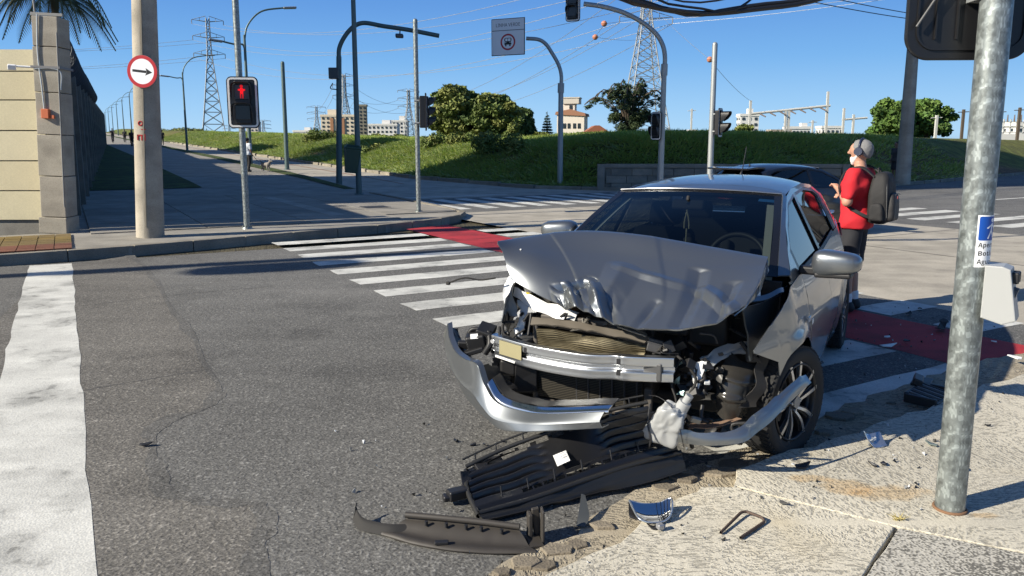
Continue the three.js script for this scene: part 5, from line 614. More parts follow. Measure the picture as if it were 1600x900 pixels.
{
  const t = thing('splash_guard', 'long dusty black trim strip with hooked end lying on the asphalt', 'car part'), dusty = std(.042, .037, .032, .6);
  const a = [[634, 810, .05], [690, 815, .055], [750, 821, .055], [812, 829, .05]].map(G3), b = [[597, 833, .012], [660, 850, .012], [735, 860, .012], [838, 863, .012]].map(G3), m = a.map((p, k) => p.map((v, c) => (v + b[k][c]) / 2 + (c === 1 ? -.012 : 0)));
  part('plate', skin([a.map(p => [p[0], p[1] + .012, p[2] - .012]), a, m, b, b.map(p => [p[0], p[1] - .008, p[2] + .006])], 50, 20, (p, u, v) => [p[0], p[1] + .004 * Math.sin(v * 20) + .006 * (fbm(u * 9, v * 4, 0, 2, 3) - .5), p[2]], .004), dusty, t);
  part('rolled_edge', tube(a.map(p => [p[0], p[1] + .018, p[2]]), .014, 40, 8), dusty, t); part('studs', [.2, .38, .55, .68, .85].map(k => { const p = curve(a).getPoint(k); return xf(new THREE.CylinderGeometry(.008, .008, .02, 8), p.x, p.y + .004, p.z + .035); }), M.black, t);
  const h = [[636, 826, .025], [610, 826, .03], [585, 822, .03], [565, 815, .035], [556, 800, .055], [557, 793, .07]].map(G3); part('hook', skin([h.map(p => [p[0], p[1] + .012, p[2] - .02]), h.map(p => [p[0], p[1] + .004, p[2]]), h.map((p, k) => [p[0] - .01, Math.max(.008, p[1] - .03), p[2] + .02])], 24, 4, null, .005), M.blackRough, t);
  const u = G3([828, 850, .0]); part('upright', [rbx(.02, .12, .05, .006, u[0], .06, u[2] - .05, .2), rbx(.035, .14, .02, .006, u[0] + .03, .07, u[2] - .06, .2, 0, .1), rbx(.012, .15, .06, .004, u[0] + .055, .075, u[2] - .02, .1), bx(.06, .008, .10, u[0] + .02, .012, u[2] + .0, .2)], dusty, t); const c = G3([690, 852, .015]); part('clip', rbx(.06, .014, .025, .004, c[0], .028, c[2], .1), M.black, t);
}
{
  const t = thing('headlamp_reflector', 'mirror-bright broken headlamp reflector lying on the pavement edge', 'car part'), f = [[983, 782, .11], [1003, 787, .10], [1030, 786, .10], [1048, 779, .12]].map(G3), n = [[1000, 811, .08], [1014, 816, .072], [1035, 815, .072], [1047, 806, .085]].map(G3), m = f.map((p, k) => p.map((v, c) => (v + n[k][c]) / 2 - (c === 1 ? .014 : 0)));
  part('mirror_bowl', skin([f, m, n], 30, 16, null, .004), chrome, t); part('ribs', [1, 2, 3, 4].map(k => { const q = .5 + k * .1; const A = curve(f).getPoint(q), B = curve(m).getPoint(q), C = curve(n).getPoint(q); return tube([[A.x, A.y + .003, A.z], [B.x, B.y + .003, B.z], [C.x, C.y + .003, C.z]], .003, 16); }), std(.25, .26, .28, .2, 1), t); part('rim', tube([...f, ...n.slice().reverse(), f[0]], .005, 60), std(.5, .55, .6, .2, .8), t); part('backing', skin([f.map(p => [p[0], p[1] - .02, p[2] - .02]), m.map(p => [p[0] - .02, p[1] - .022, p[2]]), [[1000, 800, .06], [1008, 815, .06], [1020, 828, .06], [1034, 826, .065]].map(G3)], 14, 8, null, .005), M.black, t); const g = G3([1030, 822, .07]); part('bulb_holder', rbx(.03, .025, .03, .006, g[0], .08, g[2] + .02, .4), std(.35, .36, .38, .3, .6), t);
}
{ const a = [[900, 822, .02], [903, 800, .05], [908, 772, .09]].map(G3), b = [[914, 824, .02], [920, 804, .04], [914, 774, .085]].map(G3); single('lamp_lens_shard', skin([a, b], 8, 12, (p, u, v) => [p[0], p[1], p[2] + .02 * Math.sin(u * 3)], .004), std(.07, .075, .075, .3), 'bent dark grey lens shard standing in the broken gutter', 'shard'); }
{ const p = [[1126, 833], [1157, 806], [1166, 804], [1190, 813], [1194, 816], [1157, 841]].map(a => { const g = gp(a[0], a[1], .068); return [g[0], .070 + (a[1] < 815 ? .012 : 0), g[2]]; }); single('bent_rod', new THREE.TubeGeometry(new THREE.CatmullRomCurve3(p.map(q => V(...q)), false, 'catmullrom', .12), 60, .0065, 8), std(.10, .07, .055, .7, .4), 'rusty U-shaped metal rod lying on the rough pavement', 'rod'); }
function shard(label, px, py, h, size, m, cat = 'shard', name = 'plastic_shard', group) { const c = gp(px, py, h), n = 5 + Math.floor(rnd() * 3), pts = [], a0 = rnd() * 6; for (let i = 0; i < n; i++) { const a = a0 + i / n * 6.283, r = size * rr(.45, 1.1); pts.push([Math.cos(a) * r * 1.5, Math.sin(a) * r * .7]); } const g = slab(pts, 0, .006, .0015); const p = g.attributes.position; for (let i = 0; i < p.count; i++) p.setY(i, p.getY(i) + .25 * p.getX(i) * p.getX(i) / size + .3 * Math.abs(p.getZ(i))); g.computeVertexNormals(); const o = single(name, g, m, label, cat, group); o.position.set(c[0], h + .008, c[2]); o.rotation.y = rnd() * 6; return o; }
{ const p = gp(1365, 695, .06), t = thing('lamp_fragment', 'small silvery fluted lamp fragment on the sunlit pavement', 'fragment', [p[0], .062, p[2]], .4); part('shell', skin([[[-.05, .075, -.03], [-.01, .05, -.035], [.06, .06, -.02]], [[-.045, .03, .0], [0, .012, .005], [.06, .025, .01]], [[-.04, .0, .04], [0, 0, .05], [.05, .002, .045]]], 14, 10, null, .003), std(.6, .64, .68, .15, .9), t); part('lug', rbx(.02, .02, .015, .003, .0, .035, 0), M.white, t); }
shard('flat black triangular shard nearest the base of the front wheel shadow on pavement', 1253, 732, .06, .045, M.black);
shard('small black chip pair piece lying in the middle of the sunlit pavement', 1366, 729, .06, .022, M.black); shard('curled black chip beside another chip in the middle of the sunlit pavement', 1379, 726, .06, .022, M.black);
shard('grey-green plastic chip lying just beside the galvanised pole', 1458, 697, .06, .03, std(.12, .15, .14, .4)); shard('dark chip behind the foot of the galvanised pole', 1510, 735, .06, .02, M.black); shard('tiny dark chip on the pavement beyond the pole', 1543, 666, .06, .014, M.black);
shard('dark flat washer-like disc on the swirled concrete', 1223, 788, .06, .02, std(.06, .06, .06, .6)); shard('black scrap on the asphalt beside the old patch seam', 226, 697, .004, .03, M.black); shard('black clip on asphalt beside the undertray', 738, 697, .0, .02, M.black); shard('thin black sliver on asphalt near the bumper corner', 712, 690, 0, .02, M.black);
shard('white lens splinter lying on the red cycle lane', 1385, 543, .012, .07, M.white); shard('small white chip on the red cycle lane', 1386, 528, .012, .03, M.white); shard('pale chip at the shaded kerb beyond the pole', 1588, 562, .06, .045, M.white); shard('tiny pale chip beside the crosswalk stub', 1553, 535, .01, .02, M.white);
shard('black crumb on concrete road behind the man', 1420, 492, .006, .06, M.blackRough); shard('long black crumb beside the man’s feet', 1437, 484, .006, .045, M.blackRough, 'shard', 'plastic_shard'); shard('black scrap on asphalt between crosswalk stubs', 1475, 505, .006, .06, M.blackRough); shard('flat torn black scrap near the red lane edge', 1470, 516, .006, .09, M.blackRough); shard('dark splinter on the shaded red lane', 1415, 534, .012, .03, M.black);
{ const p = gp(1452, 625, .03), t = thing('broken_grille', 'broken black slatted grille piece lying in the car shadow behind the pole', 'car part', [p[0], .035, p[2]], .75); part('frame', [rbx(.34, .03, .03, .008, 0, .05, -.09), rbx(.34, .03, .03, .008, 0, .02, .09), rbx(.03, .06, .2, .008, -.17, .03, 0), rbx(.03, .06, .2, .008, .17, .03, 0)], M.black, t); for (let k = 0; k < 8; k++) part('slat', rbx(.014, .02, .18, .004, -.13 + k * .036, .045, 0, 0, .16), k % 2 ? plasticGrey : std(.16, .165, .17, .4, .4), t); part('bracket', [rbx(.16, .05, .06, .01, .12, .08, -.12, .3, .3), rbx(.2, .02, .12, .006, .2, .05, -.12, .2)], M.black, t); }
{ // dry weed at the slab joint
  const c = gp(1403, 812, .06), g = []; for (let k = 0; k < 26; k++) { const a = rnd() * 6.3, r = rr(.02, .06); g.push(bar([c[0] + rr(-.02, .02), .06, c[2] + rr(-.01, .01)], [c[0] + Math.cos(a) * r, .06 + rr(.005, .03), c[2] + Math.sin(a) * r * .6], .0022, .0006, 4)); } single('dry_weed', merge(g), std(.42, .35, .14, .9), 'tuft of dry yellow grass growing in the slab joint', 'weed'); }

{ // countless tiny crumbs of glass and plastic round the wreck
  const g = new THREE.TetrahedronGeometry(1, 0), N = 520, m = new THREE.Matrix4(), col = new THREE.Color(), im = new THREE.InstancedMesh(g, new THREE.MeshStandardMaterial({ roughness: .4, side: THREE.DoubleSide }), N);
  const spots = [[.3, -3.7, .7], [1.0, -4.0, .6], [.6, -3.3, .6], [2.6, -5.0, .8], [3.2, -6.2, .7], [3.9, -7.4, .9], [-.3, -4.2, .7], [1.9, -3.9, .5]];
  for (let k = 0; k < N; k++) { const s = spots[Math.floor(rnd() * spots.length)], a = rnd() * 6.283, r = s[2] * Math.sqrt(rnd()) * 1.2, x = s[0] + Math.cos(a) * r, z = s[1] + Math.sin(a) * r, onWalk = (x * .63 + (z + 2.95) * .78) > .18 && z > -5, w = Math.pow(rnd(), 3) * .012 + .003; m.compose(V(x, (onWalk ? .062 : .008) + w * .3, z), new THREE.Quaternion().setFromEuler(new THREE.Euler(rnd() * 6, rnd() * 6, rnd() * 6)), V(w * 1.6, w * .7, w)); im.setMatrixAt(k, m); const t = rnd(); if (t < .62) col.setRGB(.02, .02, .02); else if (t < .85) col.setRGB(.5, .52, .54); else col.setRGB(.15, .16, .17); im.setColorAt(k, col); }
  im.name = 'crash_crumbs'; tag(im, 'tiny crumbs of glass and black plastic scattered round the wreck', 'debris', null, 'stuff'); scene.add(im); }

// ---------------------------------------------------------------- people
function sdfMesh(f, lo, hi, c) {
  const n = [0, 1, 2].map(k => Math.ceil((hi[k] - lo[k]) / c) + 2), id = (i, j, k) => (k * n[1] + j) * n[0] + i, val = new Float32Array(n[0] * n[1] * n[2]);
  for (let k = 0; k < n[2]; k++) for (let j = 0; j < n[1]; j++) for (let i = 0; i < n[0]; i++) val[id(i, j, k)] = f(lo[0] + i * c, lo[1] + j * c, lo[2] + k * c);
  const vid = new Int32Array(val.length).fill(-1), pos = [], idx = [], E = [[0, 1], [2, 3], [4, 5], [6, 7], [0, 2], [1, 3], [4, 6], [5, 7], [0, 4], [1, 5], [2, 6], [3, 7]];
  for (let k = 0; k < n[2] - 1; k++) for (let j = 0; j < n[1] - 1; j++) for (let i = 0; i < n[0] - 1; i++) {
    const v = []; for (let q = 0; q < 8; q++) v.push(val[id(i + (q & 1), j + (q >> 1 & 1), k + (q >> 2))]);
    let s = [0, 0, 0], m = 0; for (const [a, b] of E) if ((v[a] < 0) !== (v[b] < 0)) { const t = v[a] / (v[a] - v[b]); s[0] += mix(a & 1, b & 1, t); s[1] += mix(a >> 1 & 1, b >> 1 & 1, t); s[2] += mix(a >> 2, b >> 2, t); m++; }
    if (m) { vid[id(i, j, k)] = pos.length / 3; pos.push(lo[0] + (i + s[0] / m) * c, lo[1] + (j + s[1] / m) * c, lo[2] + (k + s[2] / m) * c); }
  }
  for (let k = 1; k < n[2] - 1; k++) for (let j = 1; j < n[1] - 1; j++) for (let i = 1; i < n[0] - 1; i++) {
    const a = val[id(i, j, k)] < 0; const quad = (w, x, y, z, fl) => { if (Math.min(w, x, y, z) < 0) return; fl ? idx.push(w, x, y, w, y, z) : idx.push(w, y, x, w, z, y); };
    if (a !== (val[id(i + 1, j, k)] < 0)) quad(vid[id(i, j - 1, k - 1)], vid[id(i, j, k - 1)], vid[id(i, j, k)], vid[id(i, j - 1, k)], a);
    if (a !== (val[id(i, j + 1, k)] < 0)) quad(vid[id(i - 1, j, k - 1)], vid[id(i - 1, j, k)], vid[id(i, j, k)], vid[id(i, j, k - 1)], a);
    if (a !== (val[id(i, j, k + 1)] < 0)) quad(vid[id(i - 1, j - 1, k)], vid[id(i, j - 1, k)], vid[id(i, j, k)], vid[id(i - 1, j, k)], a);
  }
  const g = new THREE.BufferGeometry(); g.setAttribute('position', new THREE.Float32BufferAttribute(pos, 3)); g.setIndex(idx); g.computeVertexNormals(); return g;
}
const capD = (x, y, z, s) => { const [a, b, ra, rb] = s, dx = b[0] - a[0], dy = b[1] - a[1], dz = b[2] - a[2], t = clamp(((x - a[0]) * dx + (y - a[1]) * dy + (z - a[2]) * dz) / (dx * dx + dy * dy + dz * dz + 1e-9)); return Math.hypot(x - a[0] - dx * t, (y - a[1] - dy * t), (z - a[2] - dz * t)) - mix(ra, rb, t); };
const smin = (a, b, k) => { const h = Math.max(k - Math.abs(a - b), 0) / k; return Math.min(a, b) - h * h * k * .25; };
const field = (segs, k = .035, grow = 0) => (x, y, z) => { let d = 1e3; for (const s of segs) d = smin(d, capD(x, y, z, s), k); return d - grow; };
const boundsOf = (segs, m) => { const lo = [9, 9, 9], hi = [-9, -9, -9]; for (const [a, b, ra, rb] of segs) for (const p of [a, b]) for (let c = 0; c < 3; c++) { const r = Math.max(ra, rb) + m; lo[c] = Math.min(lo[c], p[c] - r); hi[c] = Math.max(hi[c], p[c] + r); } return [lo, hi]; };
const fromSegs = (segs, cell, k = .035, extra) => { const [lo, hi] = boundsOf(segs, .04), f = field(segs, k); return sdfMesh(extra ? (x, y, z) => extra(f(x, y, z), x, y, z) : f, lo, hi, cell); };
function person(label, pos, turn, o) {
  const t = thing('person', label, 'person', pos, turn), c = o.cell || .014, S = o.h / 1.76, sc = p => p.map(v => v * S), seg = (a, b, ra, rb) => [sc(a), sc(b), ra * S, rb * S];
  const st = o.stride || 0, L = { hip: [.09, .93, 0], knee: [.105, .50, .02 + st * .5], ank: [.105, .09, st] }, Rr = { hip: [-.09, .93, 0], knee: [-.10, .50, .03 - st * .3], ank: [-.105, .09, -st] };
  const armL = o.armL || [[.19, 1.42, -.01], [.24, 1.13, -.03], [.23, .89, .06]], armR = o.armR || [[-.19, 1.42, -.01], [-.24, 1.13, -.03], [-.23, .89, .06]], b = o.bulk || 1;
  const legs = [L, Rr].flatMap(l => [seg(l.hip, l.knee, .085, .058), seg(l.knee, l.ank, .056, .036), seg(l.ank, [l.ank[0] * 1.15, .045, l.ank[2] + .13], .036, .03)]);
  const arms = [armL, armR].flatMap(a => [seg(a[0], a[1], .052, .042), seg(a[1], a[2], .042, .028)]);
  const torso = [seg([.07, .97, -.01], [-.07, .97, -.01], .115 * b, .115 * b), seg([0, 1.02, 0], [0, 1.22, .015], .13 * b, .135 * b), seg([.09, 1.30, -.005], [-.09, 1.30, -.005], .115 * b, .115 * b), seg([.15, 1.41, -.015], [-.15, 1.41, -.015], .062, .062), seg([0, 1.42, -.02], [0, 1.53, .0], .062, .055)];
  const hd = o.head || [0, 0], hy = 1.645, head = [seg([0, hy + .01, -.02], [0, hy + .01, .02], .088, .082), seg([0, hy - .05, .02], [0, hy - .085, .05], .06, .042), seg([0, hy + .01, .095], [0, hy - .022, .112], .008, .015), seg([.08, hy, 0], [.085, hy - .02, -.005], .014, .012), seg([-.08, hy, 0], [-.085, hy - .02, -.005], .014, .012), seg([0, 1.50, .0], [0, hy - .05, 0], .052, .055)];
  const hands = []; for (const [a, s] of [[armL, 1], [armR, -1]]) { const w = V(...a[2]), e = V(...a[1]), d = w.clone().sub(e).normalize(), side = V(s, 0, 0).addScaledVector(d, -d.x * s).normalize(), nrm = d.clone().cross(side).multiplyScalar(s), P = (k, u, v) => w.clone().addScaledVector(d, k).addScaledVector(side, u).addScaledVector(nrm, v).toArray(); hands.push(seg(P(.01, 0, 0), P(.075, 0, 0), .026, .028), seg(P(.05, .02, 0), P(.085, .02, 0), .018, .016), seg(P(.05, -.02, 0), P(.085, -.02, 0), .018, .016)); if (c < .02) { [[-.030, .055], [-.011, .066], [.009, .062], [.028, .048]].forEach(([u, l]) => hands.push(seg(P(.085, u, 0), P(.085 + l * .6, u, -.012), .0095, .009), seg(P(.085 + l * .6, u, -.012), P(.085 + l * .9, u * .9, -.038), .009, .008))); hands.push(seg(P(.025, -.03, -.005), P(.06, -.052, -.02), .012, .010), seg(P(.06, -.052, -.02), P(.09, -.045, -.04), .010, .008)); } }
  const skinM = std(...(o.skin || [.42, .22, .14]), .6);
  part('body', [fromSegs([...legs, ...arms, ...torso], c), fromSegs(head, c * .55, .025), fromSegs(hands, c < .02 ? .005 : c, .008)], skinM, t);
  const fold = (amp, fr) => (d, x, y, z) => d - amp * (Math.sin(y * fr + 6 * vn(x * 9, y * 7 + z * 5, 0, 3)) * .5 + fbm(x * 11 + 3, y * 9 + z * 8, 0, 2, 4) - .5);
  const sl = o.sleeve ?? .72, lerp3 = (a, q, k) => a.map((v, i) => mix(v, q[i], k)); const sleeves = [armL, armR].flatMap(a => sl <= 1 ? [seg(a[0], lerp3(a[0], a[1], sl), .066, .068)] : [seg(a[0], a[1], .064, .056), seg(a[1], a[2], .056, .04)]);
  const shirt = [...torso.slice(0, 4).map(([a, q, ra, rb]) => [a, q, ra + .016 * S, rb + .016 * S]), ...sleeves, seg([.06, .90, 0], [-.06, .90, 0], .142 * b, .142 * b)];
  part('shirt', fromSegs(shirt, c, .05, (d, x, y, z) => Math.max(fold(.016, 13)(d, x, y, z), (o.hem ?? .86) * S - y, y - 1.475 * S)), std(...o.shirt, .85), t);
  const pl = o.trouser ?? .5, tr = [L, Rr].flatMap(l => pl >= 1 ? [seg(l.hip, l.knee, .105, .078), seg(l.knee, l.ank, .076, .056)] : [seg(l.hip, lerp3(l.hip, l.knee, .9), .098, .100)]);
  part(pl >= 1 ? 'trousers' : 'shorts', fromSegs([...tr, seg([.06, .93, 0], [-.06, .93, 0], .112 * b, .112 * b)], c, .03, (d, x, y, z) => Math.max(fold(.007, 12)(d, x, y, z), (pl >= 1 ? .08 : .50) * S - y)), std(...o.pants, .85), t);
  if (o.socks) part('socks', fromSegs([L, Rr].map(l => seg([l.ank[0], .17, l.ank[2]], l.ank, .046, .043)), c, .01), std(.72, .72, .72, .9), t);
  for (const l of [L, Rr]) part('shoe', fromSegs([seg([l.ank[0], .045, l.ank[2] - .03], [l.ank[0] * 1.15, .04, l.ank[2] + .16], .046, .04), seg([l.ank[0], .085, l.ank[2]], [l.ank[0], .06, l.ank[2] + .03], .05, .045)], c, .03, (d, x, y) => Math.max(d, .004 - y)), std(...(o.shoe || [.02, .02, .022]), .7), t);
  part('hair', fromSegs([seg([0, hy + .018, -.026], [0, hy + .022, .012], .094, .088), seg([0, hy - .03, -.05], [0, hy, -.04], .06, .07)], c * .6, .03, (d, x, y, z) => Math.max(d - .004 * (fbm(x * 60, y * 60 + z * 40, 0, 2, 2) - .5), (z - .055 * S) + Math.max(0, (hy + .03) * S - y) * 1.2)), std(...(o.hair || [.03, .025, .02]), .95), t);
  if (o.beard) part('beard', fromSegs([seg([0, hy - .088, .058], [0, hy - .122, .062], .040, .026), seg([.058, hy - .05, .012], [.02, hy - .10, .055], .016, .022), seg([-.058, hy - .05, .012], [-.02, hy - .10, .055], .016, .022)], c * .5, .03), std(...o.beard, .95), t);
  if (c < .02) { part('eyes', [1, -1].map(s => xf(new THREE.SphereGeometry(.010 * S, 10, 8), s * .032 * S, (hy + .008) * S, .082 * S)), std(.05, .04, .03, .3), t); part('mouth', rbx(.04 * S, .008 * S, .01, .003, 0, (hy - .065) * S, .092 * S), std(.28, .10, .08, .6), t); }
  return t;
}
{
  const turn = Math.atan2(-.76, -.65), px = 3.54, pz = -7.88;
  person('person in red T-shirt, dark shorts and headphones standing beside the wreck', [px, .006, pz], turn, { h: 1.77, cell: .012, bulk: 1.06, shirt: [.50, .012, .022], pants: [.018, .019, .024], socks: true, hair: [.20, .20, .20], beard: [.68, .67, .65], skin: [.46, .25, .17], sleeve: .78, armL: [[.195, 1.42, -.01], [.255, 1.14, .02], [.07, 1.25, .17]], armR: [[-.195, 1.42, -.01], [-.33, 1.20, -.09], [-.13, 1.20, .13]], hem: .865 });
  const place = o => { o.position.set(px, .006, pz); o.rotation.y = turn; return o; };
  const hp = thing('headphones', 'navy over-ear headphones worn by the person in red', 'headphones'); place(hp); const nb = std(.02, .028, .06, .4);
  part('band', new THREE.TubeGeometry(curve([[.098, 1.66, -.01], [.092, 1.72, -.012], [.05, 1.765, -.014], [0, 1.775, -.015], [-.05, 1.765, -.014], [-.092, 1.72, -.012], [-.098, 1.66, -.01]]), 30, .011, 8), nb, hp); for (const s of [1, -1]) { part('ear_cup', xf(new THREE.CylinderGeometry(.040, .046, .036, 22), s * .105, 1.645, -.008, 0, 0, s * R(-90)), nb, hp); part('cushion', xf(new THREE.TorusGeometry(.034, .012, 8, 22), s * .088, 1.645, -.008, 0, R(90)), M.blackRough, hp); }
  const bp = thing('backpack', 'black backpack with side pockets worn by the person in red', 'backpack'); place(bp); const bm = std(.016, .016, .017, .75);
  const boxD = (cx, cy, cz, hx, hy, hz, r) => (x, y, z) => { const tp = 1 - .35 * clamp((y - cy) / hy, 0, 1) ** 2, qx = Math.max(Math.abs(x - cx) - hx * tp + r, 0), qy = Math.max(Math.abs(y - cy) - hy + r, 0), qz = Math.max(Math.abs(z - cz) - hz * tp + r, 0); return Math.hypot(qx, qy, qz) - r - .022 * (fbm(x * 10, y * 8 + z * 6, 0, 3, 2) - .5); };
  part('main_pocket', sdfMesh(boxD(0, 1.19, -.235, .165, .255, .095, .05), [-.22, .9, -.37], [.22, 1.48, -.1], .012), bm, bp); part('front_pocket', sdfMesh(boxD(0, 1.10, -.335, .125, .14, .045, .03), [-.18, .92, -.42], [.18, 1.28, -.26], .012), std(.02, .02, .021, .6), bp); for (const s of [1, -1]) part('side_pocket', sdfMesh(boxD(s * .175, 1.05, -.235, .03, .09, .07, .022), [s * .175 - .07, .92, -.35], [s * .175 + .07, 1.18, -.12], .012), bm, bp); part('zip', [tube([[.14, 1.0, -.325], [.15, 1.25, -.315], [.10, 1.39, -.295], [0, 1.425, -.285], [-.10, 1.39, -.295], [-.15, 1.25, -.315], [-.14, 1.0, -.325]], .004, 40), tube([[.10, 1.22, -.375], [0, 1.235, -.378], [-.10, 1.22, -.375]], .004, 20)], std(.09, .09, .09, .5), bp); part('top_handle', tube([[.04, 1.43, -.2], [.03, 1.475, -.19], [-.03, 1.475, -.19], [-.04, 1.43, -.2]], .009), bm, bp); part('badge', bx(.04, .025, .004, .06, 1.20, -.397), std(.35, .05, .05, .6), bp);
  for (const s of [1, -1]) part('strap', skin([[[s * .09, 1.40, -.19], [s * .105, 1.50, -.06], [s * .12, 1.45, .10], [s * .155, 1.28, .15], [s * .19, 1.14, .06], [s * .19, 1.04, -.10], [s * .15, 1.0, -.2]], [[s * .14, 1.40, -.19], [s * .155, 1.49, -.06], [s * .165, 1.44, .10], [s * .195, 1.26, .13], [s * .205, 1.11, .06], [s * .205, 1.01, -.10], [s * .16, .97, -.2]]], 30, 2, null, .012), bm, bp);
}
const sees = (px, py, z) => { const p = at(px, py, z); return [p[0], rise(...toPQ(p[0], z)) + .11, z]; };
{ const p = sees(389, 270, -37.5); person('person in white top and black trousers walking a dog along the path', p, R(150), { h: 1.64, cell: .03, shirt: [.55, .60, .66], pants: [.012, .012, .014], trouser: 1, stride: .12, sleeve: .8, skin: [.2, .11, .07], hair: [.012, .01, .01] });
  const d = thing('dog', 'small grey dog on a lead beside the person in white', 'dog', [p[0] + .75, p[1], p[2] - .2], R(60)); part('body', fromSegs([[[0, .36, .22], [0, .36, -.18], .10, .085], [[0, .42, .24], [0, .52, .36], .06, .055], [[0, .54, .36], [0, .50, .47], .062, .032], [[.03, .58, .34], [.035, .63, .33], .022, .012], [[-.03, .58, .34], [-.035, .63, .33], .022, .012], ...[1, -1].flatMap(s => [[[s * .06, .34, .20], [s * .06, .20, .18], .042, .028], [[s * .06, .20, .18], [s * .06, .03, .20], .026, .022], [[s * .06, .34, -.16], [s * .06, .24, -.10], .055, .035], [[s * .06, .24, -.10], [s * .06, .14, -.20], .032, .022], [[s * .06, .14, -.20], [s * .06, .03, -.18], .022, .022]]), [[0, .40, -.2], [0, .56, -.36], .03, .014]], .018, .05), std(.24, .22, .20, .95), d);
  single('dog_lead', tube([[p[0] + .2, p[1] + .85, p[2]], [p[0] + .45, p[1] + .5, p[2] - .1], [p[0] + .68, p[1] + .48, p[2] - .1]], .012), M.black, 'thin dark lead between the dog and the person in white', 'lead'); }
{ const g = gp(1397, 283, .12); person('person in dark clothes standing beside the tall utility pole', [g[0], .13, g[2]], R(-70), { h: 1.72, cell: .03, shirt: [.035, .035, .04], pants: [.02, .02, .028], skin: [.2, .12, .08], trouser: .5, stride: .05 }); }
{ const dark = { cell: .035, shirt: [.02, .02, .022], pants: [.018, .018, .022], trouser: 1, stride: .16, skin: [.15, .09, .06] };
  person('person in black walking on the far path toward the lamps', sees(254 - 0, 228, -92).map((v, k) => k === 0 ? at(254, 228, -92)[0] : v), R(200), { h: 1.75, ...dark });
  person('person in dark clothing on the far path beside the cyclist', sees(196, 229, -104), R(20), { h: 1.72, ...dark }); person('person in dark jacket walking beside the round concrete pole', sees(207, 233, -84), R(10), { h: 1.78, ...dark, shirt: [.03, .022, .02] });
  const c = sees(177, 228, -100), cy = person('person riding a bicycle along the far path', [c[0], c[1] + .18, c[2]], R(25), { h: 1.7, ...dark, stride: .1, armL: [[.19, 1.42, -.01], [.22, 1.2, .2], [.2, 1.1, .42]], armR: [[-.19, 1.42, -.01], [-.22, 1.2, .2], [-.2, 1.1, .42]] });
  const b = thing('bicycle', 'dark bicycle under the rider on the far path', 'bicycle', c, R(25)); for (const z of [-.5, .52]) { part('wheel', xf(new THREE.TorusGeometry(.33, .025, 6, 24), 0, .35, z, 0, R(90)), M.black, b); } part('frame', [bar([0, .35, -.5], [0, .8, -.15], .02), bar([0, .8, -.15], [0, .85, .4], .02), bar([0, .35, .52], [0, .98, .4], .02), bar([0, .3, 0], [0, .8, -.15], .02), bar([0, .3, 0], [0, .85, .4], .02), bar([0, .35, -.5], [0, .3, 0], .02)], std(.05, .05, .06, .4, .5), b); part('saddle', rbx(.14, .06, .26, .025, 0, .93, -.18), M.black, b); part('handlebar', bar([-.28, 1.02, .42], [.28, 1.02, .42], .018), M.black, b); }

// ---------------------------------------------------------------- trees and plants
function leafCloud(blobs, count, size, tones, aspect = .6) {
  const pos = new Float32Array(count * 18), col = new Float32Array(count * 18), tot = blobs.reduce((s, b) => s + b[3] * b[4] * b[3], 0); let k = 0;
  for (const b of blobs) { const n = Math.min(count - k, Math.ceil(count * b[3] * b[4] * b[3] / tot)), tone = tones[Math.floor(rnd() * tones.length)];
    for (let i = 0; i < n; i++, k++) {
      const u = rr(-1, 1), a = rnd() * 6.283, rad = Math.pow(rnd(), .38), s = Math.sqrt(1 - u * u); const c = [b[0] + s * Math.cos(a) * rad * b[3], b[1] + u * rad * b[4], b[2] + s * Math.sin(a) * rad * b[3]];
      const d = V(rr(-1, 1), rr(-.8, .6), rr(-1, 1)).normalize(), e = V(rr(-1, 1), rr(-1, 1), rr(-1, 1)).cross(d).normalize(), L = size * rr(.6, 1.3), w = L * aspect * .5, p = V(...c), A = p.clone().addScaledVector(d, -L / 2), B = p.clone().addScaledVector(d, L / 2), C = p.clone().addScaledVector(e, w), D = p.clone().addScaledVector(e, -w), t = rr(.72, 1.28);
      [A, C, B, A, B, D].forEach((q, m) => { pos.set([q.x, q.y, q.z], k * 18 + m * 3); col.set([tone[0] * t, tone[1] * t, tone[2] * t], k * 18 + m * 3); });
    } }
  const g = new THREE.BufferGeometry(); g.setAttribute('position', new THREE.BufferAttribute(pos.slice(0, k * 18), 3)); g.setAttribute('color', new THREE.BufferAttribute(col.slice(0, k * 18), 3)); g.computeVertexNormals(); return g;
}
const leafM = new THREE.MeshStandardMaterial({ vertexColors: true, roughness: .75, side: THREE.DoubleSide }), barkM = std(.09, .07, .05, .95);
const greens = { deep: [[.055, .095, .02], [.07, .115, .025], [.085, .125, .03], [.10, .14, .03]], olive: [[.15, .18, .042], [.12, .165, .036], [.18, .20, .05]], bright: [[.075, .15, .026], [.10, .17, .03], [.065, .125, .022]] };
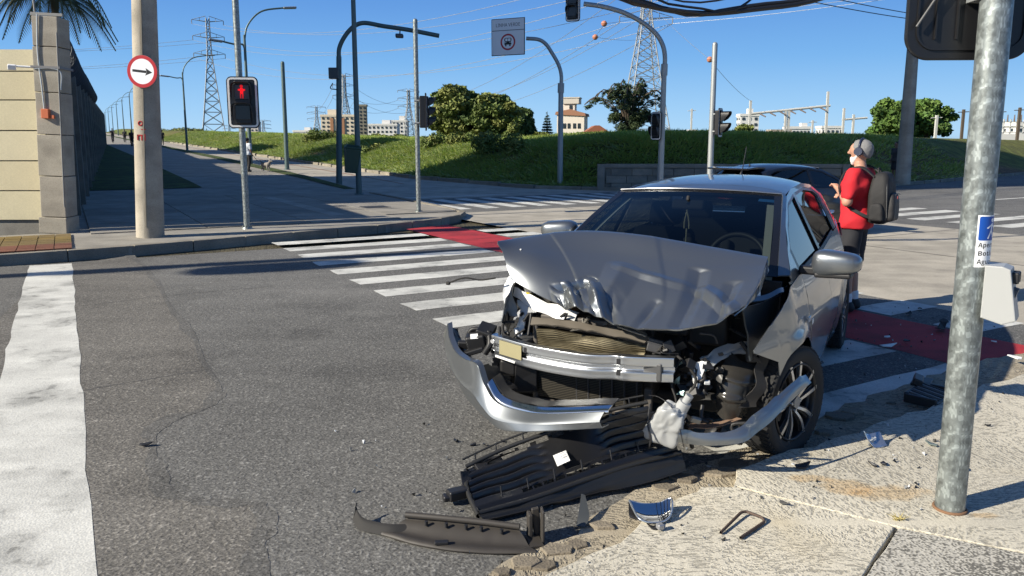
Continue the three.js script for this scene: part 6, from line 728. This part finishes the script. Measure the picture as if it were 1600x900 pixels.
function tree(label, px, pyTop, wpx, z, o = {}) {
  const c = at(px, pyTop, z), x = c[0], y0 = terrXZ(x, z) - .1, H = c[1] - y0, Wd = wpx / FPX * Math.abs(z) * .5, t = thing(o.name || 'broadleaf_tree', label, 'tree', [x, y0, z], 0, o.group);
  const lo = H * (o.low ?? .25), blobs = [], n = o.blobs || 34; for (let k = 0; k < n; k++) { const a = rnd() * 6.283, f = Math.pow(rnd(), .6), hh = rnd(), env = Math.sqrt(Math.max(.08, 1 - Math.pow((hh - .42) / .62, 2))), r = Wd * rr(.22, .36); blobs.push([Math.cos(a) * (Wd - r * .8) * f * env, mix(lo, H - r * .8, hh), Math.sin(a) * (Wd - r * .8) * f * env, r, r * rr(.6, .85)]); }
  const br = [bar([0, 0, 0], [.05, lo * 1.15, 0], Wd * .06 + .06, Wd * .045 + .04)]; for (let k = 0; k < 8; k++) { const b = blobs[k * 3 % n]; br.push(bar([.05, lo * rr(.8, 1.1), 0], [b[0], b[1], b[2]], Wd * .025 + .03, .02, 5)); }
  part('trunk', br, barkM, t); part('crown', leafCloud(blobs, o.leaves || 9000, o.leaf || .34, o.tones || greens.deep), leafM, t); return t;
}
const grove = 'large trees of the grove on the bank';
tree('broad dense tree with tall rounded crown at the left of the grove on the bank', 712, 130, 100, -92, { group: grove, leaf: .5, blobs: 60, leaves: 20000, low: .12, tones: greens.olive });
tree('wide spreading tree in the middle of the grove on the bank', 765, 142, 96, -90, { group: grove, leaf: .5, blobs: 60, leaves: 20000, low: .12, tones: [...greens.deep, ...greens.olive] });
tree('shaded tree filling the heart of the grove between the broad and the spreading one', 738, 140, 84, -95, { group: grove, leaf: .5, blobs: 50, leaves: 16000, low: .08, tones: greens.olive });
tree('full low-branched tree in front of the sloping end of the grove', 792, 158, 66, -89, { group: grove, leaf: .5, blobs: 44, leaves: 14000, low: .05, tones: greens.olive });
tree('dark tree sloping down at the end of the grove beside the conifer', 812, 165, 62, -94, { group: grove, leaf: .5, blobs: 40, leaves: 14000, low: .1 });
tree('round-crowned dark green tree behind the utility pole', 1392, 152, 90, -84, { leaf: .45, blobs: 50, leaves: 16000, low: .2, tones: greens.bright }); tree('middle tree joining the two round crowns behind the utility pole', 1422, 151, 70, -88, { leaf: .45, blobs: 44, leaves: 14000, low: .15, tones: greens.bright }); tree('rounded leafy tree leaning beside the round-crowned one behind the utility pole', 1452, 153, 84, -86, { leaf: .45, blobs: 50, leaves: 16000, low: .18, tones: greens.bright });
for (const [px, top, w, z, l] of [[845, 205, 40, -80, 'low hedge bush below the conifer'], [880, 208, 44, -82, 'yellowish bush below the tower house'], [908, 206, 36, -84, 'bush beside the red-roofed houses'], [1165, 192, 56, -90, 'low dark tree in front of the white block'], [1120, 205, 40, -96, 'small shrub tree near the white cottage'], [300, 200, 60, -190, 'far dark tree under the lattice pylon'], [265, 205, 40, -200, 'small far tree beside the path lamps'], [345, 207, 50, -210, 'far low tree beyond the pylon legs'], [440, 210, 40, -200, 'far shrub tree before the small white buildings'], [590, 206, 36, -170, 'tree in front of the long white apartments'], [625, 208, 40, -165, 'tree beside the white apartments and pylon'], [206, 212, 30, -230, 'tiny tree at the head of the path'], [652, 212, 30, -120, 'bush at the foot of the distant pylon'], [1045, 206, 40, -100, 'bush behind the curved signal mast']]) tree(l, px, top, w, z, { name: 'bush', leaves: 2600, leaf: .4, low: .05, blobs: 16, tones: greens.olive });
{ // conifer
  const z = -96, c = at(855, 172, z), y0 = terrXZ(c[0], z), H = c[1] - y0, t = thing('conifer', 'slim dark conifer standing beside the grove', 'tree', [c[0], y0, z]), bl = []; for (let k = 0; k < 9; k++) for (let j = 0; j < 6; j++) { const f = k / 9, a = j * 1.05 + k, r = (1 - f) * .75 + .12; bl.push([Math.cos(a) * r * .6, H * (.12 + .86 * f), Math.sin(a) * r * .6, r * .45, .14]); } part('trunk', bar([0, 0, 0], [0, H * .95, 0], .12, .03), barkM, t); part('crown', leafCloud(bl, 2600, .22, [[.02, .04, .014], [.025, .05, .018]], .3), leafM, t); }
{ // feathery tree on the bank
  const z = -44, c = at(985, 108, z), y0 = terrXZ(c[0], z) - .1, H = c[1] - y0, t = thing('feathery_tree', 'feathery dark tree with drooping fronds on the bank in front of the pylon', 'tree', [c[0], y0, z]), br = [], bl = []; const W = 2.2;
  for (let k = 0; k < 26; k++) { const a = rr(-3.14, 3.14), f = rr(.35, 1), X = Math.cos(a) * W * f, Z = Math.sin(a) * W * .8 * f, top = H * mix(1.0, .62, f * f) * rr(.88, 1); br.push(tube([[rr(-.15, .15), 0, rr(-.15, .15)], [X * .25, top * .5, Z * .25], [X * .6, top * .85, Z * .6], [X, top * .93, Z], [X * 1.18, top * .80, Z * 1.15]], .035, 14, 5)); for (let j = 0; j < 12; j++) { const q = .30 + j * .08; bl.push([X * q * 1.0 + rr(-.12, .12), top * (q < .8 ? .42 + q * .62 : .93 - (q - .8) * .5) + rr(-.16, .08), Z * q + rr(-.12, .12), rr(.09, .20), rr(.06, .13)]); } }
  for (let k = 0; k < 16; k++) bl.push([rr(-1, 1), rr(.3, 1.6), rr(-.6, .6), rr(.25, .45), rr(.2, .35)]);
  part('trunk', br, barkM, t); part('crown', leafCloud(bl, 15000, .19, [[.03, .055, .02], [.04, .065, .022], [.05, .075, .026]], .24), leafM, t); }
{ // palm behind the wall
  const z = -50, c = at(84, -6, z), t = thing('palm_tree', 'palm tree with drooping fronds rising behind the corner wall', 'palm', [c[0], 0, z]), H = c[1]; part('trunk', [...Array(14)].map((_, k) => bar([.03 * Math.sin(k), H * k / 14, 0], [.03 * Math.sin(k + 1), H * (k + 1) / 14, 0], .24, .2, 10)), barkM, t);
  for (let k = 0; k < 24; k++) { const a = k * 2.4, up = rr(-.1, 1.1), Ln = rr(3.6, 4.9), P = f => V(Math.cos(a) * Ln * f * (1 - .18 * f), H + Ln * (up * f - (.55 + up * .55) * f * f * 1.3), Math.sin(a) * Ln * f * (1 - .18 * f)), pts = [0, .25, .5, .75, 1].map(P), lf = []; for (let j = 3; j < 34; j++) for (const s of [1, -1]) { const f = j / 34, p = P(f), d = P(Math.min(1, f + .03)).sub(p).normalize(), sd = V(-Math.sin(a), 0, Math.cos(a)).multiplyScalar(s), L = 1.0 * Math.sin(Math.PI * (f * .85 + .12)), e = p.clone().addScaledVector(sd, L * .75).addScaledVector(d, L * .6).add(V(0, -L * .45, 0)), w = d.clone().multiplyScalar(.05); lf.push(...p.clone().add(w).toArray(), ...p.clone().sub(w).toArray(), ...e.toArray()); } const g = new THREE.BufferGeometry(); g.setAttribute('position', new THREE.Float32BufferAttribute(lf, 3)); g.computeVertexNormals(); const fr = part('frond', g, k % 3 ? std(.05, .075, .02, .7) : std(.08, .085, .03, .7), t); part('midrib', tube(pts, .035, 12, 4), std(.12, .12, .04, .7), fr); } }
{ // grass on the bank: countless blades
  const blades = []; for (let k = 0; k < 7; k++) { const a = k * .9, h = .6 + .4 * ((k * 37) % 10) / 10, l = .45 * (.3 + ((k * 53) % 10) / 14), x = Math.cos(a) * .16, z = Math.sin(a) * .16, wx = -Math.sin(a) * .035, wz = Math.cos(a) * .035; blades.push(x - wx, 0, z - wz, x + wx, 0, z + wz, x + Math.cos(a) * l, h, z + Math.sin(a) * l); }
  const g = new THREE.BufferGeometry(); g.setAttribute('position', new THREE.Float32BufferAttribute(blades, 3)); g.computeVertexNormals();
  const N = 52000, im = new THREE.InstancedMesh(g, new THREE.MeshPhysicalMaterial({ roughness: 1, transmission: .35, thickness: 0, side: THREE.DoubleSide }), N), m = new THREE.Matrix4(), col = new THREE.Color(); let k = 0, guard = 0;
  while (k < N && guard++ < 600000) { const nearer = rnd(), q = nearer < .7 ? rr(18, 62) : rr(62, 150), p = q > 60 ? rr(13, 30) : rr(13, 46), d = bermDist(p, q); if (d < .35 || d > 15) continue; const clump = fbm(p * .5, q * .5, 0, 3, 9); if (clump < .36 && rnd() < .6) continue; const bare = fbm(p * .16, q * .16, 0, 3, 17); if (bare > .63 && rnd() < .8) continue; const [x, z] = PQ(p, q), h = (.06 + .28 * Math.pow(clump, 2) * rr(.6, 1.7)) * smooth(.2, 2, d); m.compose(V(x, terr(p, q) - .02, z), new THREE.Quaternion().setFromEuler(new THREE.Euler(rr(-.2, .2), rnd() * 6.28, rr(-.2, .2))), V(rr(.7, 1.5), h + .05, rr(.7, 1.5))); im.setMatrixAt(k, m); const t = rnd(); col.setRGB(mix(.24, .42, t) * rr(.8, 1.1), mix(.34, .46, t), mix(.05, .09, t)); im.setColorAt(k, col); k++; }
  im.count = k; im.name = 'grass'; tag(im, 'rough green grass growing over the bank', 'grass', null, 'stuff'); scene.add(im);
}
for (const [px, py, z, s, l] of [[505, 236, -64, 1.3, 'tall weed clump at the foot of the lit bank behind the bin'], [570, 240, -50, .9, 'grassy weed clump beside the tall slender pole'], [690, 242, -45, 1.0, 'weed clump on the lit bank below the grove'], [725, 240, -44, .8, 'weed clump next to bare soil on the lit bank'], [790, 246, -38, 1.3, 'big dark weed clump at the shadow edge on the bank']]) { const c = at(px, py, z), y = terrXZ(c[0], z), bl = []; for (let k = 0; k < 8; k++) bl.push([rr(-s, s), rr(.1, .5) * s, rr(-.5, .5) * s, rr(.3, .5) * s, rr(.25, .4) * s]); const o = single('weed_clump', leafCloud(bl, 1400, .3, greens.olive, .25), leafM, l, 'weeds'); o.position.set(c[0], y, z); }

// ---------------------------------------------------------------- far buildings
function farBlock(label, px0, px1, pyTop, z, wallM, rows, cols, o = {}) {
  const a = at(px0, pyTop, z), b = at(px1, pyTop, z), w = b[0] - a[0], x = (a[0] + b[0]) / 2, y0 = terrXZ(x, z) - 1, h = a[1] - y0, d = o.d || w * .7, t = thing(o.name || 'apartment_building', label, 'building', [x, y0, z - d / 2], o.turn || 0, o.group);
  part('wall', bx(w, h, d, 0, h / 2, 0), wallM, t); part('parapet', bx(w + .4, .8, d + .4, 0, h + .3, 0), wallM, t);
  if (o.tank !== 0) part('roof_tank', bx(w * .28, h * .14 + 1, d * .4, w * (o.tank || .1), h + h * .07 + .5, 0), wallM, t);
  const ww = w / cols * .42, wh = (h - 2) / rows * .42, gm = new THREE.BoxGeometry(ww, wh, .3), sm = new THREE.BoxGeometry(.3, wh, ww); const base = h * (o.base ?? .25);
  for (let r = 0; r < rows; r++) for (let c = 0; c < cols; c++) { const m = part('window', gm, winDark, t); m.position.set(-w / 2 + (c + .5) * w / cols, base + (r + .5) * (h - base) / rows, d / 2 + .02); }
  for (let r = 0; r < rows; r++) for (let c = 0; c < 2; c++) { const m = part('window', sm, winDark, t); m.position.set(-w / 2 - .02, base + (r + .5) * (h - base) / rows, d * (-.25 + c * .5)); }
  if (o.stripe) for (let c = 1; c < 3; c++) part('coloured_bay', bx(w * .09, h * .8, .5, -w / 2 + c * w / 3, h * .55, d / 2 + .1), std(.34, .17, .09, .9), t);
  return t;
}
const cream = std(.62, .54, .42, .9), pale = std(.66, .65, .62, .9), greyB = std(.40, .40, .40, .9);
farBlock('cream apartment building with brown bays behind the mast arm', 501, 553, 182, -280, cream, 6, 7, { stripe: true, tank: -.2 }); farBlock('slim dark residential tower behind the mast arm', 560, 572, 166, -300, std(.20, .19, .15, .9), 9, 2, { tank: 0 });
farBlock('long white apartment building left of the distant pylon', 574, 620, 196, -320, pale, 4, 7); farBlock('white apartments with grey stair tower beyond the long building', 606, 636, 190, -360, pale, 5, 5, { tank: .2 }); farBlock('small white buildings low on the horizon beyond the verge', 458, 492, 206, -330, pale, 3, 5); farBlock('pale tower block just behind the pedestrian signal pole', 384, 403, 192, -420, std(.58, .53, .48, .9), 7, 3);
farBlock('white stepped block behind the straight signal pole', 1157, 1186, 181, -260, pale, 4, 3); farBlock('low white industrial building behind the gantry', 1232, 1266, 201, -240, pale, 2, 6, { tank: .3 }); farBlock('pale industrial hall beside the gantry column', 1284, 1318, 200, -250, pale, 2, 5, { tank: 0 }); farBlock('low brownish building under the gantry beam', 1205, 1236, 206, -230, std(.40, .34, .28, .9), 2, 4, { tank: 0 }); farBlock('white substation building at the far right', 1588, 1640, 196, -150, pale, 2, 4, { tank: 0 });
{ // tower house
  const z = -125, a = at(873, 178, z), b = at(919, 178, z), w = b[0] - a[0], x = (a[0] + b[0]) / 2, y0 = terrXZ(x, z) - .5, h = a[1] - y0, t = thing('tower_house', 'white house with square water tower rising above the bank', 'house', [x, y0, z - 2], R(-14)), wm = std(.62, .56, .48, .9);
  part('wall', bx(w * .94, h, w * .8, 0, h / 2, 0), wm, t); const rf = part('roof', new THREE.ExtrudeGeometry(new THREE.Shape([[-w * .53, -.1], [w * .53, -.35], [w * .50, .1], [0, .75], [-w * .5, .35]].map(q => new THREE.Vector2(...q))), { depth: w * .9, bevelEnabled: false }).translate(0, h, -w * .45), std(.30, .15, .09, .9), t);
  const th = at(873, 152, z)[1] - y0 - h; part('tower', bx(w * .42, th, w * .42, -w * .1, h + th / 2, 0), wm, t); part('tower_head', [bx(w * .56, th * .34, w * .54, -w * .02, h + th * .80, 0), bx(w * .6, .16, w * .58, -w * .02, h + th, 0)], std(.50, .46, .40, .9), t); part('window', bx(.5, .6, .1, -w * .02, h + th * .42, w * .215), winDark, t);
  for (const [q, r] of [[-.36, .62], [-.2, .62], [-.05, .62], [.14, .62], [.3, .62], [.36, .3]]) part('window', bx(.45, .8, .1, q * w, h * r, w * .405), winDark, t); }
for (const [px0, px1, py, z, l, c] of [[913, 948, 197, -105, 'white cottage with red tiled roof beside the tower house', [.30, .11, .06]], [1060, 1096, 203, -120, 'white cottage with pale gable behind the signal masts', [.5, .48, .45]], [1026, 1052, 208, -110, 'red-roofed cottage behind the curved mast', [.26, .07, .05]]]) { const a = at(px0, py, z), b = at(px1, py, z), w = b[0] - a[0], x = (a[0] + b[0]) / 2, y0 = terrXZ(x, z) - .6, h = (a[1] - y0) * .7, t = thing('cottage', l, 'house', [x, y0, z]); part('wall', bx(w * .9, h, 4, 0, h / 2, 0), pale, t); part('roof', new THREE.ExtrudeGeometry(new THREE.Shape([new THREE.Vector2(-w * .52, 0), new THREE.Vector2(w * .52, 0), new THREE.Vector2(w * .1, h * .45), new THREE.Vector2(-w * .1, h * .45)]), { depth: 4.6, bevelEnabled: false }).translate(0, h, -2.3), std(...c, .9), t); part('window', bx(.6, .6, .1, -w * .2, h * .6, 2.03), winDark, t); part('door', bx(.7, 1.4, .1, w * .2, h * .4, 2.03), std(.12, .08, .05, .8), t); }

// ---------------------------------------------------------------- pylons, substation, wires
const lattM = std(.33, .35, .36, .6, .4), armTips = [];
function pylon(label, px, pyTop, z, wBase, o = {}) {
  const c = at(px, pyTop, z), y0 = terrXZ(c[0], z) - 1, H = c[1] - y0, t = thing('lattice_pylon', label, 'pylon', [c[0], y0, z], o.turn ?? .35, o.group), th = o.th || .16, hw = f => mix(wBase, wBase * .17, Math.pow(Math.min(1, f / .72), .85)) / 2 * (f > .72 ? mix(1, .75, (f - .72) / .28) : 1), cn = (k, f) => { const s = hw(f), a = [[1, 1], [1, -1], [-1, -1], [-1, 1]][k]; return [a[0] * s, H * f, a[1] * s]; };
  const n = o.n || 12, fs = [...Array(n + 1)].map((_, k) => Math.pow(k / n, .82));
  for (let k = 0; k < 4; k++) { const l = []; for (let i = 0; i < n; i++) l.push(bar(cn(k, fs[i]), cn(k, fs[i + 1]), th, th, 4)); part('leg', l, lattM, t); }
  const br = []; for (let i = 0; i < n; i++) for (let k = 0; k < 4; k++) { const m = (k + 1) % 4; br.push(bar(cn(k, fs[i]), cn(m, fs[i + 1]), th * .6, th * .6, 3), bar(cn(m, fs[i]), cn(k, fs[i + 1]), th * .6, th * .6, 3), bar(cn(k, fs[i]), cn(m, fs[i]), th * .5, th * .5, 3)); } part('bracing', br, lattM, t);
  const tips = []; for (const f of [.70, .84, .97]) { const r = o.reach || wBase * .62; for (const s of [1, -1]) { const b = hw(f), tip = [s * r, H * (f + .012), 0]; part('crossarm', [bar([s * b, H * f, b], tip, th * .7, th * .5, 3), bar([s * b, H * f, -b], tip, th * .7, th * .5, 3), bar([s * b, H * (f + .045), 0], tip, th * .7, th * .5, 3), bar([s * r * .5, H * f, 0], [s * r * .5, H * (f + .03), 0], th * .5, th * .5, 3)], lattM, t); part('insulator', bar(tip, [tip[0], tip[1] - H * .035, 0], th * .8, th * .8, 6), std(.2, .2, .2, .4), t); tips.push(V(tip[0], tip[1] - H * .035, 0).applyAxisAngle(V(0, 1, 0), o.turn ?? .35).add(V(c[0], y0, z))); } }
  return tips;
}
const pa = pylon('large lattice pylon with three pairs of arms beside the avenue lamps', 324, 28, -250, 7.5), pb = pylon('massive lattice pylon behind the curved signal mast and feathery tree', 1012, -60, -135, 8.5, { th: .11, n: 16, reach: 4.6, turn: .1 }), pc = pylon('lattice pylon behind the mast arm and cream apartments', 537, 116, -330, 8, { turn: .5 }), pd = pylon('lattice pylon beside the grove and white apartments', 638, 140, -360, 8), pe = pylon('small lattice pylon far left of the cream apartments', 494, 166, -480, 9); pylon('tiny lattice pylon beyond the pale tower block', 411, 188, -600, 9, { th: .2 }); pylon('faint lattice pylon on the horizon near the first lamp', 358, 196, -700, 9, { th: .22 });
function wire(label, a, b, sag, r, m, group) { const A = a.isVector3 ? a : V(...a), B = b.isVector3 ? b : V(...b), pts = []; for (let k = 0; k <= 16; k++) { const f = k / 16, p = A.clone().lerp(B, f); p.y -= sag * 4 * f * (1 - f); pts.push(p); } single('overhead_wire', new THREE.TubeGeometry(new THREE.CatmullRomCurve3(pts), 48, r, 5), m, label, 'wire', group); }
const hvM = std(.30, .31, .32, .5, .4), hv = 'high-voltage lines between the pylons', hvl = 'thin pale high-voltage line strung between distant lattice pylons';
for (const [i, s] of [[0, 7], [1, 8], [2, 6], [3, 7], [4, 6], [5, 6]]) { wire(hvl, pa[i], pb[i], s, .045, hvM, hv); wire(hvl, pb[i], V(160 + i * 3, 46 + (i >> 1) * 7, -60 - (i % 2) * 14), 6, .04, std(.6, .62, .64, .4, .5), hv); }
for (const i of [0, 1, 2, 3]) { wire(hvl, pc[i], pd[i], 4, .06, hvM, hv); wire(hvl, pc[i], pe[i], 4, .06, hvM, hv); wire(hvl, pd[i], pb[i], 7, .05, hvM, hv); wire(hvl, pa[i], V(-330, 34 + (i >> 1) * 6, -220 - (i % 2) * 10), 8, .05, hvM, hv); }
{ const cm = M.black, up = [16.5, 0, -33]; // local cables
  const far = gp(1410, 288, .12), ux = far[0], uz = far[2], lp = [-17.3, 0, -5.5], np = [13.5, 0, -13.6];
  for (const [h1, h2, s, l] of [[10.2, 9.1, 1.0, 'upper black service cable running to the tall utility pole'], [10.0, 8.6, 1.0, 'second black service cable running to the tall utility pole'], [9.8, 8.0, .9, 'lower twisted black cable running to the tall utility pole'], [9.6, 7.8, 1.0, 'lowest slack black cable running to the tall utility pole']]) wire(l, [lp[0], h1 - .4, lp[2]], [ux, h2 - 1.2, uz], s, .016, cm);
  for (const [y, s, r, l] of [[6.9, .9, .035, 'thick black cable bundle from the tall utility pole toward the near pavement pole'], [6.5, 1.1, .03, 'slack black cable below the bundle from the tall utility pole'], [7.6, .8, .018, 'thin black cable above the bundle from the tall utility pole'], [8.1, .7, .014, 'topmost thin cable from the tall utility pole to the pavement pole']]) wire(l, [ux, y, uz], [np[0] + .2, y - .3, np[2]], s, r, cm);
  const L0 = y => [-17.3, y, -5.5], E0 = y => [13.5, y, -13.6], pt = (px, py, z) => at(px, py, z), spans = [
    [.042, [940, -14, -11.2], [1010, 8, -11.4], [1090, 21, -11.7], [1180, 14, -12], [1290, -5, -12.4]], [.030, [930, -22, -11.2], [1005, 2, -11.4], [1080, 24, -11.65], [1130, 16, -11.8], [1180, 8, -12], [1290, -9, -12.4]],
    [.018, [1000, -20, -11.3], [1030, 2, -11.5], [1100, 14, -11.7], [1135, 20, -11.8], [1160, 10, -11.9], [1190, -14, -12.1]], [.016, [960, -4, -11.2], [1000, 10, -11.4], [1060, 16, -11.5], [1110, 22, -11.7], [1150, 12, -11.9], [1250, -2, -12.3]], [.014, [985, -30, -11.3], [1040, -4, -11.5], [1085, 4, -11.6], [1140, -3, -11.8], [1200, -22, -12.1]]];
  const bun = spans.map(([r, ...q], k) => [r, [L0(8.2 - k * .08), [-6, 6.1, -9.3], ...q.map(a => pt(...a)), [8.6, 5.7, -13], E0(7.6 - k * .08)]]);
  bun.forEach(([r, p], k) => single('cable_bundle', tube(p, r, 120, 6), cm, ['thickest black cable of the looping bundle spanning overhead', 'second thick black cable twisted round the overhead bundle', 'thin black cable looping deep below the overhead bundle', 'thin slack cable running along the overhead bundle', 'thinnest looping cable above the overhead bundle'][k], 'cable'));
  for (const [px, py, z, l] of [[944, 37, -70, 'orange marker ball on the line left of the massive pylon'], [930, 58, -74, 'lower orange marker ball beside the massive pylon'], [1109, 93, -70, 'orange marker ball beside the straight signal pole top']]) { const c = at(px, py, z), t = thing('marker_ball', l, 'marker ball', c), om = std(.50, .20, .12, .6); part('upper_half', new THREE.SphereGeometry(.26, 16, 8, 0, 6.3, 0, 1.57), om, t); part('lower_half', new THREE.SphereGeometry(.26, 16, 8, 0, 6.3, 1.57, 1.57), om, t); part('flange', xf(new THREE.TorusGeometry(.265, .02, 6, 20), 0, 0, 0, R(90)), om, t); }
  for (const [a, b, l] of [[[944, 37, -70], [1010, 20, -135], 'thin line carrying the upper marker ball'], [[930, 58, -74], [1010, 60, -135], 'thin line carrying the lower marker ball'], [[1109, 93, -70], [1173, 158, -95], 'thin slack line from marker ball down to the gantry'], [[1109, 93, -70], [1020, 10, -135], 'thin line from the marker ball up to the massive pylon']]) wire(l, at(...a), at(...b), .3, .02, hvM); wire('thin line between the two marker balls', at(944, 37, -70), at(930, 58, -74), .05, .02, hvM); }
{ // substation gantries
  const z = -95, gm = std(.50, .50, .47, .7), mast = (px, top, w = .26, zz = z) => { const c = at(px, top, zz), y0 = terrXZ(c[0], zz) - .5; return [bx(w, c[1] - y0, w, c[0], (c[1] + y0) / 2, zz), c]; };
  const t = thing('substation_gantry', 'pale concrete substation gantry with long beam of insulators', 'gantry'); for (const [px, top] of [[1173, 157], [1228, 173], [1233, 173], [1294, 143]]) part('column', mast(px, top)[0], gm, t); const A = at(1172, 178, z), B = at(1297, 165, z); part('beam', [bar(A, B, .17, .17, 6)], gm, t); for (let k = 1; k < 8; k++) { const f = k / 8; part('insulator', bar([mix(A[0], B[0], f), mix(A[1], B[1], f) - .1, z], [mix(A[0], B[0], f) + .55, mix(A[1], B[1], f) - .5, z + .5], .10, .08, 6), std(.12, .09, .08, .4), t); }
  const u = thing('substation_gantry', 'small pale gantry frame right of the long insulator beam', 'gantry'); for (const [px, top] of [[1319, 169], [1334, 179]]) part('column', mast(px, top, .24)[0], gm, u); part('beam', bar(at(1316, 187, z), at(1355, 184, z), .14, .14, 6), gm, u);
  for (const [px, top, l, m] of [[1081, 170, 'plain white mast behind the signal poles', gm], [1270, 188, 'thin pale mast under the gantry beam', gm], [1464, 180, 'pale concrete lamp mast in front of the round tree', gm], [1506, 171, 'dark slim wooden mast right of the round tree', barkM], [1564, 171, 'slim dark mast beyond the galvanised pole', barkM], [1594, 168, 'tall slim mast at the far substation', barkM]]) { const o = mast(px, top, .2, px > 1400 ? -70 : z), q = thing('service_mast', l, 'mast', [o[1][0], o[1][1], px > 1400 ? -70 : z]); part('shaft', o[0].translate(-o[1][0], -o[1][1], -(px > 1400 ? -70 : z)), m, q); part('arm', bar([-.5, -.25, 0], [.5, -.2, 0], .04, .04, 5), m, q); }
  const s = thing('switchgear_rack', 'rack of pale switchgear frames at the far right substation', 'switchgear'), zz = -88, c0 = at(1556, 214, zz), c1 = at(1640, 214, zz), y0 = terrXZ(c0[0], zz); for (let k = 0; k < 9; k++) part('upright', bx(.12, 2.4, .12, mix(c0[0], c1[0], k / 8), y0 + 1.2, zz), gm, s); part('rails', [.9, 1.5, 2.1].map(h => bx(c1[0] - c0[0], .1, .12, (c0[0] + c1[0]) / 2, y0 + h, zz)), gm, s); for (let k = 0; k < 8; k++) part('bushing', bar([mix(c0[0], c1[0], (k + .5) / 8), y0 + 2.1, zz], [mix(c0[0], c1[0], (k + .5) / 8), y0 + 2.9, zz], .09, .05, 6), std(.16, .12, .1, .4), s); part('base_wall', bx(c1[0] - c0[0] + 2, .9, .3, (c0[0] + c1[0]) / 2, y0 + .3, zz + .6), pale, s);
}

scene.traverse(o => { if (o.isMesh) { o.castShadow = o.receiveShadow = true; } });
renderer.render(scene, camera);
